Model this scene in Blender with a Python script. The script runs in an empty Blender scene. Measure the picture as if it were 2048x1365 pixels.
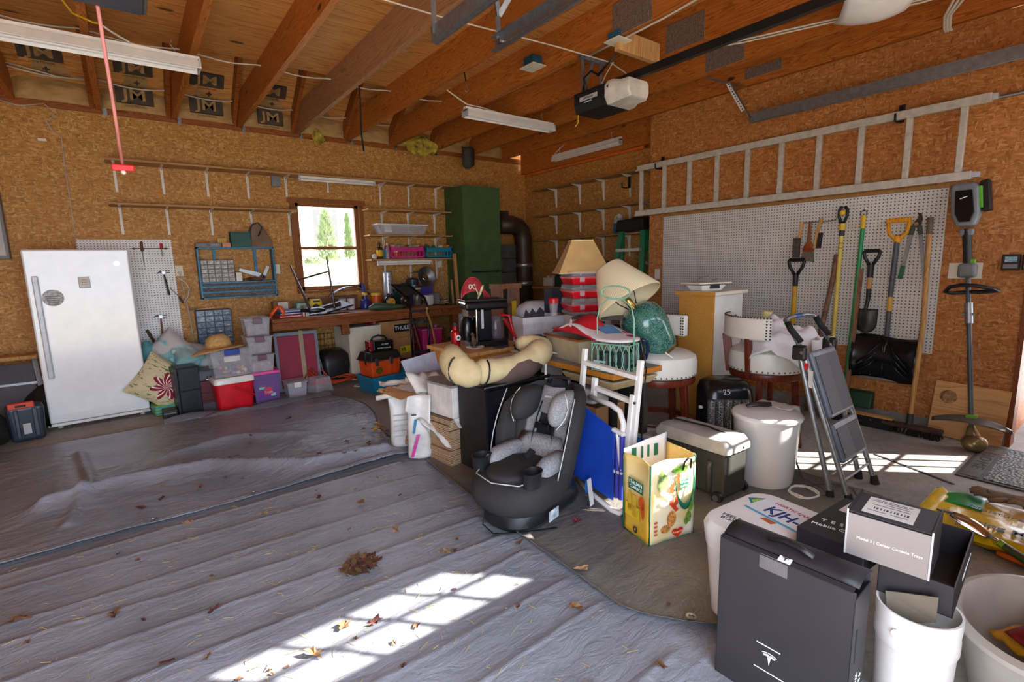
import bpy, bmesh, math, random
from math import pi, sin, cos, radians as rad
from mathutils import Vector as V, Matrix, noise
random.seed(7)
SC = bpy.context.scene
COL = SC.collection
R = random.Random(11)

# ------------------------------------------------------------------ mesh builder
class B:
    def __init__(s):
        s.v = []; s.f = []; s.m = []; s.cur = 0; s.x = Matrix.Identity(4)
    def mat(s, i): s.cur = i; return s
    def at(s, loc=(0,0,0), rz=0, rx=0, ry=0):
        s.x = Matrix.Translation(loc) @ Matrix.Rotation(rz,4,'Z') @ Matrix.Rotation(ry,4,'Y') @ Matrix.Rotation(rx,4,'X'); return s
    def add(s, vs, fs):
        n = len(s.v); s.v += [s.x @ V(p) for p in vs]
        for f in fs: s.f.append([i+n for i in f]); s.m.append(s.cur)
        return s
    def bx(s, x0, x1, y0, y1, z0, z1):
        return s.hexa([(x0,y0,z0),(x1,y0,z0),(x1,y1,z0),(x0,y1,z0),(x0,y0,z1),(x1,y0,z1),(x1,y1,z1),(x0,y1,z1)])
    def cb(s, c, d):  # centred box
        return s.bx(c[0]-d[0]/2,c[0]+d[0]/2,c[1]-d[1]/2,c[1]+d[1]/2,c[2]-d[2]/2,c[2]+d[2]/2)
    def hexa(s, p):
        return s.add(p, [(3,2,1,0),(4,5,6,7),(0,1,5,4),(1,2,6,5),(2,3,7,6),(3,0,4,7)])
    def fr(s, b, t, z0, z1):  # frustum: b,t = (w,d) bottom/top
        a,c = b[0]/2,b[1]/2; e,g = t[0]/2,t[1]/2
        return s.hexa([(-a,-c,z0),(a,-c,z0),(a,c,z0),(-a,c,z0),(-e,-g,z1),(e,-g,z1),(e,g,z1),(-e,g,z1)])
    def bar(s, p, q, w, h, up=(0,0,1)):  # rectangular bar from p to q
        p, q = V(p), V(q); d = (q-p).normalized(); u = V(up)
        if abs(d.dot(u)) > .98: u = V((0,1,0)) if abs(d.y)<.9 else V((1,0,0))
        r = d.cross(u).normalized(); u = r.cross(d)
        r = r*w/2; u = u*h/2
        return s.hexa([p-r-u,p+r-u,p+r+u,p-r+u,q-r-u,q+r-u,q+r+u,q-r+u])
    def cy(s, p, q, r0, r1=None, n=14, cap=True):
        if r1 is None: r1 = r0
        p, q = V(p), V(q); d = (q-p).normalized(); a = d.orthogonal().normalized(); b = d.cross(a)
        vs = []
        for c, r in ((p,r0),(q,r1)):
            vs += [c+(a*cos(2*pi*i/n)+b*sin(2*pi*i/n))*r for i in range(n)]
        fs = [(i,(i+1)%n,n+(i+1)%n,n+i) for i in range(n)]
        if cap: fs += [tuple(range(n-1,-1,-1)), tuple(range(n,2*n))]
        return s.add(vs, fs)
    def tb(s, pts, r, n=8, closed=False, flat=1.0, rs=None):  # tube along points
        pts = [V(p) for p in pts]; N = len(pts); vs = []; fs = []
        prev = None
        for i, p in enumerate(pts):
            if closed: d = pts[(i+1)%N]-pts[i-1]
            else: d = pts[min(i+1,N-1)]-pts[max(i-1,0)]
            d = d.normalized() if d.length > 1e-9 else V((0,0,1))
            a = d.orthogonal().normalized() if prev is None else (prev-d*prev.dot(d)).normalized()
            prev = a; b = d.cross(a); rr = rs[i] if rs else r
            vs += [p+(a*cos(2*pi*k/n)+b*sin(2*pi*k/n)*flat)*rr for k in range(n)]
        M = N if closed else N-1
        for i in range(M):
            j = (i+1)%N
            for k in range(n): fs.append((i*n+k,i*n+(k+1)%n,j*n+(k+1)%n,j*n+k))
        if not closed: fs += [tuple(range(n-1,-1,-1)), tuple(range((N-1)*n,N*n))]
        return s.add(vs, fs)
    def la(s, prof, n=24, c=(0,0,0), sx=1, sy=1, cap=True):  # lathe about z; prof = [(r,z)]
        vs = []; fs = []
        for r, z in prof: vs += [(c[0]+r*cos(2*pi*i/n)*sx, c[1]+r*sin(2*pi*i/n)*sy, c[2]+z) for i in range(n)]
        for j in range(len(prof)-1):
            for i in range(n): fs.append((j*n+i,j*n+(i+1)%n,(j+1)*n+(i+1)%n,(j+1)*n+i))
        if cap:
            if prof[0][0] > 1e-5: fs.append(tuple(range(n-1,-1,-1)))
            if prof[-1][0] > 1e-5: fs.append(tuple(range((len(prof)-1)*n,len(prof)*n)))
        return s.add(vs, fs)
    def loft(s, rings, cap=True):
        n = len(rings[0]); vs = [p for r in rings for p in r]; fs = []
        for j in range(len(rings)-1):
            for i in range(n): fs.append((j*n+i,j*n+(i+1)%n,(j+1)*n+(i+1)%n,(j+1)*n+i))
        if cap: fs += [tuple(range(n-1,-1,-1)), tuple(range((len(rings)-1)*n,len(rings)*n))]
        return s.add(vs, fs)
    def gr(s, fn, nu, nv, closeu=False):  # grid surface fn(u,v) u,v in 0..1
        vs = [fn(i/nu, j/nv) for j in range(nv+1) for i in range(nu+1)]
        w = nu+1
        return s.add(vs, [(j*w+i,j*w+i+1,(j+1)*w+i+1,(j+1)*w+i) for j in range(nv) for i in range(nu)])
    def pr(s, poly, y0, y1):  # prism: polygon in xz extruded along y
        n = len(poly)
        return s.add([(x,y0,z) for x,z in poly]+[(x,y1,z) for x,z in poly],
            [tuple(range(n)), tuple(range(2*n-1,n-1,-1))]+[(i,n+i,n+(i+1)%n,(i+1)%n) for i in range(n)])
    def pz(s, poly, z0, z1):  # prism: polygon in xy extruded along z
        n = len(poly)
        return s.add([(x,y,z0) for x,y in poly]+[(x,y,z1) for x,y in poly],
            [tuple(range(n-1,-1,-1)), tuple(range(n,2*n))]+[(i,(i+1)%n,n+(i+1)%n,n+i) for i in range(n)])
    def sp(s, c, r, n=16, m=10):  # ellipsoid
        if not hasattr(r,'__len__'): r = (r,r,r)
        vs = []; fs = []
        for j in range(1,m):
            t = pi*j/m
            vs += [(c[0]+r[0]*sin(t)*cos(2*pi*i/n), c[1]+r[1]*sin(t)*sin(2*pi*i/n), c[2]-r[2]*cos(t)) for i in range(n)]
        vs += [(c[0],c[1],c[2]-r[2]),(c[0],c[1],c[2]+r[2])]; a, b = len(vs)-2, len(vs)-1
        for j in range(m-2):
            for i in range(n): fs.append((j*n+i,j*n+(i+1)%n,(j+1)*n+(i+1)%n,(j+1)*n+i))
        for i in range(n): fs += [(a,(i+1)%n,i),(b,(m-2)*n+i,(m-2)*n+(i+1)%n)]
        return s.add(vs, fs)
    def shell(s, b, t, z0, z1, w):  # open-topped tapered tub
        s.fr(b, t, z0, z1)
        for _ in range(1): pass
        f = s.f; # remove top face of the frustum (index -5)
        del s.f[-5]; del s.m[-5]
        k = len(s.v)-8
        a,c = b[0]/2-w,b[1]/2-w; e,g = t[0]/2-w,t[1]/2-w
        s.add([(-a,-c,z0+w),(a,-c,z0+w),(a,c,z0+w),(-a,c,z0+w),(-e,-g,z1),(e,-g,z1),(e,g,z1),(-e,g,z1)],
              [(0,1,2,3),(0,4,5,1),(1,5,6,2),(2,6,7,3),(3,7,4,0)])
        j = k+8
        for i in range(4):
            i2 = (i+1)%4
            s.f.append([k+4+i,k+4+i2,j+4+i2,j+4+i]); s.m.append(s.cur)
        return s

def rrect(w, d, r, n=4, cx=0, cy=0):
    out = []
    for k,(sx,sy) in enumerate(((1,1),(-1,1),(-1,-1),(1,-1))):
        for i in range(n+1):
            a = pi/2*k + pi/2*i/n
            out.append((cx+sx*(w/2-r)+r*cos(a), cy+sy*(d/2-r)+r*sin(a)))
    return out

def mesh_of(name, b, mats, smooth=False, recalc=True):
    me = bpy.data.meshes.new(name)
    me.from_pydata([tuple(p) for p in b.v], [], b.f)
    if not isinstance(mats, (list,tuple)): mats = [mats]
    for m in mats: me.materials.append(m)
    for p, k in zip(me.polygons, b.m): p.material_index = min(k, len(mats)-1)
    if recalc:
        bm = bmesh.new(); bm.from_mesh(me); bmesh.ops.recalc_face_normals(bm, faces=bm.faces[:]); bm.to_mesh(me); bm.free()
    if smooth:
        for p in me.polygons: p.use_smooth = True
    me.update(); return me

def finish(o, bev=0, sub=0, sol=0, smooth=False, seg=2):
    if sol:
        m = o.modifiers.new('thickness','SOLIDIFY'); m.thickness = sol; m.offset = 0
    if bev:
        m = o.modifiers.new('edge','BEVEL'); m.width = bev; m.segments = seg; m.limit_method = 'ANGLE'; m.angle_limit = rad(40)
        m.harden_normals = False
    if sub:
        m = o.modifiers.new('smooth','SUBSURF'); m.levels = sub; m.render_levels = sub
    if smooth == 'auto':
        try: o.data.set_sharp_from_angle(angle=rad(42))
        except Exception: pass
        for p in o.data.polygons: p.use_smooth = True
    return o

def obj(name, b, mats, parent=None, loc=(0,0,0), rz=0, rot=None, bev=0, sub=0, sol=0, smooth=False, label=None, seg=2, recalc=True):
    o = bpy.data.objects.new(name, mesh_of(name, b, mats, bool(smooth), recalc)); COL.objects.link(o)
    o.location = loc; o.rotation_euler = rot if rot else (0,0,rz)
    if parent: o.parent = parent
    if label: o['label'] = label
    return finish(o, bev, sub, sol, smooth, seg)

def thing(name, label, cat, loc=(0,0,0), rz=0, group=None, rot=None, scale=1):
    o = bpy.data.objects.new(name, None); COL.objects.link(o)
    o.location = loc; o.rotation_euler = rot if rot else (0,0,rz); o.empty_display_size = .1
    if scale != 1: o.scale = (scale,)*3 if not hasattr(scale,'__len__') else scale
    o['label'] = label; o['category'] = cat
    if group: o['group'] = group
    return o

def solo(name, label, cat, b, mats, loc=(0,0,0), rz=0, group=None, **k):
    o = obj(name, b, mats, None, loc, rz, **k); o['label'] = label; o['category'] = cat
    if group: o['group'] = group
    return o

def struct(name, b, mats, **k):
    o = obj(name, b, mats, None, **k)
    o['kind'] = 'structure'; return o

def dup(root, loc, rz=None, label=None, rot=None):
    r = root.copy(); COL.objects.link(r); r.location = loc
    if rz is not None: r.rotation_euler = (0,0,rz)
    if rot is not None: r.rotation_euler = rot
    if label: r['label'] = label
    for ch in list(root.children):
        c = ch.copy(); COL.objects.link(c); c.parent = r
        for g in list(ch.children):
            d = g.copy(); COL.objects.link(d); d.parent = c
    return r

def text(parent, s, size, m, loc, right=(1,0,0), up=(0,0,1), name='lettering', align='CENTER', bold=0, sx=1.0, ext=.0006, sp=1.0):
    cu = bpy.data.curves.new('t','FONT'); cu.body = s; cu.size = size; cu.align_x = align; cu.align_y = 'CENTER'
    cu.extrude = ext; cu.offset = bold; cu.resolution_u = 2; cu.space_character = sp; cu.space_line = .9
    t = bpy.data.objects.new('t', cu); COL.objects.link(t)
    bpy.context.view_layer.update()
    me = bpy.data.meshes.new_from_object(t.evaluated_get(bpy.context.evaluated_depsgraph_get()))
    bpy.data.objects.remove(t); bpy.data.curves.remove(cu)
    me.name = name; me.materials.clear(); me.materials.append(m)
    r = V(right).normalized(); u = V(up); u = (u-r*u.dot(r)).normalized(); n = r.cross(u)
    o = bpy.data.objects.new(name, me); COL.objects.link(o)
    M3 = Matrix((r*sx,u,n)).transposed().to_4x4(); M3.translation = V(loc)
    o.matrix_local = M3
    if parent: o.parent = parent; o.matrix_local = M3
    return o

# ------------------------------------------------------------------ materials
def lin(c):
    c /= 255
    return c/12.92 if c <= .04045 else ((c+.055)/1.055)**2.4
def rgb(h):
    h = h.lstrip('#'); return tuple(lin(int(h[i:i+2],16)) for i in (0,2,4))+(1,)

class NT:
    def __init__(s, name):
        s.m = bpy.data.materials.new(name); s.m.use_nodes = True; s.t = s.m.node_tree
        s.p = s.t.nodes['Principled BSDF']; s.out = s.t.nodes['Material Output']
    def n(s, typ, **k):
        x = s.t.nodes.new(typ)
        for a, v in k.items():
            if a.startswith('i_'): x.inputs[int(a[2:]) if a[2:].isdigit() else a[2:].replace('_',' ')].default_value = v
            else: setattr(x, a, v)
        return x
    def l(s, a, b): s.t.links.new(a, b)
    def coord(s, scale=(1,1,1), rot=(0,0,0), kind='Object', loc=(0,0,0)):
        c = s.n('ShaderNodeTexCoord'); m = s.n('ShaderNodeMapping')
        m.inputs['Scale'].default_value = scale; m.inputs['Rotation'].default_value = rot; m.inputs['Location'].default_value = loc
        s.l(c.outputs[kind], m.inputs['Vector']); return m.outputs['Vector']
    def noise(s, vec, scale, detail=3, rough=.55, dist=0):
        x = s.n('ShaderNodeTexNoise'); x.inputs['Scale'].default_value = scale; x.inputs['Detail'].default_value = detail
        x.inputs['Roughness'].default_value = rough; x.inputs['Distortion'].default_value = dist
        if vec is not None: s.l(vec, x.inputs['Vector'])
        return x.outputs['Fac']
    def ramp(s, fac, stops, interp='LINEAR'):
        r = s.n('ShaderNodeValToRGB'); e = r.color_ramp; e.interpolation = interp
        while len(e.elements) < len(stops): e.elements.new(.5)
        for el, (p, c) in zip(e.elements, stops):
            el.position = p; el.color = rgb(c) if isinstance(c,str) else (c,c,c,1)
        s.l(fac, r.inputs['Fac']); return r.outputs['Color']
    def mix(s, fac, a, b, mode='MIX'):
        x = s.n('ShaderNodeMix'); x.data_type = 'RGBA'; x.blend_type = mode; x.clamp_factor = True
        for sock, val in ((x.inputs['Factor'],fac),(x.inputs[6],a),(x.inputs[7],b)):
            if hasattr(val,'links'): s.l(val, sock)
            elif isinstance(val,str): sock.default_value = rgb(val)
            elif isinstance(val,(int,float)) and sock.type == 'RGBA': sock.default_value = (val,val,val,1)
            else: sock.default_value = val
        return x.outputs[2]
    def math(s, op, a, b=0, c=0):
        x = s.n('ShaderNodeMath'); x.operation = op
        for i, v in enumerate((a,b,c)):
            if hasattr(v,'links'): s.l(v, x.inputs[i])
            else: x.inputs[i].default_value = v
        return x.outputs[0]
    def sep(s, vec):
        x = s.n('ShaderNodeSeparateXYZ'); s.l(vec, x.inputs[0]); return x.outputs
    def bump(s, h, dist=.002, strength=1):
        b = s.n('ShaderNodeBump'); b.inputs['Distance'].default_value = dist; b.inputs['Strength'].default_value = strength
        s.l(h, b.inputs['Height']); s.l(b.outputs['Normal'], s.p.inputs['Normal']); return b
    def col(s, c):
        if isinstance(c,str): s.p.inputs['Base Color'].default_value = rgb(c)
        else: s.l(c, s.p.inputs['Base Color'])
        return s
    def set(s, rough=.5, metal=0, spec=.5, coat=0, alpha=1, trans=0, ior=1.45):
        p = s.p.inputs
        p['Roughness'].default_value = rough; p['Metallic'].default_value = metal; p['Specular IOR Level'].default_value = spec
        p['Coat Weight'].default_value = coat; p['Alpha'].default_value = alpha; p['Transmission Weight'].default_value = trans; p['IOR'].default_value = ior
        return s

_pm = {}
def shade(h, k):
    h = h.lstrip('#'); return ''.join('%02x' % max(0,min(255,int(int(h[i:i+2],16)*k))) for i in (0,2,4))
def pm(h, rough=.5, metal=0, var=.12, sc=9, bump=0, bsc=60, coat=0, alpha=1, spec=.5):
    """plain material with gentle procedural colour variation"""
    key = (h,rough,metal,var,sc,bump,bsc,coat,alpha,spec)
    if key in _pm: return _pm[key]
    t = NT('mat_'+h.lstrip('#'))
    v = t.coord()
    f = t.noise(v, sc, 4)
    t.col(t.ramp(f, [(.3,shade(h,1-var)),(.7,shade(h,1+var*.5))])).set(rough,metal,spec,coat,alpha)
    if bump: t.bump(t.noise(v, bsc, 3), bump)
    _pm[key] = t.m; return t.m

def stripes_mat(h1, h2, axis, period, duty=.5, rough=.5, bumpd=0):
    t = NT('striped'); o = t.sep(t.coord())
    f = t.math('FRACT', t.math('DIVIDE', o[axis], period))
    g = t.math('LESS_THAN', f, duty)
    t.col(t.mix(g, h1, h2)).set(rough)
    if bumpd: t.bump(g, bumpd)
    return t.m
def m_osb(name, a, b, c, d):
    t = NT(name); v = t.coord()
    w = t.n('ShaderNodeTexNoise', i_Scale=9.0, i_Detail=3.0); t.l(v, w.inputs['Vector'])
    dis = t.n('ShaderNodeVectorMath', operation='MULTIPLY_ADD')
    t.l(w.outputs['Color'], dis.inputs[0]); dis.inputs[1].default_value = (.07,.07,.07); t.l(v, dis.inputs[2])
    cols = None
    for k, (sc, rot) in enumerate((((95,95,26),(.5,.4,.3)), ((28,28,105),(-.6,-.9,.8)))):
        mp = t.n('ShaderNodeMapping'); mp.inputs['Scale'].default_value = sc; mp.inputs['Rotation'].default_value = rot
        t.l(dis.outputs[0], mp.inputs['Vector'])
        vo = t.n('ShaderNodeTexVoronoi', feature='F1'); vo.inputs['Scale'].default_value = 1.0; t.l(mp.outputs[0], vo.inputs['Vector'])
        s = t.sep(vo.outputs['Color'])
        cc = t.ramp(s[0], [(0,d),(.28,a),(.72,b),(1,c)])
        cols = cc if cols is None else t.mix(t.math('GREATER_THAN', s[1], .45), cols, cc)
        if k == 0: hh = s[0]
    big = t.noise(v, 1.7, 4)
    cols = t.mix(t.math('MULTIPLY', t.ramp(big,[(.35,0.),(.7,1.)]), .3), cols, d)
    cols = t.mix(.26, cols, a)
    t.col(cols).set(.55, spec=.35); t.bump(hh, .0012)
    return t.m
M_OSB = m_osb('osb_board','b27d3c','c28e4b','dcb57c','8a5b28')
M_OSB_R = m_osb('osb_board_amber','b06f36','c07f45','d8a36c','86501f')

def m_wood(name, a, b, c, axis=1, sc=1.0, rough=.5, ring=22, knots=True):
    t = NT(name)
    s = [9*sc,9*sc,9*sc]; s[axis] = .55*sc
    v = t.coord(tuple(s))
    n1 = t.noise(v, 1.3, 3, .5, .6)
    wv = t.math('FRACT', t.math('MULTIPLY', n1, ring))
    g = t.ramp(wv, [(0,b),(.55,a),(.9,c),(1,b)])
    s2 = [60*sc,60*sc,60*sc]; s2[axis] = 2*sc
    n2 = t.noise(t.coord(tuple(s2)), 2, 2)
    g = t.mix(t.math('MULTIPLY', n2, .35), g, c)
    if knots:
        vo = t.n('ShaderNodeTexVoronoi', feature='F1'); vo.inputs['Scale'].default_value = 1.0
        s3 = [4*sc,4*sc,4*sc]; s3[axis] = 1.6*sc
        t.l(t.coord(tuple(s3)), vo.inputs['Vector'])
        k = t.ramp(vo.outputs['Distance'], [(.05,1.),(.09,0.)])
        g = t.mix(k, g, shade(c,.5))
    t.col(g).set(rough, spec=.3); t.bump(n2, .0006)
    return t.m
M_JOIST = m_wood('joist_lumber','b76a2c','c67c38','8d4716',1)
M_JOISTG = m_wood('weathered_joist_lumber','ab7c56','b78a62','8a5a38',1)
M_PLY = m_wood('subfloor_plywood','d69650','e0a561','ac6a30',0,.8,ring=14)
M_LUMX = m_wood('plate_lumber','9a5526','a9642e','6e3814',0)
M_BENCH = m_wood('bench_lumber','8a4c22','96592a','572a10',0)
M_PINE = m_wood('pale_pine','c99a62','d3a76e','ae7b46',2,1.4,ring=10,knots=False)
M_SHELF = m_wood('shelf_board','b08454','bb9060','98703f',0,1.3,ring=10,knots=False)
M_SHELFY = m_wood('shelf_board_side','a57845','b08450','8b6234',1,1.3,ring=10,knots=False)
M_HANDLE = m_wood('turned_handle_wood','b98d55','c59a63','9b6d3a',2,2,ring=8,knots=False)
M_HANDLED = m_wood('dark_handle_wood','8a6044','95694b','6a452c',2,2,ring=8,knots=False)
M_CHERRY = m_wood('cherry_stain','6a2b18','74331d','42170c',2,2,rough=.3,ring=8,knots=False)
M_DESKW = m_wood('orange_edge_wood','c07a2a','c98536','a8641c',0,2,ring=8,knots=False)
M_PLYB = m_wood('birch_offcut','cf9f68','d8ab75','bd8a52',0,.9,ring=7,knots=False)
M_WINW = m_wood('window_wood','8d5728','9a6230','6b3d18',2,1.5,knots=False)
M_PARTICLE = pm('c98f3c',.6,var=.1,sc=90)

def m_peg(name, c, uax, hole='3a3633', pitch=.0254, r=.0046):
    t = NT(name); v = t.coord(); s = t.sep(v)
    def cell(a): return t.math('SUBTRACT', t.math('FRACT', t.math('DIVIDE', a, pitch)), .5)
    x = t.math('MULTIPLY', cell(s[uax]), pitch); z = t.math('MULTIPLY', cell(s[2]), pitch)
    d = t.math('SQRT', t.math('ADD', t.math('MULTIPLY', x, x), t.math('MULTIPLY', z, z)))
    h = t.math('LESS_THAN', d, r)
    base = t.ramp(t.noise(v, 3, 3), [(.3,shade(c,.94)),(.7,c)])
    t.col(t.mix(h, base, hole)).set(.45); t.bump(t.math('SUBTRACT',1,h), .001)
    return t.m
M_PEG = m_peg('pegboard_white','ecebea',0)
M_PEGR = m_peg('pegboard_white_side','d9d4cc',1)

def m_concrete():
    t = NT('garage_concrete'); v = t.coord()
    a = t.noise(v, 2.2, 6, .6); b = t.noise(v, 30, 4)
    c = t.ramp(a, [(.3,'77746f'),(.5,'928f8a'),(.72,'a9a6a0')])
    c = t.mix(t.math('MULTIPLY', t.ramp(b,[(.45,0.),(.75,1.)]), .4), c, '5b554e')
    vo = t.n('ShaderNodeTexVoronoi', feature='DISTANCE_TO_EDGE'); vo.inputs['Scale'].default_value = .55
    w = t.n('ShaderNodeTexNoise', i_Scale=2.0, i_Detail=4.0); t.l(v, w.inputs['Vector'])
    dis = t.n('ShaderNodeVectorMath', operation='MULTIPLY_ADD'); t.l(w.outputs['Color'], dis.inputs[0]); dis.inputs[1].default_value = (.5,.5,.5); t.l(v, dis.inputs[2])
    t.l(dis.outputs[0], vo.inputs['Vector'])
    k = t.ramp(vo.outputs['Distance'], [(.0,1.),(.003,0.)])
    c = t.mix(t.math('MULTIPLY',k,.25), c, '3c3833')
    t.col(c).set(.75); t.bump(b, .0015)
    return t.m
M_CONC = m_concrete()

def m_tarp(name, a, b, dirt, rough=.42, metal=.35, dirtamt=.5):
    t = NT(name); v = t.coord()
    n = t.noise(v, 2.5, 5, .6, .4)
    c = t.ramp(n, [(.3,a),(.7,b)])
    d = t.noise(t.coord((1,1,1),loc=(3,5,0)), 1.6, 5, .65, 1.0)
    c = t.mix(t.math('MULTIPLY', t.ramp(d,[(.5,0.),(.75,1.)]), dirtamt), c, dirt)
    spk = t.noise(v, 140, 2)
    c = t.mix(t.math('MULTIPLY', t.ramp(spk,[(.66,0.),(.74,1.)]), .4), c, 'c9c6c2')
    t.col(c).set(rough, metal)
    w1 = t.noise(t.coord((6,14,6),(0,0,.2)), 1.2, 6, .62, 1.2)
    w2 = t.noise(t.coord((20,40,20),(0,0,-.3)), 1.5, 4, .6, .8)
    t.bump(t.math('ADD', w1, t.math('MULTIPLY', w2, .28)), .018, .55)
    return t.m
M_TARP = m_tarp('silver_tarp','7d8089','90939c','736c68',rough=.40,metal=.12,dirtamt=.3)
M_TARP2 = m_tarp('silver_tarp_crinkled','787c87','8f939e','6c6665',rough=.33,metal=.18,dirtamt=.28)
M_TARP3 = m_tarp('dusty_tarp','625f5c','76726c','73603f',rough=.42,metal=.12,dirtamt=.7)

def m_plastic(name, c, alpha, rough=.15):
    t = NT(name); t.col(c).set(rough, alpha=alpha); return t.m
M_CLEAR = m_plastic('clear_plastic','dcdbe2',.2)
M_CLEARB = m_plastic('cloudy_plastic','cfcdd6',.32,.25)
M_CLEARP = m_plastic('tinted_purple_plastic','7f63a0',.72,.2)
M_GLASS = NT('window_glass').col('ffffff').set(.02, alpha=.10).m

def m_metal(name, c, rough=.3, metal=1, bump=0):
    t = NT(name); v = t.coord(); n = t.noise(v, 25, 4)
    t.col(t.ramp(n,[(.3,shade(c,.85)),(.7,c)])).set(rough, metal)
    return t.m
M_STEEL = m_metal('steel','a5a8ac',.42)
M_GALV = m_metal('galvanised_steel','9fa5ab',.42,.85)
M_ALU = m_metal('painted_aluminium','cfc9bc',.45,.15)
M_CHROME = m_metal('chrome','d5d6d8',.12)
M_DUCT = m_metal('duct_metal','9c948c',.35,.8)
M_DUCTB = m_metal('brown_duct_metal','4b3d33',.45,.5)
M_BRASS = m_metal('brass','b08a45',.28)
M_GOLDM = m_metal('worn_bronze_plastic','8d7a55',.25,.5)

def m_foil():
    t = NT('bubble_foil'); v = t.coord((1,1,1))
    vo = t.n('ShaderNodeTexVoronoi', feature='F1'); vo.inputs['Scale'].default_value = 85; vo.inputs['Randomness'].default_value = .15; t.l(v, vo.inputs['Vector'])
    t.col(t.ramp(vo.outputs['Distance'],[(.1,'e0d4ca'),(.6,'7a6a60')])).set(.3,.55); t.bump(vo.outputs['Distance'], .003)
    return t.m
M_FOIL = m_foil()

def m_kraft():
    t = NT('kraft_facing'); v = t.coord()
    n = t.noise(t.coord((2,7,7)), 2, 5, .6, .7)
    c = t.ramp(n,[(.3,'8d6a3c'),(.6,'b08a55'),(.8,'c4a06a')])
    t.col(c).set(.7); t.bump(n, .012, .7); return t.m
M_KRAFT = m_kraft()
M_YELLOWINS = pm('b5a03c',.95,var=.45,sc=14,bump=.03,bsc=22)

def m_cardboard(name, a): return pm(a,.8,var=.12,sc=6,bump=.0006,bsc=50)
M_CARD = m_cardboard('card','b58657')
def m_corr():
    t = NT('corrugated_sheets'); v = t.coord(); s = t.sep(v)
    n = t.noise(v, 9, 4); f = t.math('FRACT', t.math('ADD', t.math('MULTIPLY', s[2], 85), t.math('MULTIPLY', n, .8)))
    c = t.ramp(f,[(0,'7b5d43'),(.45,'b08d66'),(.7,'cfb595'),(1,'6d5139')])
    t.col(c).set(.85); t.bump(f, .003); return t.m
M_CORR = m_corr()
M_WPAPER = pm('d9d5cf',.75,var=.1,sc=12,bump=.0008,bsc=30)
M_BLACK = pm('1d1c1d',.42,var=.2)
M_BLACKM = pm('141414',.7,var=.2,sc=30)
M_BLACKG = pm('121214',.22,var=.2)
M_DGREY = pm('3a3b3d',.5,var=.15)
M_MGREY = pm('77787a',.5,var=.12)
M_LGREY = pm('b4b4b4',.5,var=.08)
M_WHITE = pm('e2dfda',.4,var=.04)
M_WHITEG = pm('e6e4e0',.22,var=.03)
M_ENAMEL = pm('e9ebee',.18,var=.02,coat=.3)
M_CREAM = pm('d8cfb4',.55,var=.06)
M_IVORY = pm('dfd8c4',.5,var=.05)
M_RED = pm('c01a24',.35,var=.1)
M_DRED = pm('6d1222',.45,var=.15)
M_MAROON = pm('8c1233',.6,var=.1)
M_ORANGE = pm('dd5016',.4,var=.08)
M_YELLOW = pm('e3b51c',.45,var=.08)
M_GREEN = pm('1d7a4b',.45,var=.1)
M_DGREEN = pm('456238',.6,var=.12,sc=5,bump=.0008,bsc=20)
M_BLUE = pm('1c46b4',.5,var=.08)
M_STEELBLUE = pm('2f6a8a',.45,.2,var=.15)
M_TEAL = pm('1f7f96',.4,var=.1)
M_PURPLE = pm('4b3a94',.4,var=.1)
M_PINK = pm('c92d78',.4,var=.1)
M_INK = pm('161616',.6,var=.02)
M_WINK = pm('eeeeee',.6,var=.02)
M_RUST = pm('6a4a35',.7,var=.3,sc=20)
# ------------------------------------------------------------------ camera
H = 1.373
fpx, yaw, pitch, roll = 998.66, rad(37.027), rad(8.949), rad(-1.486)
F = V((sin(yaw)*cos(pitch), cos(yaw)*cos(pitch), -sin(pitch)))
r0 = V((cos(yaw), -sin(yaw), 0)); u0 = r0.cross(F)
RR = cos(roll)*r0 + sin(roll)*u0; UU = -sin(roll)*r0 + cos(roll)*u0
cam = bpy.data.cameras.new('camera'); co = bpy.data.objects.new('camera', cam); COL.objects.link(co)
M3 = Matrix((RR, UU, -F)).transposed().to_4x4(); M3.translation = V((0,0,H)); co.matrix_world = M3
cam.sensor_fit = 'HORIZONTAL'; cam.sensor_width = 36; cam.lens = fpx/2048*36; cam.clip_start = .05; cam.clip_end = 200
SC.camera = co

# ------------------------------------------------------------------ room
XR, XA, YB, YF = 4.79, 5.25, 6.5, -.12       # right wall, alcove wall, back wall, front wall
ZJ, ZP = 2.935, 3.22                          # joist bottom, subfloor
XL = -2.6
struct('floor', B().bx(XL-.2,6.4,YF-.2,YB+.2,-.12,0), M_CONC)
WX0,WX1,WZ0,WZ1 = 1.68,2.46,1.09,2.15         # back window opening
struct('wall_back', B().bx(XL,WX0,YB,YB+.14,0,ZJ-.03).bx(WX1,XA+.14,YB,YB+.14,0,ZJ-.03)
       .bx(WX0,WX1,YB,YB+.14,0,WZ0).bx(WX0,WX1,YB,YB+.14,WZ1,ZJ-.03), M_OSB)
struct('wall_right', B().bx(XR,XR+.14,.6,3.69,.1,2.93), M_OSB_R)
struct('wall_alcove', B().bx(XA,XA+.14,3.6,YB,0,2.72), M_OSB)
struct('wall_step', B().bx(XR+.14,XA+.14,3.58,3.69,0,3.2), M_OSB)
struct('wall_entry', B().bx(XR+.14,6.3,.6,.72,0,3.2), M_OSB_R)
struct('trim_1', B().bx(XR-.012,XR+.13,.57,.6,0,2.93), M_BENCH)
struct('trim_2', B().bx(XL,XA,YB-.02,YB+.1,ZJ-.03,ZJ+.0).bx(XL,XA,YB+.0,YB+.1,ZJ,ZJ+.05), M_LUMX)
struct('trim_3', B().bx(XA-.03,XA+.12,3.7,YB-.03,2.72,2.80), M_JOIST)
struct('wall_left', B().bx(XL-.14,XL,YF,YB,0,3.2), M_OSB)
struct('baseboard_right', B().bx(XR+.0,XR+.14,.6,3.69,0,.1), M_CONC)
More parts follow.
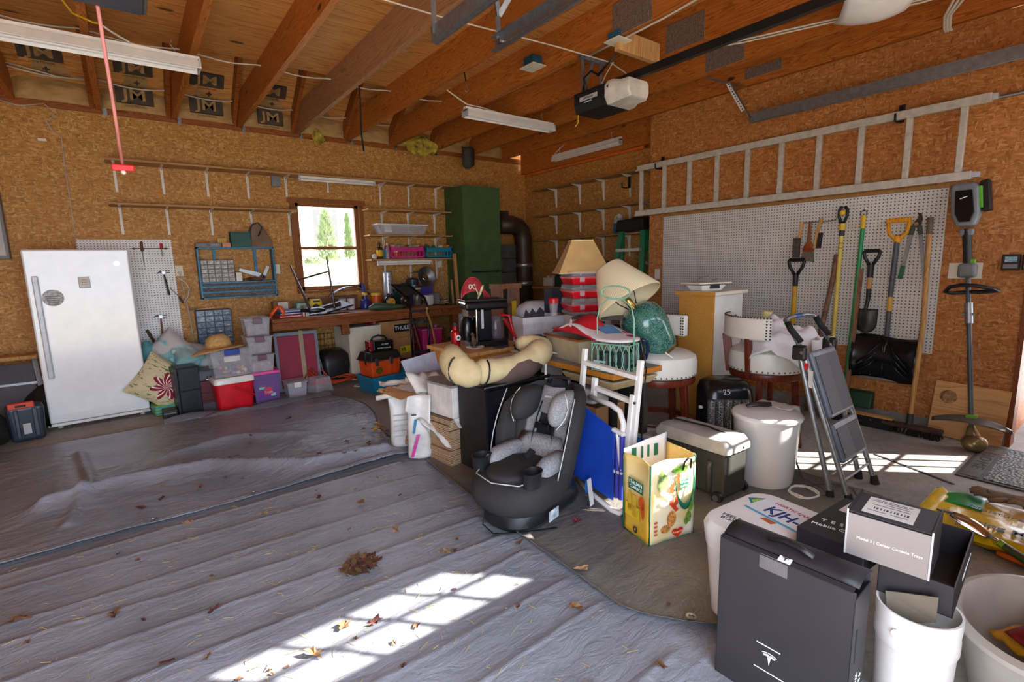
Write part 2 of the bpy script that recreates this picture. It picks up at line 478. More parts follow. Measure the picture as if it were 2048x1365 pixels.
# front wall with the garage door opening, a closed door with two glazed panels and the side door
g1,g2 = (2.04,2.98),(3.37,4.31); wz0,wz1 = 1.746,2.075
S0,S1,sz0,sz1 = 4.80,5.26,.878,1.80
fw = B().bx(XL,-1.55,YF-.1,YF,0,3.22).bx(-1.55,1.30,YF-.1,YF,2.15,3.22).bx(1.30,S0-.2,YF-.1,YF,2.15,3.22).bx(1.30,1.72,YF-.1,YF,0,2.15).bx(4.62,S0-.2,YF-.1,YF,0,2.15).bx(S1+.2,6.3,YF-.1,YF,0,3.22).bx(S0-.2,S1+.2,YF-.1,YF,2.1,3.22)
struct('wall_front', fw, M_OSB)
dr = B().bx(1.72,4.62,YF-.06,YF-.02,0,wz0).bx(1.72,4.62,YF-.06,YF-.02,wz1,2.15)
dr.bx(1.72,g1[0],YF-.06,YF-.02,wz0,wz1).bx(g1[1],g2[0],YF-.06,YF-.02,wz0,wz1).bx(g2[1],4.62,YF-.06,YF-.02,wz0,wz1)
for a,b in (g1,g2):
    for k in range(1,4): dr.bx(a+(b-a)*k/4-.008,a+(b-a)*k/4+.008,YF-.05,YF-.03,wz0,wz1)
    dr.bx(a,b,YF-.05,YF-.03,(wz0+wz1)/2-.008,(wz0+wz1)/2+.008)
struct('door_1', dr, M_WHITE)
d2 = B().bx(S0-.2,S0,YF-.06,YF-.02,0,2.1).bx(S1,S1+.2,YF-.06,YF-.02,0,2.1).bx(S0,S1,YF-.06,YF-.02,0,sz0).bx(S0,S1,YF-.06,YF-.02,sz1,2.1)
for k in (1,2):
    d2.bx(S0+(S1-S0)*k/3-.009,S0+(S1-S0)*k/3+.009,YF-.05,YF-.03,sz0,sz1)
    z = sz0+(sz1-sz0)*k/3; d2.bx(S0,S1,YF-.05,YF-.03,z-.009,z+.009)
struct('door_2', d2, M_WHITE)
struct('ceiling', B().bx(XL-.1,6.4,YF-.1,5.2,ZP,ZP+.03), M_PLY)
# joists
for k, x in enumerate((-1.88,-1.27,-.66,-.05,.556,1.16,1.77,2.38,2.98,3.59,4.19)):
    m = M_JOISTG if abs(x-1.77)<.01 else M_JOIST
    struct('ceiling_joist', B().bx(x-.023,x+.023,YF,YB-.02,ZJ+.001,ZP-.001) if x<4 else B().bx(x-.023,x+.023,YF,YB-.05,ZJ+.001,ZP-.001), m)
struct('ceiling_joist', B().bx(4.76,4.80,YF,YB-.05,ZJ,ZP), M_JOIST)
struct('ceiling_joist', B().bx(5.13,5.17,3.7,YB-.05,2.74,ZP), M_JOIST)
bl = B()
for a,b in ((.85,1.25),(1.27,1.5),(1.52,2.0),(2.02,2.12),(2.14,2.9),(2.92,3.6)): bl.bx(4.802,4.9,a,b,2.93,3.02)
struct('trim_4', bl, M_JOIST)
# roof rafters and insulation facing behind the joists
for x in (-.72,-.10,.51,1.11,1.72,2.33,2.93,3.54):
    b = B(); b.bar((x,YB-.02,ZJ+.07),(x,5.0,ZJ+1.1),.04,.14); struct('roof_rafter', b, M_LUMX)
struct('roof_deck', B().hexa([(XL,YB+.15,ZJ+.04),(6.4,YB+.15,ZJ+.04),(6.4,4.6,ZJ+1.48),(XL,4.6,ZJ+1.48),(XL,YB+.15,ZJ+.10),(6.4,YB+.15,ZJ+.10),(6.4,4.6,ZJ+1.54),(XL,4.6,ZJ+1.54)]), M_PLY)

struct('sun_block_roof', B().hexa([(XL-1,YF-.4,3.5),(7,YF-.4,3.5),(7,4.7,4.6),(XL-1,4.7,4.6),(XL-1,YF-.4,3.6),(7,YF-.4,3.6),(7,4.7,4.7),(XL-1,4.7,4.7)]), M_PLY)  # unseen slab added overhead to stop sun leaking into the room
struct('sun_block_roof', B().bx(XL-.3,XL-.2,YF-.4,6.8,2.9,4.8).bx(6.4,6.5,YF-.4,6.8,2.9,4.8).bx(XL-.3,6.5,YF-.5,YF-.1,3.2,3.6), M_PLY)  # unseen side and front closures, added to block stray sun

# ------------------------------------------------------------------ windows, outside
w = B()
w.bx(WX0-.06,WX0,YB-.02,YB,WZ0-.02,WZ1+.06).bx(WX1,WX1+.06,YB-.02,YB,WZ0-.02,WZ1+.06).bx(WX0-.09,WX1+.09,YB-.025,YB,WZ1,WZ1+.06)
w.bx(WX0-.05,WX1+.05,YB-.05,YB+.02,WZ0-.03,WZ0)
fr = struct('window_1', w, M_WINW, bev=.003)
s = B()
for x0,x1 in ((WX0,WX0+.04),(WX1-.05,WX1)): s.bx(x0,x1,YB+.02,YB+.07,WZ0,WZ1)
s.bx(WX0,WX1,YB+.02,YB+.07,WZ1-.035,WZ1).bx(WX0,WX1,YB+.02,YB+.06,WZ0,WZ0+.05).bx(WX0,WX1,YB+.015,YB+.06,1.592,1.632)
obj('sash', s, M_WINW, fr)
obj('pane', B().bx(WX0+.03,WX1-.03,YB+.045,YB+.049,WZ0+.03,WZ1-.02), M_GLASS, fr)
obj('sash_lock', B().cb((2.06,YB+.01,1.645),(.06,.03,.02)), M_BRASS, fr)

M_LAWN = pm('c2b48a',.9,var=.2,sc=4)
struct('lawn', B().hexa([(-6,YB+.3,.15),(26,YB+.3,.15),(26,17.5,1.62),(-6,17.5,1.62),(-6,YB+.3,-.4),(26,YB+.3,-.4),(26,17.5,-.4),(-6,17.5,-.4)]).bx(-20,40,17.5,60,.9,1.63), M_LAWN)
struct('bounce_driveway', B().bx(-14,20,-22,YF-.12,-.2,-.03), pm('d2ccc0',.8,var=.1,sc=3))  # unseen pale ground outside, added to bounce sunlight up to the ceiling
t = NT('lap_siding'); o_ = t.sep(t.coord()); ff = t.math('FRACT', t.math('MULTIPLY', o_[2], 5.5))
t.col(t.ramp(ff,[(0,'bdbdc0'),(.1,'e4e4e6'),(1,'ececee')])).set(.7); M_SIDING = t.m
hs = thing('neighbouring_house','white sided house seen through the window beyond the lawn','house',(9.0,25,1.6))
obj('house_wall', B().bx(-6.5,5,0,5,-.2,7), M_SIDING, hs)
for x in (-1.2,1.6): obj('house_window', B().bx(x-.55,x+.55,-.06,.02,1.0,2.5), M_DGREY, hs)
obj('house_roof', B().pr([(-7,7),(5.5,7),(-.7,10)],-.4,5.4), M_MGREY, hs)
M_CONIF = pm('5f7a48',.9,var=.3,sc=3); M_CONIF2 = pm('6f8458',.9,var=.3,sc=3)
def conifer(loc, h, r, label, mm, n=900, seed=1):
    rr = random.Random(seed); t = thing('conifer', label, 'tree', loc, 0, 'conifers beyond the lawn'); b = B()
    for i in range(n):
        z = h*(.06+.94*rr.random()**1.25); k = r*(1-z/h)**.75*(.55+.5*rr.random()); a = rr.random()*2*pi
        p = V((cos(a)*k, sin(a)*k, z)); d = V((cos(a)*.16,sin(a)*.16,.12+.1*rr.random()))*(.4+.4*rr.random())
        sd = V((-sin(a),cos(a),0))*.03
        b.add([p-sd, p+sd, p+d], [(0,1,2)])
    obj('foliage', b, mm, t, recalc=False)
    obj('trunk', B().cy((0,0,-.1),(0,0,h*.8),.03,.01,8), M_RUST, t)
conifer((5.30,17.0,1.5),1.66,.46,'broad feathery conifer left of the slim one outside the window',M_CONIF2,1400,3)
conifer((6.38,18.0,1.6),1.6,.2,'slim pointed cypress outside the window, right of the feathery tree',M_CONIF,1100,4)
def shrub(loc, r, label, seed):
    rr = random.Random(seed); b = B()
    for i in range(500):
        a = rr.random()*2*pi; c = rr.uniform(-.1,1); q = math.sqrt(max(0,1-c*c)); k = r*(.7+.4*rr.random())
        p = V((cos(a)*q*k, sin(a)*q*k, c*k*.7)); sd = V((rr.uniform(-1,1),rr.uniform(-1,1),rr.uniform(-1,1)))*.035; up = V((rr.uniform(-1,1),rr.uniform(-1,1),1))*.05
        b.add([p-sd,p+sd,p+up],[(0,1,2)])
    solo('shrub', label, 'shrub', b, M_CONIF2, loc, recalc=False)
shrub((4.72,16.6,1.5),.28,'low round bush at the foot of the feathery conifer outside the window',5)
# ------------------------------------------------------------------ shelves on the back wall
def bracket_b(dep=.2, h=.26, w=.022):
    b = B()
    b.pr([(0,0),(0,-h)],0,0) if False else None
    # local: wall at y=0, reaches to -dep ; top at z=0
    b.bx(-w/2,w/2,-.004,0,-h,0).bx(-w/2,w/2,-dep,0,-.004,0)
    b.hexa([(-.003,-.002,-h),(.003,-.002,-h),(.003,-.004,0),(-.003,-.004,0),(-.003,-.012,-h),(.003,-.012,-h),(.003,-.05,0),(-.003,-.05,0)])
    b.hexa([(-.003,-.03,-.035),(.003,-.03,-.035),(.003,-.03,0),(-.003,-.03,0),(-.003,-dep,-.006),(.003,-dep,-.006),(.003,-dep,0),(-.003,-dep,0)])
    b.bx(-w/2,w/2,-.012,-.004,-h*.75,-.03)
    return b
BRK = None
def shelf(label, x0, x1, z, xs, y0=6.27, y1=YB, mat=None, th=.02, short=(), group='shelf boards on the back wall'):
    t = thing('bracket_shelf', label, 'shelf', (x0, y1, z), 0, group)
    obj('board', B().bx(0,x1-x0,y0-y1,0,-th,0), mat or M_SHELF, t, bev=.002)
    for x in xs:
        obj('bracket', bracket_b(min(.2,y1-y0-.02), .15 if x in short else .27), M_WHITE, t, (x-x0,-.002,-th))
    return t
shelf('long upper shelf board running over the window',-.06,3.86,2.46,(0,.39,.79,1.19,1.6,2.09,2.77,3.18,3.6),short=(2.09,))
shelf('long lower shelf board above the drawer units, ending at the window',-.08,1.66,2.045,(0,.39,.79,1.19,1.6))
shelf('empty topmost board of the short shelves right of the window',2.5,3.72,2.10,(2.77,3.15,3.56))
shelf('middle short board carrying the long clear tub',2.5,3.72,1.775,(2.77,3.15,3.56))
shelf('lowest short board carrying the pink and teal baskets',2.5,3.72,1.46,(2.77,3.15,3.56))
# tube lamps under shelves
def tube_lamp(name,label,loc,L,rz=0,group=None,d=.03):
    t = thing(name,label,'lamp',loc,rz,group)
    obj('housing', B().bx(0,L,-.02,.02,0,.03), M_WHITE, t, bev=.003)
    obj('tube', B().cy((.02,0,-.014),(L-.02,0,-.014),.013,n=10), M_WHITEG, t, smooth='auto')
    obj('end_cap', B().bx(-.008,.014,-.022,.022,-.03,.032), M_LGREY, t); obj('end_cap', B().bx(L-.014,L+.008,-.022,.022,-.03,.032), M_LGREY, t)
    return t
tube_lamp('strip_lamp','thin white strip lamp under the long upper shelf over the window',(1.70,6.30,2.408),.92)
tube_lamp('strip_lamp','short white strip lamp under the lowest short shelf',(2.60,6.30,1.405),.78)
# long clear tub on middle shelf
def tub(name,label,cat,loc,w,d,h,mat,rz=0,rim=None,taper=.86,group=None,lid=None,th=.004):
    t = thing(name,label,cat,loc,rz,group)
    obj('body', B().shell((w*taper,d*taper),(w,d),0,h,th), mat, t)
    r = B()
    for x0,x1,y0,y1 in ((-w/2-.008,w/2+.008,-d/2-.008,-d/2+.004),(-w/2-.008,w/2+.008,d/2-.004,d/2+.008),(-w/2-.008,-w/2+.004,-d/2,d/2),(w/2-.004,w/2+.008,-d/2,d/2)):
        r.bx(x0,x1,y0,y1,h-.012,h+.002)
    obj('rim', r, rim or mat, t)
    if lid: obj('lid', B().bx(-w/2-.006,w/2+.006,-d/2-.006,d/2+.006,h+.003,h+.02), lid, t, bev=.004)
    return t
t = tub('storage_tub','long clear plastic tub with a paper sticker on the middle short shelf','tub',(2.98,6.38,1.777),.72,.2,.135,M_CLEARB,rim=M_WHITE)
obj('sticker', B().bx(-.27,-.17,-.098,-.096,.02,.12), M_WPAPER, t, rot=(rad(-6),0,0))
# baskets on lowest shelf
def basket(label,loc,w,d,h,mat,slots=8):
    t = thing('slatted_basket',label,'basket',loc,0,'slatted baskets on the lowest short shelf')
    b = B()
    b.bx(-w/2,w/2,-d/2,d/2,0,.006)
    for y in (-d/2,d/2-.005):
        b.bx(-w/2,w/2,y,y+.005,0,.03).bx(-w/2,w/2,y,y+.005,h*.55,h*.9 if y<0 else h)
        for i in range(slots): b.bx(-w/2+w*(i+.5)/slots-.006,-w/2+w*(i+.5)/slots+.006,y,y+.005,.03,h*.55)
    for x in (-w/2,w/2-.012): b.bx(x,x+.012,-d/2,d/2,0,h)
    obj('body', b, mat, t); return t
t = basket('pink slatted basket of folded bags on the lowest short shelf',(3.02,6.38,1.462),.5,.2,.17,M_PINK,10)
for x,mm,rz in ((-.12,M_WPAPER,.2),(.0,pm('8fbf4a'),-.1),(.12,M_WPAPER,.15)):
    solo('folded_bag',{-.12:'white folded plastic bag at the left of the pink basket',.0:'lime green folded bag in the middle of the pink basket',.12:'white folded plastic bag at the right of the pink basket'}[x],'bag',B().gr(lambda u,v:((u-.5)*.16,(v-.5)*.1,.02*sin(u*9)+.02*v),8,4),mm,(3.02+x,6.37,1.612),rz,sol=.006,smooth=True)
t = basket('teal slatted basket of garden packets on the lowest short shelf',(3.50,6.38,1.462),.42,.2,.16,M_TEAL,8)
for i,(x,mm,lb) in enumerate(((-.1,pm('2f8a3c'),'green leafy packet at the left of the teal basket'),(.02,M_IVORY,'cream packet in the middle of the teal basket'),(.13,pm('d88a3a'),'orange printed packet at the right of the teal basket'))):
    solo('seed_packet',lb,'packet',B().gr(lambda u,v:((u-.5)*.12,(v-.5)*.08+.02*sin(u*5),.03*sin(u*7+i)+.03*v),8,5),mm,(3.50+x,6.36,1.60),.2*i,sol=.008,smooth=True)
def bottle(name,label,cat,loc,r,h,mat,capm,capr=.35,lab=None,group=None,neck=.75,sx=1,sy=1):
    t = thing(name,label,cat,loc,0,group)
    obj('body', B().la([(r*.9,0),(r,h*.03),(r,h*neck*.85),(r*.9,h*neck*.93),(r*capr*1.1,h*neck),(r*capr,h*.86)],16,sx=sx,sy=sy), mat, t, smooth='auto')
    obj('cap', B().la([(r*capr*1.2,h*.86),(r*capr*1.2,h),(r*capr*.9,h+.004)],12), capm, t, smooth='auto')
    if lab: obj('paper_label', B().la([(r*1.012,h*.15),(r*1.012,h*.55)],16,cap=False,sx=sx,sy=sy), lab, t, smooth=True, label=None)
    return t
bottle('oil_bottle','brown bottle with a yellow label on the lowest short shelf','bottle',(2.655,6.36,1.462),.042,.21,pm('4a2a1a',.2),M_BLACK,lab=M_YELLOW)
bottle('spray_bottle','slim clear bottle beside the brown one on the lowest short shelf','bottle',(2.75,6.33,1.462),.028,.2,M_CLEARB,M_WHITE)
solo('plastic_pack','small crumpled white pack at the left end of the lowest short shelf','packet',B().sp((0,0,.035),(.035,.03,.035)),M_WPAPER,(2.58,6.36,1.462),smooth=True)
t = thing('paint_pot','small orange pot with a pale lid beside the pink basket','pot',(2.86,6.31,1.462)); obj('body',B().la([(.03,0),(.032,.085)],14),M_ORANGE,t,smooth='auto'); obj('lid',B().la([(.034,.086),(.034,.1)],14),M_WHITE,t,smooth='auto')
t = thing('scrub_pad_box','flat dark blue box behind the orange pot on the lowest short shelf','box',(2.80,6.42,1.462)); obj('body',B().bx(-.08,.1,-.03,.03,0,.13),M_TEAL,t,bev=.003); obj('front_label',B().bx(-.05,.07,-.032,-.03,.03,.1),M_STEELBLUE,t)

# ------------------------------------------------------------------ electrical panel, left pegboard, outlets
t = thing('electrical_panel','grey metal electrical panel on the back wall at the far left','panel',(-1.02,YB,1.52))
obj('cabinet',B().bx(-.18,.18,-.1,0,0,.6),M_MGREY,t,bev=.004); obj('door',B().bx(-.16,.16,-.108,-.1,.03,.57),M_LGREY,t,bev=.003); obj('latch',B().bx(.1,.13,-.115,-.108,.27,.31),M_DGREY,t)
t = thing('pegboard','white pegboard panel beside the freezer holding hand tools','pegboard',(0,YB-.012,.48))
obj('panel',B().bx(-.38,.395,-.006,.0,0,1.222),M_PEG,t)
obj('tool_rail',B().cy((.05,-.03,1.13),(.36,-.03,1.13),.005,n=8).bx(.06,.075,-.03,-.004,1.12,1.14).bx(.33,.345,-.03,-.004,1.12,1.14),M_RUST,t)
def screwdriver(label,loc,L,hl,hm):
    t = thing('screwdriver',label,'screwdriver',loc,0,'screwdrivers on the pegboard rail')
    obj('handle',B().la([(.009,0),(.014,-.01),(.012,-hl*.5),(.014,-hl*.9),(.008,-hl)],10),hm,t,smooth='auto'); obj('blade',B().cy((0,0,-hl),(0,0,-L),.0035,.003,8),M_STEEL,t)
screwdriver('longer screwdriver with a brown handle at the left of the pegboard rail',(.135,6.44,1.68),.24,.1,pm('6a3018',.4))
screwdriver('shorter screwdriver with a red handle at the right of the pegboard rail',(.30,6.44,1.665),.14,.06,M_RED)
def hammer(label,loc,L,hm,rot,claw=True):
    t = thing('hammer',label,'hammer',loc,rot=rot,group='hammers on the pegboard')
    obj('handle',B().tb([(0,0,0),(0,0,-L*.5),(0,0,-L)],.012,10,flat=.7,rs=[.009,.011,.014]),hm,t,smooth='auto')
    b=B().cy((.0,0,.005),(.055,0,.003),.011,.014,12); b.tb([(0,0,.005),(-.03,0,.012),(-.06,0,-.004)],.01,8,rs=[.012,.009,.004]); b.bx(-.015,.015,-.012,.012,-.016,.018)
    obj('head',b,M_STEEL,t,smooth='auto')
    return t
hammer('claw hammer with a brown wooden handle, lowest tool on the pegboard',(.215,6.445,.90),.28,M_HANDLED,(0,rad(2),0))
hammer('small hammer with a black rubber grip hanging high on the pegboard',(.29,6.445,1.36),.24,M_BLACK,(0,rad(-6),0))
t = thing('soldering_iron','black handled soldering iron with a white loop of cord on the pegboard','soldering iron',(.33,6.45,1.2))
obj('handle',B().cy((.07,-.01,-.1),(.10,-.01,-.17),.011,.009,10),M_BLACK,t,smooth='auto'); obj('tip',B().cy((.07,-.01,-.1),(.0,-.01,.0),.004,.003,8),M_STEEL,t)
obj('cord',B().tb([(.10,-.01,-.17),(.15,-.02,-.1),(.17,-.02,-.02),(.15,-.02,.04),(.11,-.02,.08),(.08,-.02,.1)],.004,6),M_WHITE,t,smooth=True)
hk=[(.17,1.27),(.18,1.12),(.12,1.4)]
for (x,z),w in zip(hk,('highest','lowest','middle')):
    solo('peg_hook',f'{w} of the loose wire hooks on the white pegboard','hook',B().tb([(-.02,0,.012),(-.02,-.02,0),(.02,-.02,0),(.02,0,.012)],.002,6),M_STEEL,(x,6.478,z),group='loose wire hooks on the pegboard')
def outlet(label,loc,face='y',n=1,m=None):
    t = thing('outlet_plate',label,'outlet',loc,0 if face=='y' else rad(-90))
    w=.07*n+ (.045*(n-1))
    obj('plate',B().bx(-w/2,w/2,-.006,0,-.057,.057),m or M_IVORY,t,bev=.002)
    for i in range(n):
        x=(i-(n-1)/2)*.06
        for z in (-.02,.02): obj('socket',B().cy((x,-.007,z),(x,-.0055,z),.015,n=12).bx(x-.007,x-.004,-.008,-.0065,z-.004,z+.006).bx(x+.004,x+.007,-.008,-.0065,z-.004,z+.006),m or M_IVORY,t)
    return t
outlet('ivory outlet plate with a cord plugged in beside the left pegboard',(.435,YB-.001,1.375))
outlet('ivory outlet plate between the blue tool rack and the window',(1.41,YB-.001,1.365))
t=outlet('grey double outlet box high on the wall under the upper shelf',(1.49,YB-.03,2.38),m=M_MGREY); obj('box',B().bx(-.05,.05,-.0,.03,-.06,.06),M_MGREY,t,bev=.003)
outlet('ivory outlet plate under the lowest short shelf near the green cabinet',(3.62,YB-.001,1.385))
t = thing('power_cable','pale grey power cord hanging from the outlet beside the left pegboard','cord',(.435,6.47,1.355))
obj('plug',B().cb((0,-.005,0),(.03,.04,.03)),M_LGREY,t,bev=.004); obj('cable',B().tb([(0,-.02,-.01),(.01,-.01,-.15),(.03,0,-.35),(.045,0,-.6),(.05,0,-.85),(.0,-.03,-1.1),(-.1,-.1,-1.3)],.005,6),M_LGREY,t,smooth=True)
solo('wall_cable','thin white cable running down the back wall from the ceiling','cable',B().tb([(-1.2,6.47,2.95),(-.8,6.47,2.93),(-.62,6.47,2.88),(-.45,6.48,2.93),(-.36,6.48,2.85),(-.45,6.48,2.78),(-.42,6.48,2.70),(-.36,6.48,2.64),(-.37,6.48,2.3),(-.37,6.48,1.9),(-.38,6.48,1.5)],.004,6),M_LGREY,smooth=True)
solo('cable_clip','small white tag pinned on the back wall by the hanging cable','clip',B().bx(-.03,.03,-.006,0,-.012,.012),M_WHITE,(-.50,YB-.001,2.61),bev=.002)

# ------------------------------------------------------------------ freezer
t = thing('upright_freezer','tall white upright freezer with a long door handle','freezer',(-.345,5.88,0),rad(2.5))
obj('cabinet',B().bx(-.36,.36,.06,.6,.03,1.58),M_ENAMEL,t,bev=.01); obj('door',B().bx(-.36,.36,0,.055,.06,1.585),M_ENAMEL,t,bev=.014,seg=3)
obj('kick_plate',B().bx(-.355,.355,.012,.055,.03,.055),M_WHITE,t); obj('handle',B().bx(-.318,-.278,-.045,-.012,.47,1.36).bx(-.308,-.288,-.02,.002,.5,.53).bx(-.308,-.288,-.02,.002,1.3,1.33),pm('c3cad4',.25),t,bev=.008)
for x in (-.3,.3): obj('foot',B().cy((x,.08,0),(x,.08,.035),.02,n=10),M_LGREY,t)
obj('maker_badge',B().cy((.265,-.004,1.455),(.265,.002,1.455),.022,n=20),M_CHROME,t); obj('hinge',B().bx(.3,.36,-.004,.03,.035,.05),M_LGREY,t)
t = thing('round_magnet','round grey printed magnet near the freezer handle','magnet',(-.548,5.868,1.17),rad(2.5)); obj('disc',B().cy((0,-.003,0),(0,0,0),.072,n=28),pm('b0adac',.5,var=.3,sc=40),t)
ln=B()
for i in range(5): ln.bx(-.05+.004*i,.05-.004*i,-.0038,-.003,.01-.018*i,.018-.018*i)
obj('print',ln,M_MGREY,t)
t = thing('paper_notice','small framed white notice stuck on the freezer door','notice',(-.325,5.872,1.295),rad(2.5)); obj('sheet',B().bx(-.04,.04,-.002,0,-.05,.05),M_WPAPER,t)
b=B().bx(-.04,.04,-.003,-.002,.047,.05).bx(-.04,.04,-.003,-.002,-.05,-.047).bx(-.04,-.037,-.003,-.002,-.05,.05).bx(.037,.04,-.003,-.002,-.05,.05)
for z in (.02,.0,-.02): b.bx(-.02,.02,-.003,-.002,z,z+.004)
obj('print',b,M_MGREY,t)

# ------------------------------------------------------------------ left of the freezer
t = thing('step_ladder','old aluminium step ladder with a wooden top leaning behind the black cases','ladder',(-.98,6.12,0),0)
for x,dx in ((-.2,.02),(.2,.06)): obj('rail',B().bar((x+dx,-.12,0),(x,.10,.62),.035,.02),M_GALV,t)
obj('back_panel',B().hexa([(-.17,-.10,.05),(.2,-.10,.05),(.2,-.09,.05),(-.17,-.09,.05),(-.19,.09,.58),(.19,.09,.58),(.19,.1,.58),(-.19,.1,.58)]),pm('4a4f58',.35),t)
obj('top',B().bx(-.22,.24,.02,.2,.62,.66),M_HANDLE,t,bev=.012)
for z in (.15,.40): obj('step',B().bx(-.19,.22,-.12+z*.35,.02+z*.35,z,z+.02),M_GALV,t)
t = thing('tool_case','dark plastic tool case with an orange handle beside the freezer','case',(-.83,5.72,0),rad(10))
obj('body',B().fr((.21,.16),(.24,.19),0,.30),pm('2b333f',.4),t,bev=.03,seg=3); obj('handle',B().bx(-.1,.06,-.1,-.05,.285,.335),pm('d8462c',.5),t,bev=.008); obj('grip_slot',B().bx(-.055,.01,-.102,-.099,.3,.318),M_INK,t); obj('ridge',B().bx(.04,.07,-.108,-.08,.04,.28).bx(-.07,-.045,-.108,-.08,.04,.28),pm('38424f',.4),t,bev=.006); obj('paper_tag',B().bx(-.028,.02,-.108,-.1,.07,.16),M_LGREY,t)
def soft(name,label,cat,loc,size,mat,seed=0,amp=.15,rz=0,group=None):
    b=B(); b.sp((0,0,size[2]*.95),size,22,14)
    for i,p in enumerate(b.v):
        n=noise.noise(V((p.x/size[0],p.y/size[1],p.z/size[2]))*1.4+V((seed,0,0))); d=V(p)-V((0,0,size[2]*.95))
        q=d*(1+amp*n*1.6); b.v[i]=V((q.x,q.y,max(q.z,-size[2]*.94)))+V((0,0,size[2]*.95))
    return solo(name,label,cat,b,mat,loc,rz,group,smooth=True,sub=1)
soft('black_bag','soft black duffel bag at the very left on the floor','bag',(-1.1,5.55,0),(.2,.18,.15),M_BLACKM,1)
soft('black_bag','black fabric bag slumped behind the tool case beside the freezer','bag',(-.72,6.05,0),(.17,.15,.19),M_BLACKM,2)

# ------------------------------------------------------------------ blue metal rack and drawer units
M_SB = pm('2d7192',.45,.1,var=.25,sc=25); M_SBD = pm('1b3a66',.45,var=.15)
t = thing('blue_tool_rack','blue metal wall rack with open bays and two bottom troughs','rack',(.60,YB,1.06))
w,h,d=.77,.56,.13
b=B().bx(0,w,-d,0,0,.018).bx(0,w,-d,-.003,h-.018,h).bx(0,.02,-d,0,0,h).bx(w-.02,w,-d,0,0,h); obj('frame',b,M_SB,t,bev=.002)
obj('shelf',B().bx(.02,w-.02,-d,0,.165,.18),M_SB,t); obj('trough_rail',B().bx(.02,w-.02,-d-.002,-d+.006,.12,.142),M_SB,t); obj('trough_rail',B().bx(.02,w-.02,-d-.002,-d+.006,.06,.08),M_SB,t)
obj('trough_back',B().bx(.02,w-.02,-d+.03,-d+.035,.02,.16),pm('6b625c',.8,var=.5,sc=60),t)
for x in (.16,.57): obj('upright',B().bx(x,x+.03,-.03,-.004,.18,h-.018),M_SB,t)
def drawers(label,loc,w,h,d,nc,nr,frame,front,group='small parts drawer units on the back wall',gap=.006):
    t=thing('parts_drawer_unit',label,'drawer unit',loc,0,group)
    obj('case',B().bx(0,w,-d,0,0,h).bx(-.0,w,-d-.004,-d,0,.006),frame,t)
    cw,chh=w/nc,h/nr
    for i in range(nc):
        for j in range(nr):
            x,z=i*cw+gap,j*chh+gap
            o=obj('drawer',B().bx(x,x+cw-2*gap,-d-.012,-d-.002,z,z+chh-2*gap),front,t)
            obj('pull',B().bx(x+cw*.3,x+cw*.7-gap,-d-.02,-d-.012,z+chh*.18,z+chh*.30),frame if R.random()<.6 else M_IVORY,o)
    return t
drawers('grey drawer unit of small clear drawers standing in the blue rack',(.625,6.48,1.241),.32,.24,.10,5,5,pm('6f6a66',.5),pm('aaa3a0',.3,var=.3,sc=40))
drawers('large dark blue drawer unit on the wall under the blue rack',(.525,YB-.001,.555),.335,.385,.13,4,6,M_SBD,pm('6a7f92',.25,var=.45,sc=30))
solo('white_box','small upright white box in the middle of the blue rack','box',B().bx(-.03,.03,-.04,.03,0,.1),M_WHITE,(.985,6.42,1.241),bev=.003)
t=thing('hand_saw','rusty saw blade lying slanted in the blue rack','saw',(1.08,6.41,1.241)); obj('blade',B().hexa([(-.09,-.002,.115),(.14,-.002,.03),(.14,.002,.03),(-.09,.002,.115),(-.075,-.002,.145),(.14,-.002,.085),(.14,.002,.085),(-.075,.002,.145)]),M_STEEL,t); obj('handle',B().bar((.13,0,.06),(.17,0,.02),.02,.05),M_BLACK,t,bev=.006)
t=thing('putty_knife','steel putty knife standing in the blue rack','putty knife',(1.25,6.41,1.241)); obj('blade',B().bar((.0,0,.06),(.05,0,.16),.002,.035,(1,0,0)),M_STEEL,t); obj('handle',B().bar((-.03,0,.005),(.0,0,.06),.02,.02),M_BLUE,t,bev=.005)
soft('rusty_scraps','small heap of rusty hardware lying in the right bay of the blue rack','hardware',(1.15,6.42,1.241),(.11,.04,.02),M_RUST,5,.4)
t=thing('binder_box','flat grey case lying on top of the blue rack at its left end','case',(.72,6.43,1.621)); obj('body',B().bx(-.12,.12,-.06,.05,0,.045),M_MGREY,t,bev=.006); obj('clasp',B().bx(-.02,.02,-.063,-.06,.015,.03),M_DGREY,t)
t=thing('green_box','dark green square box on top of the blue rack','box',(1.04,6.41,1.621)); obj('body',B().bx(-.1,.1,-.06,.06,0,.155),pm('0f4f45',.5),t,bev=.003); obj('lid',B().bx(-.102,.102,-.062,.062,.156,.165),pm('125a4d',.5),t)
solo('yellow_carton','tiny yellow carton behind the green box on the blue rack','carton',B().bx(-.045,.045,-.02,.02,0,.1),pm('c9a94a',.6),(.865,6.46,1.621)); solo('red_carton','tiny pink carton lying before the yellow one on the blue rack','carton',B().bx(-.04,.04,-.03,.03,0,.045),pm('c98a80',.6),(.89,6.38,1.621))
t=thing('tote_bag','grey brown tote bag with dark loop handles on top of the blue rack','bag',(1.25,6.41,1.621))
obj('body',B().loft([[(x*1.0,y,0) for x,y in rrect(.24,.1,.03)],[(x*.95,y,.08) for x,y in rrect(.24,.09,.03)],[(x*.7-.02,y*.5,.19) for x,y in rrect(.22,.08,.03)],[(x*.4-.04,y*.3,.26) for x,y in rrect(.2,.05,.02)]]),pm('7d6756',.85,bump=.004,bsc=20),t,smooth='auto')
obj('handle',B().tb([(-.11,-.05,.1),(-.12,-.05,.18),(-.08,-.05,.25),(-.02,-.05,.27),(.02,-.05,.22),(-.03,-.05,.12)],.007,8),M_BLACK,t,smooth=True)
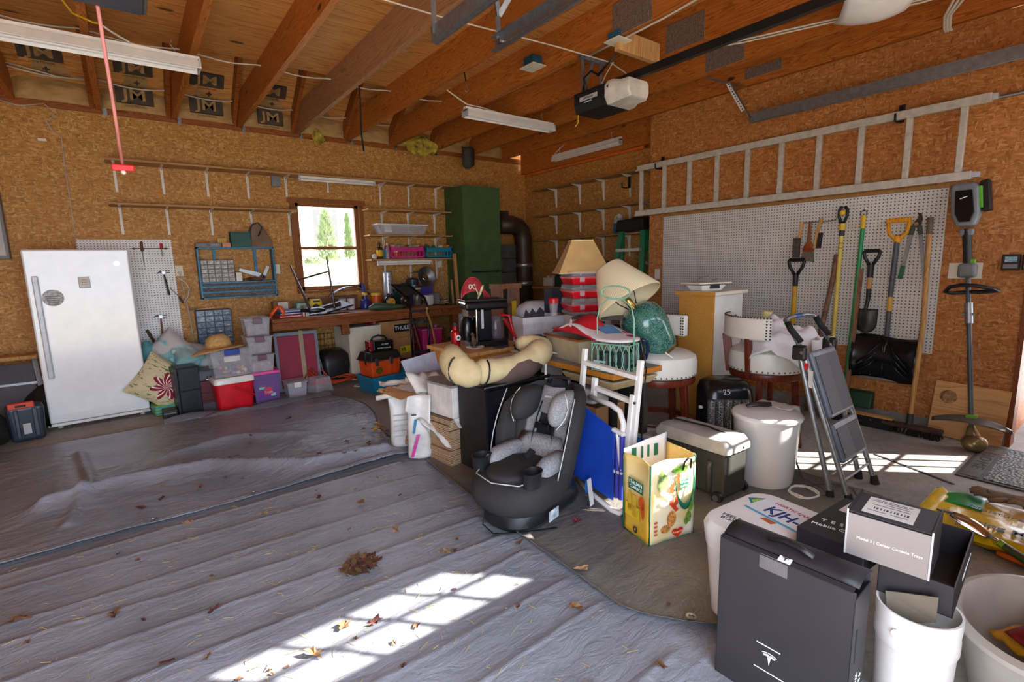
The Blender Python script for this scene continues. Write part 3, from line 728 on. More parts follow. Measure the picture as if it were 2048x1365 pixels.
t=thing('paint_stick','wooden stick lying on top of the dark blue drawer unit','stick',(.50,6.40,.945)); obj('stick',B().bar((0,0,.012),(.30,0,.02),.02,.012),M_PINE,t); obj('black_tip',B().bar((-.03,0,.01),(.04,0,.013),.023,.015),M_BLACK,t)
# ------------------------------------------------------------------ workbench
ZB=.835
t=thing('workbench','long rough timber workbench along the back wall','workbench',(1.15,5.75,0))
obj('top',B().bx(0,2.35,0,.74,ZB-.04,ZB),M_BENCH,t,bev=.004); obj('front_rail',B().bx(0,2.35,0,.04,ZB-.125,ZB-.041),M_BENCH,t,bev=.003)
for x,yl in ((.03,.55),(.85,.55),(2.24,.05)): obj('leg',B().bx(x,x+.09,yl,yl+.09,0,ZB-.042),M_BENCH,t)
obj('brace',B().bx(.75,.84,.05,.09,ZB-.25,ZB-.125),M_BENCH,t); obj('stretcher',B().bx(.03,2.3,.58,.62,.2,.29),M_BENCH,t)
# items on the bench
def on(x,y,dz=0): return (x,y,ZB+.001+dz)
t=thing('chain_saw_guard','orange plastic sawhorse bracket lying at the left end of the workbench','bracket',on(1.24,5.86)); obj('arch',B().tb([(-.09,0,.01),(-.05,0,.07),(.0,0,.125),(.03,0,.12),(.06,.0,.06),(.05,0,.01)],.016,8,flat=1.4),pm('e2521b',.45),t,smooth=True)
for k,(mm,lb,w,d) in enumerate(((M_RED,'red flat case at the bottom of the pile at the workbench left end',.24,.2),(pm('2a3d7a',.5),'dark blue flat case in the middle of the pile at the workbench left end',.22,.18),(pm('5b6f9a',.5),'slate blue folder on top of the pile on the left end of the workbench',.2,.17))):
    tt=thing('flat_case',lb,'case',on(1.37,5.94,k*.028)); obj('body',B().bx(-w/2,w/2,-d/2,d/2,0,.026),mm,tt,bev=.004); obj('edge_band',B().bx(-w/2-.001,w/2+.001,-d/2-.002,-d/2,.009,.015),M_WHITE,tt)
t=thing('tissue_carton','brown and white printed carton behind the flat cases on the workbench','carton',on(1.37,6.25)); obj('body',B().bx(-.1,.08,-.05,.05,0,.16),pm('8a5a3a',.6),t); obj('print_panel',B().bx(-.05,.06,-.053,-.05,.05,.15),M_WPAPER,t)
t=thing('picture_book','green book leaning back on the workbench left of the yellow drill case','book',on(1.60,6.25),rot=(rad(-14),0,rad(-8))); obj('cover',B().bx(-.09,.09,-.012,.012,0,.14),pm('2f5a4a',.5),t); obj('page_block',B().bx(-.086,.092,-.009,.009,.003,.137),M_IVORY,t); obj('picture',B().bx(-.06,.07,-.014,-.012,.03,.12),pm('9fb0a0',.6,var=.5,sc=18),t)
t=thing('tape_case','yellow plastic case with a dark round opening on the workbench','case',on(1.74,6.22)); obj('body',B().loft([[(x,y,z) for x,y in rrect(w_,.07,.02)] for z,w_ in ((0,.16),(.02,.165),(.13,.15),(.16,.12))]),pm('d9bd12',.4),t,smooth='auto'); obj('opening',B().cy((.0,-.037,.06),(.0,-.033,.06),.045,n=18).bx(-.045,.045,-.037,-.033,.0,.06),M_INK,t); obj('grip_slot',B().bx(-.03,.05,-.036,-.02,.125,.145),M_DGREY,t)
soft('dark_pouch','low black pouch lying in front of the yellow case on the workbench','pouch',on(1.68,6.0),(.17,.09,.04),M_BLACK,3,.3)
t=thing('clamp','silver pipe clamp lying at the front edge of the workbench','clamp',on(1.62,5.82)); obj('bar',B().cy((-.1,0,.015),(.1,.01,.018),.008,n=8),M_STEEL,t,smooth='auto'); obj('jaw',B().bx(-.11,-.07,-.015,.015,0,.04),M_STEEL,t); obj('screw',B().cy((.06,.01,.018),(.13,.012,.018),.013,n=10),M_STEEL,t)
t=thing('brass_can','squat copper coloured can at the front of the workbench','can',on(1.50,5.83)); obj('body',B().la([(.03,0),(.03,.035)],14),pm('a07060',.35,.4),t,smooth='auto'); obj('lid',B().la([(.031,.0355),(.031,.043)],14),M_STEEL,t,smooth='auto')
# folding chair frame standing upside down
t=thing('wooden_chair_legs','dark wooden chair lying upside down on the workbench with its legs in the air','chair',on(1.78,6.05))
for p,q in (((-.15,-.06,.02),(-.34,-.06,.57)),((.12,-.06,.03),(.07,-.06,.66))): obj('leg',B().tb([p,tuple((a+b)/2 for a,b in zip(p,q)),q],.013,8,rs=[.016,.013,.009]),pm('3b251c',.35),t,smooth='auto')
obj('stretcher',B().tb([(-.27,-.06,.40),(-.12,-.06,.44),(-.06,-.06,.455),(.09,-.06,.49)],.01,8,rs=[.008,.011,.012,.008]),pm('3b251c',.35),t,smooth='auto')
obj('seat',B().bar((-.2,-.12,.0125),(.30,.02,.10),.24,.022,(0,-.2,1)),pm('2a2030',.55),t,bev=.006)
obj('seat_rail',B().bar((-.18,-.06,.03),(.2,-.02,.10),.03,.05),pm('3b251c',.35),t)
for x,lb in ((2.10,'left white mug on the workbench under the window'),(2.21,'right white mug on the workbench under the window')):
    tt=thing('white_canister',lb,'canister',on(x,6.32),group='white canisters under the window'); obj('body',B().la([(.045,0),(.047,.13)],16),M_WHITE,tt,smooth='auto'); obj('lid',B().la([(.049,.1305),(.049,.142)],16),M_LGREY,tt,smooth='auto')
solo('brown_carton','long brown carton under the window sill on the workbench','carton',B().bx(-.3,.3,-.05,.05,0,.17),pm('6d4a33',.75),on(2.02,6.42),bev=.004)
solo('grey_case','curved grey plastic hood lying on the brown carton under the window','hood',B().gr(lambda u,v:((u-.5)*.52,(v-.5)*.12,.11*sin(pi*u)**.8),16,3),M_MGREY,on(2.24,6.40,.172),sol=.01,smooth=True)
t=bottle('grease_spray','blue spray bottle with a yellow nozzle under the window on the workbench','bottle',on(2.36,6.22),.06,.2,pm('2a2f80',.35),M_YELLOW,capr=.5,neck=.6); obj('trigger',B().bar((0,0,.2),(-.02,0,.32),.03,.03).bar((-.02,0,.31),(-.06,0,.33),.02,.02),pm('27378a',.35),t,bev=.004)
t=thing('wipes_tub','orange tub with a yellow lid on the workbench','tub',on(2.52,6.25)); obj('body',B().la([(.058,0),(.062,.05),(.058,.155)],18),pm('df5a1c',.4),t,smooth='auto'); obj('lid',B().la([(.063,.156),(.063,.185),(.05,.19)],18),pm('e0b02a',.4),t,smooth='auto')
t=thing('hand_cleaner_bottle','squat black bottle with a round orange label on the workbench','bottle',on(2.62,6.05)); obj('body',B().loft([[(x,y,z) for x,y in rrect(w_,.09,.03)] for z,w_ in ((0,.15),(.03,.16),(.11,.16),(.15,.11),(.165,.05),(.185,.05))]),M_BLACKG,t,smooth='auto'); obj('paper_label',B().cy((0,-.047,.075),(0,-.044,.075),.055,n=20),pm('e0962a',.5,var=.4,sc=40),t)
t=thing('silver_canister','tall silver canister with printed marks on the workbench by the window','canister',on(2.73,6.33)); obj('body',B().la([(.062,0),(.062,.44)],20),pm('aeb4c0',.3,.4),t,smooth='auto'); obj('lid',B().la([(.064,.4405),(.064,.45),(.055,.455)],20),M_LGREY,t,smooth='auto'); obj('print',B().bx(-.02,.0,-.064,-.06,.28,.3).bx(-.02,.0,-.064,-.06,.33,.35).bx(-.02,.0,-.064,-.06,.38,.4),pm('a05a5a'),t)
t=thing('green_spotlight','dark green handled lamp lying along the front of the workbench','lamp',on(2.53,5.84)); obj('body',B().tb([(-.26,.06,.03),(-.18,.05,.045),(-.05,.02,.035),(.12,0,.028),(.16,0,.028)],.03,12,rs=[.012,.05,.045,.024,.024]),pm('3c5138',.5),t,smooth='auto'); obj('cap',B().cy((.16,0,.028),(.2,-.005,.028),.026,n=12),M_INK,t,smooth='auto')
t=thing('teal_helmet','teal half open bowl shaped basket standing on edge on the workbench','basket',on(2.93,6.35))
obj('bowl',B().gr(lambda u,v:(.17*cos(pi*u)*(1-.15*v),-.09+.18*v,.04+.26*sin(pi*u)*(1-.2*v)),16,5),pm('14686c',.4),t,sol=.008,smooth=True); obj('dark_lining',B().gr(lambda u,v:(.15*cos(pi*u),.0,.02+.23*sin(pi*u)*v),16,4),pm('16302a',.7),t,sol=.004); obj('handle',B().cy((.13,-.09,.12),(.12,-.09,.32),.012,n=8),pm('2e8f9c',.4),t)
t=thing('glass_jar','tall smoky jar with a yellow lid on the workbench','jar',on(3.02,6.08)); obj('body',B().la([(.055,0),(.058,.01),(.058,.2),(.05,.215)],18),pm('6a6258',.15,alpha=.75),t,smooth='auto'); obj('lid',B().la([(.055,.2155),(.055,.235)],18),pm('c9c244',.4),t,smooth='auto')
solo('bronze_ball','dark bronze ball standing on the workbench beside the smoky jar','ball',B().sp((0,0,.075),.075,20,12),pm('4a3826',.3,.4),on(2.87,6.12),smooth=True)
t=thing('brass_fitting','small brass tap fitting on the workbench','fitting',on(3.04,5.92)); obj('base',B().la([(.05,0),(.045,.02),(.02,.03)],12),M_RUST,t,smooth='auto'); obj('spout',B().tb([(0,0,.03),(-.01,0,.08),(-.03,0,.11)],.01,8),M_BRASS,t,smooth=True)
t=tub('purple_tub','purple plastic tub at the back of the workbench under the short shelves','tub',on(3.16,6.34),.38,.22,.24,M_PURPLE,taper=.88)
t=thing('kettle','grey kettle with a tall wire handle on top of the purple tub','kettle',on(3.10,6.36,.245)); obj('body',B().la([(.075,0),(.085,.02),(.085,.09),(.06,.11),(.02,.12)],20),pm('4d525a',.3,.5),t,smooth='auto'); obj('handle',B().tb([(-.07,0,.1),(-.05,0,.17),(.05,0,.2),(.16,0,.16),(.17,0,.08)],.006,8),M_STEEL,t,smooth=True); obj('base_band',B().la([(.087,.0),(.087,.02)],20,cap=False),M_STEEL,t,smooth=True)
t=thing('bowl','matt white cup turned on its side in front of the purple tub','cup',on(3.14,6.0),rot=(0,rad(0),rad(20))); obj('body',B().loft([[(x,y,z) for x,y in rrect(w_,w_*.8,.03)] for z,w_ in ((0,.10),(.02,.13),(.13,.135),(.135,.12))]),M_WHITE,t,smooth='auto')
bottle('pump_bottle','small clear pump bottle behind the white cup on the workbench','bottle',on(3.08,6.16),.03,.22,M_CLEAR,M_WHITE,capr=.3,neck=.7)
t=thing('pillow_case','grey padded cushion standing on the workbench behind the hand truck','cushion',on(3.30,6.15)); obj('pad',B().loft([[(x*s_,y,z) for x,y in rrect(.2,.08,.035)] for z,s_ in ((0,.8),(.03,1),(.11,1),(.145,.75))]),M_MGREY,t,smooth='auto')
t=thing('clamp_light','round chrome clamp lamp reflector hanging beside the green cabinet','lamp',(3.27,6.25,1.20),rot=(rad(78),0,rad(8)))
obj('reflector',B().la([(.025,-.09),(.03,-.06),(.06,-.05),(.11,-.02),(.145,0),(.15,.004),(.143,.002),(.10,-.012),(.05,-.04)],28,cap=False),M_STEEL,t,smooth=True)
obj('socket',B().la([(.028,-.13),(.03,-.08)],14),M_BLACK,t,smooth='auto'); obj('bulb_ring',B().la([(.022,-.05),(.05,-.035),(.05,-.03),(.03,-.03)],20),M_CHROME,t,smooth=True)
solo('wooden_batten','cream wooden batten holding the clamp lamp upright on the workbench','batten',B().bx(-.025,.025,-.012,.012,0,.3),M_IVORY,on(3.30,6.32))
for k,(x,y,rz,lb) in enumerate(((3.36,5.95,.3,'yellowish printed sheet under the papers on the right end of the workbench'),(3.30,6.05,-.2,'white paper sheet at the back of the right end of the workbench'),(3.38,6.12,.1,'white folded paper on top at the right end of the workbench'))):
    solo('paper_sheet',lb,'paper',B().gr(lambda u,v:((u-.5)*.2,(v-.5)*.16,.012*sin(u*5+k)+.012*k+.012),8,4),pm('c9c58a',.7) if k==0 else M_WPAPER,on(x,y,.004),rz,sol=.003,smooth=True)
solo('hanging_cable','thin pale cord hanging beside the green cabinet down to the workbench','cord',B().tb([(3.62,6.46,1.36),(3.64,6.45,1.1),(3.66,6.44,.9),(3.67,6.44,.75)],.003,6),M_LGREY,smooth=True)

# ------------------------------------------------------------------ green cabinet and planks
t=thing('green_cabinet','tall dark green painted wooden cabinet in the back corner','cabinet',(3.74,5.98,0))
obj('carcass',B().bx(0,.61,.022,.51,0,2.43),M_DGREEN,t,bev=.004)
for k,(x0,x1) in enumerate(((.0,.215),(.217,.61))): obj('door',B().bx(x0,x1,0,.02,.05,2.43),M_DGREEN,t,bev=.003)
obj('handle',B().cy((.08,-.035,1.255),(.58,-.035,1.255),.009,n=10).bx(.10,.112,-.035,0,1.245,1.265).bx(.51,.522,-.035,0,1.245,1.265),M_BLACK,t); obj('handle_mount',B().bx(.1,.118,-.052,-.042,1.235,1.28).bx(.505,.523,-.052,-.042,1.235,1.28),M_CHROME,t)
for x,y,L,lb,rx,ry,w in ((3.57,5.88,1.52,'tall pale plank leaning on the green cabinet',-6,1,.045),(3.47,5.84,1.17,'thin stick leaning beside the tall plank',-8,2,.02)):
    t=thing('plank',lb,'plank',(x,y,.0),rot=(rad(rx),rad(ry),0)); obj('board',B().bx(-w/2,w/2,-.012,.012,0.004,L),M_HANDLE,t)
for x,y,w,h,lb,mm in ((3.50,5.80,.10,.82,'narrow grey metal panel leaning at the right end of the workbench',M_LGREY),(3.63,5.90,.14,.84,'wider white panel leaning against the green cabinet',M_WHITE)):
    t=thing('leaning_panel',lb,'panel',(x,y,0),rot=(rad(-4),0,rad(-12)),group='panels leaning by the green cabinet'); obj('sheet',B().bx(-w/2,w/2,-.01,.01,.001,h),mm,t); obj('edge_trim',B().bx(w/2,w/2+.012,-.012,.012,.001,h),M_PINE,t)

# ------------------------------------------------------------------ things under the bench
def framed(label,loc,rot,w,h):
    t=thing('folding_screen',label,'panel',loc,rot=rot)
    obj('cloth_face',B().bx(-w/2+.03,w/2-.03,-.005,.005,.04,h-.04),M_MAROON,t)
    b=B().bx(-w/2,w/2,-.012,.012,h-.035,h).bx(-w/2,w/2,-.012,.012,0.002,.035).bx(-w/2,-w/2+.03,-.012,.012,.035,h-.035).bx(w/2-.03,w/2,-.012,.012,.035,h-.035); obj('grey_border',b,pm('6f7a8a',.5),t)
    obj('tape_strap',B().bx(.03,.075,-.016,-.0125,.0,h+.01),pm('a08a6a',.5),t); return t
framed('wide maroon panel with a grey border strapped with tape under the workbench',(1.42,5.90,0),(rad(-7),0,rad(-4)),.46,.66)
t=thing('dog_crate','black wire crate panel standing behind the maroon panel under the workbench','crate',(1.95,6.38,0)); b=B()
for i in range(13): b.cy((-.28+i*.047,0,.0),(-.28+i*.047,0,.56),.003,n=6)
for z in (.02,.1,.2,.3,.4,.48,.55): b.cy((-.29,0,z),(.29,0,z),.0035,n=6)
obj('wire_panel',b,M_BLACKM,t)
t=thing('moulded_chair','black plastic seat shell lying under the workbench before the wire crate','seat',(1.86,6.1,0)); obj('shell',B().loft([[(x,y,z) for x,y in rrect(w_,d_,.06)] for z,w_,d_ in ((0,.28,.3),(.2,.33,.34),(.33,.32,.3),(.39,.2,.2))]),M_BLACK,t,smooth='auto'); obj('metal_leg',B().bar((-.15,-.2,.003),(-.19,-.12,.3),.012,.012),M_MGREY,t)
t=thing('white_cabinet','cream white drawer cabinet under the workbench','cabinet',(2.02,5.93,0),rad(4)); obj('carcass',B().bx(0,.42,.0,.45,0,.63),M_IVORY,t,bev=.004); obj('front_panel',B().bx(.005,.415,-.014,0,.03,.60),M_IVORY,t,bev=.004); obj('top',B().bx(-.005,.425,-.018,.455,.631,.645),M_IVORY,t,bev=.003)
solo('red_pliers','red gripped pliers lying on the cream cabinet','pliers',B().bar((-.08,0,.012),(.02,0,.02),.03,.02).bar((.02,0,.02),(.09,.02,.03),.025,.03).bar((-.02,.02,.012),(.06,-.02,.03),.02,.03),M_DRED,(2.33,6.0,.647),bev=.005)
t=thing('tall_carton','tall brown cardboard carton with a black logo label under the workbench','carton',(2.55,5.98,0),rad(6))
obj('body',B().bx(-.12,.36,0,.42,0,.67),M_CARD,t,bev=.003); obj('tape',B().bx(-.125,.0,-.002,.0,.6,.67),pm('b98d57',.4),t); obj('logo_label',B().bx(.08,.30,-.003,0,.52,.62),M_INK,t); text(t,'THULE',.07,M_WINK,(.19,-.0045,.57),bold=.001)
obj('side_label',B().bx(-.123,-.12,.12,.32,.5,.62),M_INK,t); obj('shipping_label',B().bx(.15,.30,-.003,0,.24,.33),pm('d9c81e',.5),t); text(t,'Y/L',.06,M_INK,(.2,-.0045,.285),bold=.002); text(t,'Transport Rack',.022,pm('6a4d30'),(.21,-.003,.45))
t=thing('hand_truck','black tubular hand truck standing before the workbench','hand truck',(2.86,5.72,0),rad(-12))
for x in (-.11,.11): obj('rail',B().tb([(x-.02,-.08,.02),(x-.01,-.02,.5),(x,.0,.86),(x-.02,.05,.96),(x-.2,.12,1.13)],.014,10),M_BLACKG,t,smooth=True)
obj('top_bar',B().cy((-.31,.12,1.13),(-.09,.12,1.13),.014,n=10),M_BLACKG,t); obj('top_plate',B().hexa([(-.2,.07,1.0),(.06,.07,1.0),(.06,.08,1.0),(-.2,.08,1.0),(-.31,.12,1.12),(-.1,.12,1.12),(-.1,.13,1.12),(-.31,.13,1.12)]),M_BLACK,t)
for z in (.28,.66,.8): obj('crossbar',B().bar((-.12,-.02,z),(.11,-.02,z),.012,.03),M_BLACK,t)
obj('toe_plate',B().bx(-.15,.11,-.26,-.06,.0,.01),M_BLACK,t); obj('latch',B().cb((0,-.035,.66),(.05,.02,.03)),M_CHROME,t)
for x in (-.16,.14):
    wh=obj('wheel',B().cy((x-.025,.06,.085),(x+.025,.06,.085),.085,n=20),M_BLACKM,t,smooth='auto'); obj('hub',B().cy((x-.03,.06,.085),(x+.03,.06,.085),.035,n=14),M_DRED,wh)
t=thing('red_pole','dark red pole leaning between the hand truck rails','pole',(2.98,5.86,0),rot=(rad(-8),rad(-9),0)); obj('shaft',B().cy((0,0,.012),(0,0,.72),.022,n=10),M_DRED,t,smooth='auto'); obj('grip',B().cy((0,0,.6),(0,0,.74),.025,n=10),M_BLACK,t)
t=thing('felling_axe','curved bare wooden axe handle leaning on the workbench','handle',(3.0,5.55,.0)); obj('shaft',B().tb([(-.01,0,.03),(-.02,.02,.2),(.0,.06,.4),(-.005,.11,.6),(-.05,.14,.78),(-.03,.15,.83)],.02,10,flat=.6,rs=[.03,.024,.022,.022,.024,.034]),M_HANDLE,t,smooth='auto'); obj('head',B().bx(-.1,.06,-.02,.02,0,.05),M_RUST,t,bev=.006)
t=thing('pink_box','bright pink plastic box under the right end of the workbench','box',(3.15,6.05,0)); obj('body',B().fr((.28,.2),(.3,.22),0,.5),M_PINK,t,bev=.01); obj('lid',B().bx(-.155,.155,-.115,.115,.501,.53),pm('d8548f',.4),t,bev=.008); obj('knob',B().sp((.08,-.05,.545),.025,12,8),pm('e08aa8'),t,smooth=True)
t=thing('blue_ball','blue ball under the right end of the workbench','ball',(3.10,5.8,0)); obj('ball',B().sp((0,0,.13),.13,22,14),M_BLUE,t,smooth=True)
t=thing('steel_bin','slim stainless steel pedal bin beside the workbench','bin',(3.22,5.42,0)); obj('body',B().loft([[(x,y,z) for x,y in rrect(.2,.26,.08,6)] for z in (.02,.42)]),M_STEEL,t,smooth='auto'); obj('lid',B().loft([[(x*s_,y*s_,z) for x,y in rrect(.205,.265,.08,6)] for z,s_ in ((.421,1),(.445,1),(.455,.9))]),M_DGREY,t,smooth='auto'); obj('base_ring',B().loft([[(x,y,z) for x,y in rrect(.205,.265,.08,6)] for z in (0,.02)]),M_BLACK,t)
t=tub('grey_bin','dark blue grey plastic bin behind the steel pedal bin','bin',(3.50,5.42,0),.34,.3,.45,pm('4a5a70',.5),taper=.85,rim=pm('1f3450',.5))

# ------------------------------------------------------------------ toolboxes in front of the bench
t=tub('teal_bin','teal plastic bin supporting the orange toolbox','bin',(2.13,5.27,0),.44,.34,.185,pm('1a7ea6',.4),rz=rad(10),taper=.84)
t=thing('orange_toolbox','orange toolbox with a black lid standing in the teal bin','toolbox',(2.12,5.28,.17),rad(10))
obj('body',B().fr((.34,.24),(.38,.27),.0,.19),pm('e0561a',.4),t,bev=.012); obj('lid',B().fr((.40,.29),(.34,.23),.191,.275),M_BLACK,t,bev=.015); obj('seal',B().bx(-.202,.202,-.147,.147,.178,.192),M_DGREY,t)
for x in (-.13,.05): obj('latch',B().bx(x-.02,x+.02,-.16,-.146,.13,.21),M_STEEL,t,bev=.003)
obj('sticker',B().cy((-.09,-.135,.075),(-.09,-.128,.075),.04,n=18),pm('6a5a20',.5,var=.6,sc=60),t); obj('ribs',B().bx(.06,.075,-.137,-.12,.02,.17).bx(.13,.145,-.137,-.12,.02,.17),pm('c94a14',.4),t)
t=thing('battery_charger','red and black battery charger with a carry handle on the orange toolbox','charger',(2.14,5.28,.446),rad(-4)); obj('body',B().bx(-.10,.13,-.07,.07,0,.11),M_BLACKG,t,bev=.012); obj('red_side',B().bx(-.15,-.101,-.075,.075,0,.115),pm('8e1a1c',.4),t,bev=.012); obj('handle',B().tb([(-.10,0,.11),(-.08,0,.15),(-.02,0,.165),(.05,0,.15),(.08,0,.11)],.012,8),M_BLACK,t,smooth=True); text(t,'BATTERY CHARGER',.017,M_WINK,(.02,-.0715,.03)); text(t,'6/2 AMP',.022,M_WINK,(.03,-.0715,.07)); obj('lead',B().tb([(-.14,-.07,.05),(-.2,-.1,.03),(-.21,-.1,-.08),(-.2,-.08,-.14)],.008,8),M_BLACK,t,smooth=True)
t=thing('treat_carton','green and brown printed treat carton standing behind the teal bin','carton',(2.62,5.45,0),rad(6)); obj('body',B().bx(-.16,.1,-.0,.22,0,.215),pm('9a8a78',.6,var=.3,sc=16),t); obj('green_band',B().bx(-.161,.101,-.003,.0,.155,.216),pm('4f8a3e',.5),t); obj('red_banner',B().bx(-.1,.08,-.005,-.002,.06,.145),pm('7c1720',.5),t); text(t,'MIGHTY',.036,M_WINK,(-.01,-.0065,.12),bold=.001); text(t,'MEATY',.036,M_WINK,(-.01,-.0065,.084),bold=.001); obj('open_flap',B().hexa([(-.16,.0,.216),(.1,.0,.216),(.1,.005,.216),(-.16,.005,.216),(-.18,.12,.27),(.06,.12,.25),(.06,.125,.25),(-.18,.125,.27)]),pm('3d332c',.7),t)

# ------------------------------------------------------------------ stack in front of the pegboard: bins, coolers, speaker, cushions
def clear_bin(label,loc,w,d,h,rz=0,lidm=None,latch=None,group='clear storage bins by the back wall',mat=None):
    t=thing('clear_bin',label,'storage bin',loc,rz,group)
    obj('body',B().shell((w*.86,d*.86),(w,d),0,h,.003),mat or M_CLEAR,t)
    obj('lid',B().bx(-w/2-.012,w/2+.012,-d/2-.012,d/2+.012,h+.001,h+.012).bx(-w/2+.02,w/2-.02,-d/2+.02,d/2-.02,h+.013,h+.018),lidm or M_CLEARB,t,bev=.003)
    if latch:
        obj('latch',B().bx(-w*.18,w*.18,-d/2-.022,-d/2-.010,h-.045,h+.012),latch,t,bev=.005)
    return t
t=clear_bin('clear bin with a blue latch, straw hat on its lid, on the red cooler',(.70,5.62,.337),.37,.28,.26,rad(3),None,pm('1e3f9a',.4))
obj('price_label',B().bx(-.07,.07,-.138,-.134,.15,.20),M_WPAPER,t)
toys=[pm('c96a7a'),pm('d8cbb0'),pm('9a86b8'),pm('8fb0a0'),pm('d8a05a')]
for i in range(22):
    x,y=R.uniform(-.13,.13),R.uniform(-.09,.09)
    solo('toy_piece','small pastel toy piece in the clear bin under the straw hat','toy',B().sp((0,0,.02),(R.uniform(.015,.03),R.uniform(.015,.03),.02),8,6),toys[i%5],(.70+x,5.62+y,.343+(i%3)*.024),group='toy pieces in the clear bin',smooth=True)
t=thing('straw_hat','wide brimmed straw sun hat resting on the clear bin','hat',(.62,5.58,.617),rot=(rad(-5),rad(-4),0))
M_STRAW=pm('c9a066',.85,var=.12,sc=40,bump=.0015,bsc=140)
obj('crown',B().la([(.115,0.01),(.112,.05),(.10,.10),(.06,.13),(.0,.138)],28),M_STRAW,t,smooth=True)
obj('brim',B().gr(lambda u,v:((.112+.13*v)*cos(2*pi*u),(.112+.13*v)*sin(2*pi*u)*.9,.012-.045*v*v*(.4+.6*(cos(2*pi*u-pi)>0)*abs(cos(2*pi*u)))),40,5),M_STRAW,t,sol=.004,smooth=True)
obj('ribbon',B().la([(.117,.008),(.115,.03)],28,cap=False),pm('b58a50',.8),t,smooth=True)
t=thing('red_cooler','red picnic cooler with a white lid and a swing handle','cooler',(.70,5.60,0),rad(4)); obj('body',B().loft([[(x,y,z) for x,y in rrect(w_,w_*.72,.03)] for z,w_ in ((0,.30),(.27,.345))]),pm('d01526',.35),t,smooth='auto'); obj('lid',B().loft([[(x,y,z) for x,y in rrect(w_,w_*.74,.035)] for z,w_ in ((.271,.36),(.31,.36),(.33,.33))]),M_WHITEG,t,smooth='auto')
obj('handle',B().bar((-.03,-.138,.245),(.16,-.16,.13),.012,.045,(0,-1,0)),pm('d01526',.35),t,bev=.01); obj('pivot',B().cy((-.03,-.15,.245),(-.03,-.11,.245),.012,n=12),pm('d01526',.35),t)
t=thing('treat_bucket','see-through purple bucket with a pink lid and a printed label','bucket',(1.0,5.66,0)); obj('body',B().shell((.22,.22),(.26,.26),0,.30,.004),M_CLEARP,t); obj('lid',B().fr((.275,.275),(.27,.27),.302,.335),pm('e04a9a',.35),t,bev=.006); obj('collar',B().fr((.268,.268),(.27,.27),.22,.25),M_CLEARP,t)
obj('printed_label',B().bx(-.085,.085,-.128,-.124,.05,.2),pm('6a1484',.4),t,rot=(rad(-4),0,0)); obj('label_badge',B().bx(-.03,.045,-.133,-.128,.08,.155),pm('c8204a',.4),t,rot=(rad(-4),0,0)); obj('label_sun',B().cy((.055,-.133,.185),(.055,-.128,.185),.02,n=14),M_YELLOW,t,rot=(rad(-4),0,0)); obj('label_card',B().bx(-.075,-.02,-.133,-.128,.14,.18).bx(.03,.075,-.133,-.128,.06,.09),pm('7fc0b8',.4),t,rot=(rad(-4),0,0)); text(t,'Treats',.03,M_WINK,(.008,-.142,.118))
for k,lb in enumerate(('lowest clear shoe box of the tall stack on the purple bucket','second clear shoe box from the bottom of the tall stack on the purple bucket','topmost clear shoe box of the tall stack on the purple bucket')):
    t=clear_bin(lb,(.97,5.64,.337+k*.187),.235,.26,.165,rad(2-2*k),None,pm('6b4a5a',.4),mat=M_CLEARB)
    obj('folded_cloth',B().bx(-.09,.09,-.10,.10,.006,.10+.02*k),pm('8d8490' if k else 'b58a94',.8,var=.3,sc=20),t,bev=.02)
clear_bin('small clear bin with white latches on the floor right of the purple bucket',(1.30,5.66,0),.2,.2,.155,0,None,M_WHITE,mat=M_CLEARB)
t=thing('clear_box','upturned clear plastic box on the floor before the orange cord','storage bin',(1.56,5.66,0),rad(15)); obj('body',B().fr((.21,.2),(.17,.16),0.001,.17),M_CLEARB,t,bev=.008); obj('rim',B().bx(-.11,.11,-.105,.105,0,.008),M_CLEARB,t)
t=thing('speaker_cabinet','black floor standing speaker beside the cushions','speaker',(.345,5.64,0),rad(8)); obj('cabinet',B().bx(-.09,.09,0,.24,0,.46),pm('20242c',.35),t,bev=.008); obj('side_edge',B().bx(-.115,-.091,.0,.22,.0,.455),pm('2c323c',.35),t,bev=.006); obj('upper_cover',B().bx(-.085,.085,-.012,0,.235,.45),pm('262c36',.35),t,bev=.005); obj('lower_cover',B().bx(-.085,.085,-.012,0,.02,.23),pm('232932',.35),t,bev=.005)
arch=[(-.055,.02),(.06,.02),(.06,.13)]+[(.0025+.0575*cos(a*pi/8),.13+.04*sin(a*pi/8)) for a in range(1,8)]+[(-.055,.13)]
obj('port',B().pr(arch,-.018,-.011),pm('161a20',.4),t)
t=thing('adapter_box','small black box on the floor at the foot of the speaker','box',(.16,5.66,0)); obj('body',B().bx(-.06,.06,-.06,.08,0,.075),M_BLACK,t,bev=.006); obj('front_strip',B().bx(-.05,.05,-.063,-.06,.04,.05),M_MGREY,t)
t=thing('tool_chest','dark red and grey tool chest half hidden behind the red cooler','tool chest',(.50,5.78,0),rad(6)); obj('body',B().bx(-.11,.14,-.1,.2,0,.29),pm('571421',.5),t); obj('grey_top',B().bx(-.115,.145,-.105,.205,.291,.40),pm('565a64',.4),t,bev=.02); obj('clasp',B().tb([(-.01,-.115,.34),(-.03,-.125,.31),(.0,-.125,.30),(.03,-.125,.31),(.01,-.115,.34)],.008,8),M_CHROME,t,smooth=True)
for z in (.09,.17): obj('drawer_gap',B().bx(-.105,.135,-.103,-.1,z,z+.008),M_INK,t)
obj('base_strip',B().bx(-.112,.142,-.106,-.1,0,.07),pm('4a4450',.5),t)
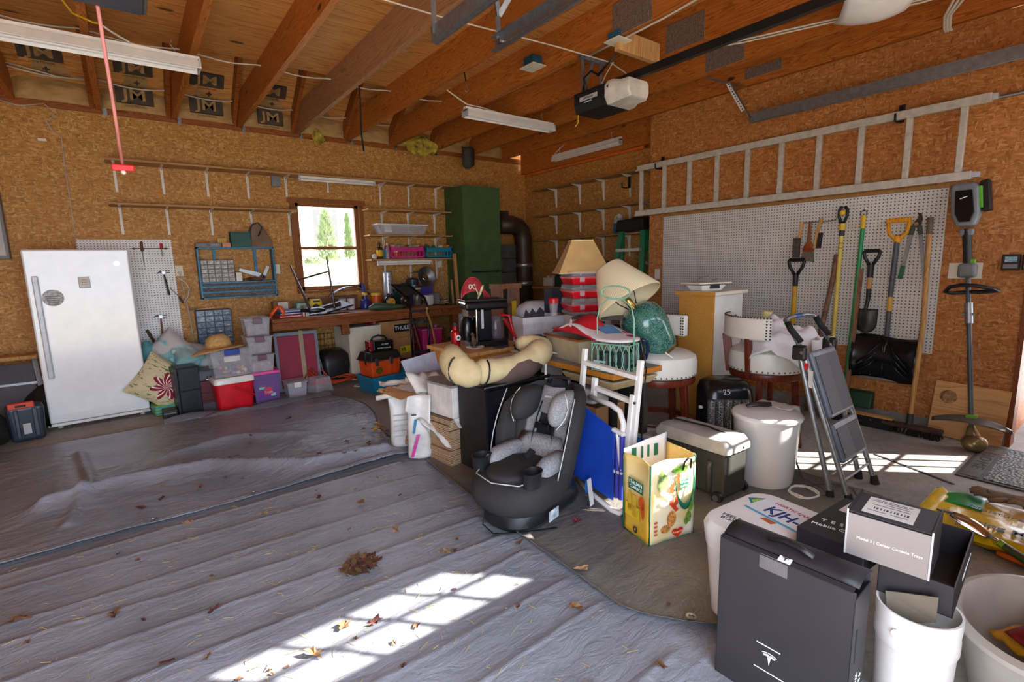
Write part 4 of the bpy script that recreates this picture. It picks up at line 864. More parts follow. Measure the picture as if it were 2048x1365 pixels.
# cushions
def cushion(name,label,loc,rot,w,h,th,mat,group='cushions piled by the freezer',cat='cushion',piping=None):
    t=thing(name,label,cat,loc,rot=rot,group=group)
    def f(side):
        def g(u,v):
            x=(u-.5)*w; z=(v-.5)*h; k=(1-(2*u-1)**4)*(1-(2*v-1)**4)
            pinch=1-.10*(1-abs(2*u-1)**2)*abs(2*v-1)**3-.0
            return (x*(1-.09*(1-(2*v-1)**2)*abs(2*u-1)),side*th/2*max(k,0)**.55+side*.001,z*(1-.09*(1-(2*u-1)**2)*abs(2*v-1))+.006*sin(u*9)*k)
        return g
    b=B().gr(f(-1),14,14).gr(f(1),14,14)
    obj('cover',b,mat,t,smooth=True,sub=1)
    return t
t=NT('floral_linen'); v=t.coord((1,1,1)); n1=t.noise(v,7,3,.5,1.5)
c=t.ramp(n1,[(.3,'cdbf98'),(.7,'d8cca8')]); vo=t.n('ShaderNodeTexVoronoi',feature='F1'); vo.inputs['Scale'].default_value=5.5; w_=t.n('ShaderNodeTexNoise',i_Scale=6.0,i_Detail=2.0); t.l(v,w_.inputs['Vector']); dd=t.n('ShaderNodeVectorMath',operation='MULTIPLY_ADD'); t.l(w_.outputs['Color'],dd.inputs[0]); dd.inputs[1].default_value=(.25,.25,.25); t.l(v,dd.inputs[2]); t.l(dd.outputs[0],vo.inputs['Vector'])
lv=t.noise(t.coord((3,3,9),loc=(4,2,1)),3.2,2,.5,2); c=t.mix(t.ramp(lv,[(.58,0.),(.62,1.)]),c,'6b8a4a')
so=t.sep(t.coord((1,1,1),loc=(-.05,0,.03))); rr_=t.math('SQRT',t.math('ADD',t.math('MULTIPLY',so[0],so[0]),t.math('MULTIPLY',so[2],so[2]))); th_=t.math('ARCTAN2',so[2],so[0])
edge=t.math('ADD',.105,t.math('MULTIPLY',.032,t.math('SINE',t.math('MULTIPLY',th_,7)))); pet=t.math('LESS_THAN',rr_,edge)
st=t.math('SINE',t.math('ADD',t.math('MULTIPLY',th_,14),t.math('MULTIPLY',rr_,60)))
c=t.mix(pet,c,t.ramp(st,[(.25,'8a1a2e'),(.5,'cf7a84'),(.75,'efe4da')])); t.col(c).set(.85); M_FLORAL=t.m
t=NT('teal_printed_linen'); v=t.coord(); n1=t.noise(v,3.2,2,.5,.8); t.col(t.ramp(n1,[(.50,'c2bebf'),(.56,'8fb8ba'),(.62,'5aa0a8'),(.66,'c2bebf')])).set(.85); M_TEALP=t.m
M_AQUA=pm('5a9aa0',.85,var=.15)
cushion('floral_cushion','cream cushion with a red flower print leaning behind the speaker',(.13,5.86,.31),(rad(-16),rad(38),0),.45,.45,.15,M_FLORAL)
cushion('printed_cushion','pale grey cushion with a teal leaf print at the top of the cushion pile',(.22,6.12,.53),(rad(-25),rad(-42),0),.46,.40,.16,M_TEALP)
cushion('printed_cushion','pale grey cushion lying on the right side of the cushion pile',(.45,6.08,.50),(rad(-60),rad(15),rad(15)),.44,.4,.16,M_TEALP)
cushion('aqua_cushion','plain aqua seat cushion at the bottom right of the cushion pile',(.46,6.1,.34),(rad(-70),rad(8),0),.46,.42,.12,M_AQUA)
cushion('aqua_cushion','plain aqua cushion squeezed between freezer and floral cushion',(.09,6.12,.40),(rad(-10),rad(30),0),.38,.5,.12,M_AQUA)
t=thing('beach_towel','folded blue and green striped towel under the floral cushion','towel',(.15,5.86,.0),rad(10)); obj('folds',B().bx(-.12,.12,-.1,.12,0,.1),stripes_mat('2f8a9a','7fae4a',2,.03),t,bev=.02)
t=thing('walking_stick','dark wooden stick leaning across the pegboard behind the cushions','stick',(.06,6.33,.0),rot=(rad(-3),rad(0),0)); obj('shaft',B().cy((.30,0,.02),(.02,.04,.78),.014,n=8),pm('4d3526',.6),t)
# orange extension cord
b=B(); pts=[]
rr=random.Random(3)
for k in range(9):
    cx,cy,rx,ry,tz=rr.uniform(-.06,.06),rr.uniform(-.05,.05),rr.uniform(.22,.36),rr.uniform(.10,.18),rr.uniform(.01,.06)
    for i in range(14):
        a=2*pi*i/14; pts.append((cx+rx*cos(a),cy+ry*sin(a),.012+tz+ (rr.uniform(.05,.20) if 2<i<10 and k%2 else .03*rr.random())))
t=thing('extension_cable','tangled orange extension cord heaped on the floor before the cream cabinet','cord',(1.74,5.86,0)); obj('cable',b.tb(pts,.0065,7),pm('c8461c',.45),t,smooth=True); obj('plug',B().bx(.34,.39,-.16,-.13,.0,.03),pm('d8d0c0',.5),t,bev=.004)
for k,(dx,dy,lb) in enumerate(((.0,.0,'white thin cable loops on the floor right of the orange cord'),(.12,.06,'grey thin cable coil on the floor before the cream cabinet'))):
    pts=[(2.02+dx+.13*cos(a*.7)*(1-.02*a),5.6+dy+.07*sin(a*.9),.005+.006*(a%3)) for a in range(22)]
    solo('thin_cable',lb,'cable',B().tb(pts,.004,6),M_WHITE if k==0 else M_LGREY,smooth=True)
# ------------------------------------------------------------------ insulation batts between the rafters
JX=(-1.27,-.66,-.05,.556,1.16,1.77,2.38,2.98,3.59,4.19,4.8)
M_LOGO=pm('4a3f33',.8,var=.2)
def logo(parent,x,base,up,s=.30):
    n=V((1,0,0)).cross(up)  # faces the room
    p=V(base)+n*.012
    q=lambda u,w,d=0:p+V((1,0,0))*u+up*w+n*d
    b=B()
    b.hexa([q(x-s*.5,-.02,-.02),q(x+s*.5,-.02,-.02),q(x+s*.5,-.02,.012),q(x-s*.5,-.02,.012),q(x-s*.5,.13,-.02),q(x+s*.5,.13,-.02),q(x+s*.5,.13,.012),q(x-s*.5,.13,.012)])
    o=obj('logo_block',b,M_LOGO,parent)
    text(parent,'JM',.135,M_KRAFT,q(x,.055,.0145),(1,0,0),up,sx=1.35,bold=.002)
    text(parent,'Johns Manville',.03,M_LOGO,q(x,-.045,.004),(1,0,0),up)
    if s>.29 and base[1]!=-.145: text(parent,'+',.09,M_LOGO,q(x+.02,-.11,.006),(1,0,0),up,bold=.004)
rr=random.Random(5)
for k in range(len(JX)-1):
    a,b_=JX[k]+.03,JX[k+1]-.03; w=b_-a
    side=('over the freezer','left of the red pull cord','right of the red pull cord','above the left end of the long shelf','above the window','right of the window','above the green cabinet','in the dark corner','over the alcove','at the alcove wall')[k]
    t=thing('insulation_batt','lower kraft faced insulation batt '+side,'insulation',(a,6.5,ZJ),0,'insulation batts between the rafters')
    seed=rr.random()*9
    def lo(u,v): return (w*u,-.05-.07*sin(pi*u)**.5*(.4+.6*sin(pi*v))-.02*noise.noise(V((u*3+seed,v*3,0))),.012+.225*v)
    obj('kraft_facing',B().gr(lo,14,8),M_KRAFT,t,smooth=True)
    d=V((0,-.78,.62)).normalized()
    t2=thing('insulation_batt','upper kraft faced insulation batt '+side,'insulation',(a,6.42,ZJ+.25),0,'insulation batts between the rafters')
    def hi(u,v):
        n=V((0,-.62,-.78)); return V((w*u,0,0))+d*(1.5*v)+n*(.07*sin(pi*u)**.6-.02+.03*noise.noise(V((u*3+seed,v*6,3))))
    obj('kraft_facing',B().gr(hi,14,16),M_KRAFT,t2,smooth=True)
    if k in (2,3): logo(t,w*(.48 if k==2 else .48),(0,-.145,.085),V((0,.0,1)))
    if k in (4,): logo(t,w*.5,(0,-.145,.06),V((0,0,1)),.26)
    if k in (1,2,3,4): logo(t2,w*(.5 if k>1 else .42),tuple(d*.20+V((0,-.62,-.78))*.055),d)
for loc,sz,lb in (((2.0,6.42,2.93),(.07,.05,.09),'small tuft of yellow insulation hanging over the window'),((3.35,6.36,2.96),(.24,.09,.13),'big torn clump of yellow insulation hanging above the short shelves')):
    b=B(); b.sp((0,0,0),sz,18,12)
    for i,p in enumerate(b.v):
        n=noise.noise(V(p)*14)*.55+noise.noise(V(p)*35)*.3; b.v[i]=V(p)*(1+n)
    solo('insulation_tuft',lb,'insulation',b,M_YELLOWINS,loc,smooth=True,sub=1)
solo('vapour_scrap','dark scrap of torn sheeting hanging from the joist near the back corner','scrap',B().gr(lambda u,v:((u-.5)*.22,.03*sin(u*8),-.30*v*(1-.4*abs(u-.4))),8,6),pm('3b3530',.7),(4.0,6.2,2.99),sol=.006,smooth=True)
ties=(-.05,.556,1.16,1.77,2.38,2.98,3.59)
for x,w in zip(ties,('first joist right of the freezer','second joist right of the freezer','third joist, over the long shelf','fourth joist, over the blue rack','fifth joist, over the window','sixth joist, over the short shelves','seventh joist, over the green cabinet')):
    solo('hurricane_tie','bent galvanised tie plate at the wall end of the '+w,'tie plate',B().bx(.024,.028,-.03,.06,-.02,.10).bx(.028,.06,.045,.05,-.05,.05),M_GALV,(x,6.42,ZJ-.0),group='tie plates along the back wall')

# ------------------------------------------------------------------ cables on the ceiling
M_CABLE=pm('cfc6b4',.5,var=.05)
def cable(label,pts,r=.006,mat=None,group='ceiling cables'):
    return solo('ceiling_cable',label,'cable',B().tb(pts,r,7),mat or M_CABLE,smooth=True,group=group)
pts=[]
for i in range(46):
    x=-.7+i*.1; f=((x+.05)/.605)%1; pts.append((x,5.05+.02*(x>0)+.03*x/4,3.155-.035*sin(pi*f)))
cable('white cable running across through the joists near the edge of the plywood',pts)
pts=[(x,6.30,3.17-.04*abs(sin((x+.05)/.605*pi))) for x in [-.66+.06*i for i in range(60)]]
cable('white cable along the insulation seam over the back wall',pts,.007)
cable('cable pair sagging above the freezer along the insulation',[(-.7,6.3,3.2),(-.55,6.27,3.17),(-.3,6.25,3.12),(-.07,6.25,3.13)],.006)
cable('thin white opener wire stapled under the joists towards the motor',[(1.15,3.02,2.93),(1.39,3.0,2.925),(1.75,3.0,2.927),(2.0,2.97,2.922),(2.4,2.94,2.925),(2.7,2.91,2.922),(3.24,2.9,2.925),(3.5,2.97,2.92),(3.56,3.0,2.92),(3.58,2.75,2.925),(3.59,2.4,2.927)],.005)
cable('white cable pair running under the joist towards the right wall, left strand',[(3.60,2.33,2.925),(3.72,2.1,2.923),(3.93,1.58,2.922),(4.12,1.12,2.922),(4.2,.6,2.925)],.006)
cable('white cable pair running under the joist towards the right wall, right strand',[(3.63,2.34,2.925),(3.77,2.11,2.923),(3.97,1.6,2.922),(4.16,1.14,2.922),(4.25,.6,2.925)],.006)
cable('white cable along the joist above the garage door motor',[(3.0,2.88,2.925),(2.985,2.5,2.924),(2.97,2.2,2.924),(2.93,1.9,2.924),(2.9,1.5,2.925)],.007)
for k,dx in enumerate((0,.03,.06)):
    cable(('left','middle','right')[k]+' cable of the bundle dropping onto the top of the right wall',[(4.50+dx*.5,1.02-dx,3.1),(4.60,1.10-dx,3.02),(4.70,1.16-dx*.6,2.98),(4.77,1.17-dx*.5,2.92),(4.785,1.16-dx*.5,2.90)],.009)
solo('yellow_cable','yellow cord dangling from the ceiling beside the red pull cord','cord',B().tb([(-.2,3.5,3.1),(-.13,3.84,2.87),(-.09,3.98,2.85),(.0,4.05,2.845),(.03,4.06,2.85)],.006,7),pm('d6a712',.5),smooth=True)
cable('cream lamp lead hanging from the ceiling to the long shop lamp',[(.03,4.06,2.85),(.08,4.12,2.84),(.2,4.28,2.84),(.3,4.32,2.83),(.345,4.33,2.80)],.006)
t=thing('door_pull_rope','pink rope with a red pull handle hanging from the garage door opener','pull cord',(.035,3.10,1.865))
obj('rope',B().tb([(.0,.0,.02),(-.005,-.2,.25),(-.01,-.35,.43),(-.015,-.5,.60)],.007,7),pm('d98a86',.7),t,smooth=True); obj('handle',B().bx(-.045,.045,-.012,.012,-.012,.018),pm('d81f22',.4),t,bev=.006); obj('knot',B().sp((.0,-.0,-.018),.011,10,8),M_WPAPER,t,smooth=True)
t=thing('door_opener','dark housing of the second garage door opener at the upper left','opener',(.03,2.47,2.40)); obj('housing',B().fr((.30,.36),(.27,.34),0,.13),pm('2b2f36',.4),t,bev=.012); obj('bottom_panel',B().bx(-.13,.13,-.16,.16,-.008,-.001),pm('343943',.4),t,bev=.004)
for x in (-.1,.1): obj('hanger_strap',B().bx(x-.012,x+.012,-.002,.002,.13,.55),M_GALV,t)

# ------------------------------------------------------------------ shop lamps
def shop_lamp(label,loc,L,rz,w=.13,group='long shop lamps'):
    t=thing('shop_lamp',label,'lamp',loc,rz,group)
    prof=[(-w*.5,0),(-w*.33,.055),(w*.33,.055),(w*.5,0),(w*.47,-.004),(w*.3,.045),(-w*.3,.045),(-w*.47,-.004)]
    obj('reflector',B().add([(x_,y,z) for x_ in (0,L) for y,z in prof],[tuple(range(8)),tuple(range(15,7,-1))]+[(i,(i+1)%8,8+(i+1)%8,8+i) for i in range(8)]),M_WHITE,t)
    obj('ballast_cover',B().bx(0,L,-w*.2,w*.2,.056,.085),M_WHITE,t)
    for y in (-.028,.028): obj('tube',B().cy((.03,y,.02),(L-.03,y,.02),.013,n=10),M_WHITEG,t,smooth='auto')
    for x in (0,L-.012): obj('end_plate',B().bx(x,x+.012,-w*.48,w*.48,-.004,.06),M_LGREY,t)
    for x in (.15,L-.15): obj('chain',B().tb([(x,0,.085),(x+.01,0,.11),(x-.01,0,.135),(x,0,.17)],.004,6),M_STEEL,t)
    return t
shop_lamp('long white shop lamp hanging over the freezer',(-.72,4.28,2.75),1.28,0,.15)
shop_lamp('long white shop lamp hanging above the middle of the room',(2.72,4.26,2.765),1.12,0,.11)
shop_lamp('slim white shop lamp fixed along the alcove joist',(5.06,5.62,2.80),1.27,rad(-90),.07)
cable('thin lead looping down to the alcove shop lamp',[(4.99,5.3,2.96),(4.97,5.35,2.93),(5.0,5.55,2.86),(5.03,5.63,2.81)],.005)
cable('thin lead reaching the shop lamp in the middle of the room',[(2.5,4.2,2.94),(2.72,4.22,2.86),(2.95,4.26,2.87),(3.1,4.27,2.86)],.006)

# ------------------------------------------------------------------ garage door motor with its rail
t=thing('garage_door_motor','black and white garage door motor hanging from the joists','opener',(3.06,2.78,2.50))
obj('housing',B().loft([[(x,-.12,z) for x,z in ((-.13,0),(.13,0),(.15,.06),(.15,.15),(-.15,.15),(-.15,.06))],[(x,.20,z) for x,z in ((-.13,0),(.13,0),(.15,.06),(.15,.15),(-.15,.15),(-.15,.06))]]),M_BLACK,t,bev=.008)
obj('light_cover',B().loft([[(x*s_,y,.085+(z-.085)*s_) for x,z in ((-.12,0),(.12,0),(.15,.05),(.15,.13),(.12,.165),(-.12,.165),(-.15,.13),(-.15,.05))] for y,s_ in ((-.121,1.0),(-.17,1.0),(-.23,.82),(-.30,.80),(-.315,.7))]),pm('c9c4b8',.35),t,smooth='auto')
obj('name_plate',B().bx(-.1555,-.151,-.05,.13,.075,.105),M_LGREY,t); text(t,'LiftMaster',.026,M_INK,(-.1565,.04,.09),(0,-1,0)); text(t,'PROFESSIONAL',.012,M_WINK,(-.1565,.04,.06),(0,-1,0))
obj('arrow_mark',B().add([(-.1525,-.14,.12),(-.1525,-.165,.125),(-.1525,-.15,.10)],[(0,1,2)]),M_INK,t)
for x,y in ((-.1,.15),(.1,.15)): obj('hanger_strap',B().bar((x,y,.15),(x,y,.43),.03,.004),M_GALV,t)
obj('hanger_strap',B().bar((-.1,.15,.17),(.02,.15,.42),.004,.03),M_GALV,t); obj('hanger_bar',B().bx(-.13,.14,.135,.165,.40,.432),M_GALV,t)
obj('power_lead',B().tb([(-.1,.1,.15),(-.12,.12,.25),(-.02,.14,.33),(.06,.13,.31),(.1,.12,.35),(.03,.12,.30),(.06,.05,.36),(.05,-.06,.40)],.008,8),M_BLACK,t,smooth=True); obj('aerial',B().tb([(-.12,.18,.0),(-.12,.185,-.06),(-.15,.185,-.09)],.004,6),M_YELLOW,t,smooth=True)
obj('drive_rail',B().bx(-.02,.02,-2.75,-.0,.155,.205),M_BLACK,t); obj('red_cord',B().tb([(-.03,.05,.16),(.03,.03,.28),(.1,.02,.38)],.004,6),M_CABLE,t)
t=thing('joist_block','pale wooden block with a ceiling outlet holding the door motor','block',(3.02,2.60,2.86)); obj('block',B().bx(-.05,.42,-.02,.02,0,.14),M_PINE,t); obj('outlet_plate',B().bx(-.12,.02,-.08,.06,.05,.058),M_IVORY,t); obj('outlet_box',B().bx(-.10,.0,-.06,.04,.059,.11),pm('2a5a72',.5),t)
t=thing('ceiling_junction_box','ivory covered junction box between the joists left of the door motor','junction box',(2.87,3.42,2.97)); obj('box',B().bx(-.05,.05,-.06,.06,.006,.08),pm('1f4a5e',.5),t); obj('cover',B().bx(-.07,.07,-.09,.09,0,.006),M_IVORY,t)
for x,y0,y1,z0,z1,lb in ((2.954,2.28,2.62,2.94,3.16,'foil sheet on the first joist left of the motor rail'),(3.564,2.28,2.61,2.96,3.16,'foil sheet on the joist just above the motor rail'),(4.164,2.30,2.64,2.95,3.11,'foil sheet on the joist right of the motor rail'),(4.757,2.28,2.61,2.99,3.08,'foil sheet on the last joist before the right wall')):
    t=thing('bubble_foil_sheet','square bubble '+lb,'foil sheet',(x-.004,y0,z0),0,'bubble foil sheets on the joists'); obj('sheet',B().bx(-.003,.003,0,y1-y0,0,z1-z0),M_FOIL,t)
t=thing('dish_lamp','white square glass ceiling lamp at the upper right edge','lamp',(3.78,1.28,2.79)); obj('shade',B().gr(lambda u,v:((u-.5)*.36,(v-.5)*.36,.07*((2*u-1)**2+(2*v-1)**2)/2),10,10),M_WHITEG,t,sol=.008,smooth=True,rot=(0,0,rad(30))); obj('base',B().cy((0,0,.03),(0,0,.14),.06,n=18),M_WHITE,t,smooth='auto')

# ------------------------------------------------------------------ garage door tracks and straps
def track(label,x,z,y1,flip=1):
    t=thing('door_track',label,'door track',(x,0,z),0,'garage door tracks')
    b=B()
    b.bx(-.002,.002,-.1,y1,-.03,.045); b.bx(min(0,flip*.03),max(0,flip*.03),-.1,y1,-.032,-.028); b.bx(min(0,flip*.03),max(0,flip*.03),-.1,y1,.043,.047)
    obj('rail',b,M_GALV,t)
    obj('lip',B().cy((flip*.03,-.1,-.03),(flip*.03,y1,-.03),.007,n=8),M_STEEL,t,smooth='auto')
    return t
t=track('right hand garage door track along the right wall',4.55,2.58,2.44,1)
obj('angle_strut',B().bar((-.012,2.42,.0),(-.03,2.62,.35),.004,.035,(1,0,0)),M_GALV,t); 
bb=B(); bb.bar((-.020,2.49,.08),(-.034,2.64,.35),.035,.004,(1,0,0)); st=obj('punched_angle',bb,M_WHITE,t)
hb=B()
for i in range(11): 
    p=V((-.0215,2.497,.095)).lerp(V((-.0355,2.632,.335)),i/10); hb.cy(p,p+V((-.004,0,0)),.006,n=8)
obj('hole',hb,M_INK,t)
obj('cross_angle',B().bar((-.35,2.66,.345),(.2,2.62,.35),.004,.035,(0,1,0)),M_GALV,t); obj('bolt',B().cy((-.03,2.42,.0),(-.0,2.42,.0),.014,n=8),M_STEEL,t)
t=track('middle garage door track belonging to the right hand door',1.79,2.576,2.46,-1)
obj('v_hanger',B().bar((0,2.42,.0),(-.03,2.40,.33),.03,.004,(0,1,0)).bar((-.01,2.40,.14),(.09,2.30,.34),.03,.004,(0,1,0)).bar((-.01,2.40,.14),(-.11,2.33,.34),.03,.004,(0,1,0)),M_GALV,t); obj('bolt',B().cy((-.02,2.40,.01),(.01,2.40,.01),.014,n=8),M_STEEL,t)
t=track('left garage door track with a black roller near the top edge',1.43,2.576,2.54,1)
obj('hanger',B().bar((0,2.5,.0),(-.02,2.48,.35),.03,.004,(0,1,0)),M_GALV,t); obj('roller',B().cy((.02,2.16,.05),(.05,2.16,.05),.025,n=14),M_BLACKM,t); obj('roller_shaft',B().cy((-.2,2.16,.05),(.02,2.16,.05),.008,n=8),M_STEEL,t)
obj('brace_lumber',B().bx(.45,.95,1.6,1.68,.36,.4),M_PINE,t)
def strap(label,loc,L,hook=True):
    t=thing('rubber_strap',label,'strap',loc,0,'black rubber straps on the joists'); obj('strap',B().tb([(0,0,0),(.006,.01,-L*.4),(.0,.02,-L*.8),(.012,.02,-L)],.013,8,flat=.45),M_BLACKM,t,smooth=True)
    obj('hook',B().tb([(.012,.02,-L),(.015,.02,-L-.03),(.03,.02,-L-.06),(.02,.02,-L-.085),(-.005,.02,-L-.075)],.004,6),M_STEEL,t,smooth=True); return t
strap('long black rubber strap hanging from the grey joist in front of the window wall',(1.79,4.5,3.13),.74)
strap('shorter black rubber strap with a steel hook hanging left of the door motor',(2.40,3.72,3.18),.31)
# ------------------------------------------------------------------ alcove wall shelves and things there
def shelf_side(label,z,y0,y1,ys,x0=5.05):
    t=thing('bracket_shelf',label,'shelf',(XA,y0,z),0,'shelf boards on the alcove wall'); obj('board',B().bx(x0-XA,0,0,y1-y0,-.02,0),M_SHELFY,t,bev=.002)
    for y in ys: obj('bracket',bracket_b(.17,.27),M_WHITE,t,(-.002,y-y0,-.02),rz=rad(-90))
ys=(5.75,5.25,4.8,4.35,3.98)
shelf_side('empty top shelf board in the alcove',2.46,3.78,6.10,ys); shelf_side('empty middle shelf board in the alcove',2.07,3.78,6.10,ys); shelf_side('lowest alcove shelf board holding the blue jug',1.705,3.78,6.10,ys)
t=thing('water_jug','blue and white jug with a loop handle on the lowest alcove shelf','jug',(5.14,4.43,1.707)); obj('body',B().la([(.075,0),(.08,.01),(.08,.13)],18),pm('1d5a96',.4),t,smooth='auto'); obj('shoulder',B().la([(.078,.131),(.07,.17),(.035,.20),(.035,.24)],18),M_LGREY,t,smooth='auto'); obj('handle',B().tb([(0,.07,.14),(0,.085,.2),(0,.04,.24),(0,0,.245)],.009,8),M_WHITE,t,smooth=True)
t=thing('plum_pot','wide plum coloured plastic pot on the lowest alcove shelf','pot',(5.14,4.06,1.707)); obj('body',B().la([(.09,0),(.125,.15)],22,sx=1),pm('6a3038',.45),t,smooth='auto'); obj('rim',B().la([(.13,.148),(.135,.175),(.12,.175)],22,cap=False),pm('4a2028',.45),t,smooth=True)
t=thing('green_ladder','green fibreglass step ladder with a black top cap leaning in the alcove','ladder',(5.0,4.10,0),rad(-90))
for s_ in (-1,1):
    obj('rail',B().bar((s_*.34,-.28,0),(s_*.16,.0,1.78),.075,.03,(0,1,0)),M_GREEN,t); obj('back_rail',B().bar((s_*.36,.18,0),(s_*.18,.03,1.74),.05,.025,(0,1,0)),M_GREEN,t)
obj('top_cap',B().hexa([(-.22,-.08,1.72),(.22,-.08,1.72),(.22,.07,1.72),(-.22,.07,1.72),(-.2,-.07,1.86),(.2,-.07,1.86),(.2,.05,1.86),(-.2,.05,1.86)]),M_BLACKM,t,bev=.02)
for k,z in enumerate((.3,.6,.9,1.2,1.47)): obj('step',B().bx(-.33+.10*z,.33-.10*z,-.28+.155*z-.05,-.28+.155*z+.05,z,z+.035),M_ALU,t)
obj('spreader',B().bar((.2,-.06,1.36),(.22,.08,1.28),.01,.03),M_ALU,t)
t=thing('duct_pipe','brown metal duct pipe bending down in the back corner','duct',(4.72,6.12,0)); obj('pipe',B().tb([(-.30,.0,1.93),(-.05,0,1.93),(.06,0,1.90),(.13,0,1.83),(.16,0,1.72),(.16,0,1.35),(.16,0,.2)],.135,20),M_DUCTB,t,smooth=True)
for z in (1.33,1.05): obj('collar',B().la([(.14,-.03),(.145,-.02),(.145,.02),(.14,.03)],20,c=(.16,0,z)),M_DUCT,t,smooth='auto')
obj('wall_vent',B().bx(-.34,.06,.22,.36,2.06,2.16),pm('3b3026',.6,var=.4,sc=30),t)
t=thing('grey_block_pier','stacked grey block pier standing between green cabinet and duct','block pier',(4.58,6.22,0))
for k in range(8): obj('block',B().bx(-.16,.14,-.12,.2,.205*k,.205*k+.2),pm('4d4b48',.85,var=.2,sc=12,bump=.002),t,bev=.006)
solo('soot_streak','dark soot streak staining the wall above the duct','stain',B().gr(lambda u,v:((u-.5)*.2*(1+.25*noise.noise(V((v*5,u,0)))),-.002+.0015*(1-abs(2*u-1)),v*.62+.03*noise.noise(V((u*6,3,0)))),8,14),pm('1c140e',.9,var=.4,sc=10),(4.94,6.498,2.24)) if False else None
t=thing('green_camp_stove','dark green camp stove box on a low shelf in the alcove','stove',(5.02,5.05,1.02)); obj('body',B().bx(-.2,.2,-.3,.3,0,.14),pm('26301f',.5),t,bev=.01); obj('open_lid',B().bx(-.2,.18,-.28,.28,.142,.18),M_BLACK,t,bev=.01)
t=thing('alcove_bench','low wooden ledge along the alcove wall','ledge',(4.98,4.95,0)); obj('board',B().bx(-.25,.25,-1.0,.8,.985,1.015),M_SHELFY,t)
for y in (-.9,.7): obj('leg',B().bx(.12,.2,y-.04,y+.04,0,.984),M_BENCH,t)
for y,lb in ((5.62,'lower white carton'),(5.55,'white carton')):
    pass
t=thing('white_cups_carton','small white carton with pale lids on the alcove ledge','carton',(4.95,5.55,1.017)); obj('body',B().bx(-.08,.08,-.1,.1,0,.12),M_WHITE,t,bev=.004); obj('cap',B().cy((-.02,-.05,.121),(-.02,-.05,.15),.03,n=12),M_LGREY,t); obj('cap',B().cy((-.02,.05,.121),(-.02,.05,.15),.03,n=12),M_LGREY,t)
t=thing('grey_boot','grey work boot standing on the alcove ledge behind the lamps','boot',(5.0,4.62,1.017),rad(60)); obj('boot',B().loft([[(x*w_+o_,y*d_,z) for x,y in rrect(1,1,.3)] for z,w_,d_,o_ in ((0,.26,.1,.05),(.05,.26,.1,.05),(.09,.2,.095,.02),(.13,.13,.09,-.02),(.3,.12,.09,-.03),(.36,.13,.1,-.03))]),M_MGREY,t,smooth='auto'); obj('sole',B().bx(-.085,.185,-.052,.052,-.0,.02),M_BLACK,t)
for k,(y,mm,h,lb) in enumerate(((4.50,M_LGREY,.34,'tall pale grey can'),(4.42,M_BLACKM,.33,'tall black spray can'),(4.33,pm('2a6a90',.4),.3,'blue spray can'))):
    bottle('spray_can',lb+' in the row on the alcove ledge under the jug','can',(5.0,y,1.017),.035,h,mm,M_BLACK,capr=.8,neck=.85)
t=thing('wire_basket','small black wire basket fixed on the alcove wall','basket',(5.22,5.3,1.35)); b=B()
for i in range(7): b.cy((0,-.12+.04*i,0),(0,-.12+.04*i,.12),.003,n=6); b.cy((-.1,-.12+.04*i,0),(-.1,-.12+.04*i,.12),.003,n=6); b.cy((0,-.12+.04*i,0),(-.1,-.12+.04*i,0),.003,n=6)
for z in (0,.06,.12): b.cy((-.1,-.13,z),(-.1,.13,z),.003,n=6); b.cy((0,-.13,z),(0,.13,z),.003,n=6)
obj('wire_frame',b,M_BLACKM,t)

# ------------------------------------------------------------------ right wall: ladder, pegboard, tools (local x runs towards the door, -y faces the room)
RZ=rad(-90)
def rthing(name,label,cat,y,z,x=4.74,group=None,rot=None): return thing(name,label,cat,(x,y,z),RZ,group) if rot is None else thing(name,label,cat,(x,y,z),group=group,rot=(rot[0],rot[1],RZ+rot[2]))
t=rthing('extension_ladder','long pale aluminium ladder hanging sideways on the right wall','ladder',3.80,1.86,4.70)
L=2.92
obj('lower_rail',B().bx(0,L-.04,-.03,.03,0,.055),M_ALU,t,bev=.004); obj('upper_rail',B().bx(.02,L+.02,-.03,.03,.49,.545),M_ALU,t,bev=.004); obj('rail_flange',B().bx(0,L-.04,-.035,-.03,-.004,.012).bx(0,L,-.035,-.03,.486,.500),M_ALU,t)
for k in range(10): obj('rung',B().bx(.06+.305*k-.02,.06+.305*k+.02,-.015,.018,.055,.49),M_ALU,t,bev=.004)
for k in (0,1): obj('end_cap',B().bx((L-.045,L+.015)[k],(L-.0,L+.05)[k],-.02,.02,(.01,.5)[k],(.045,.535)[k]),M_LGREY,t)
for y,z,lb in ((3.52,2.34,'black ladder hook at the left end of the hanging ladder'),(1.38,2.34,'black ladder hook near the right end of the hanging ladder'),(3.98,2.20,'black hook on the alcove wall corner before the hanging ladder')):
    t=rthing('ladder_hook',lb,'hook',y,z,4.785,'black ladder hooks'); obj('hook',B().tb([(0,0,.12),(0,-.02,.0),(0,-.09,-.005),(0,-.13,.0),(0,-.135,.05)],.008,8),M_BLACK,t,smooth=True); obj('wall_plate',B().bx(-.02,.02,-.006,.0,-.0,.13),M_BLACK,t)
solo('spring_rod','slim steel rod along the right wall behind the ladder end','rod',B().cy((4.72,1.06,2.372),(4.72,.2,2.372),.012,n=10),M_STEEL,smooth='auto')
t=rthing('pegboard','large white pegboard on the right wall carrying the garden tools','pegboard',3.49,.605,4.784); obj('panel',B().bx(0,2.44,-.008,0,0,1.22),m_peg('pegboard_white_right','d9d4cc',0),t); obj('top_strip',B().bx(0,2.44,-.01,.0,1.221,1.25),M_SHELFY,t)
outlet('ivory outlet plate at the left edge of the large pegboard',(4.788,3.565,1.20),face='x'); outlet('double ivory outlet plate behind the string trimmer',(4.788,.915,1.23),face='x',n=2)
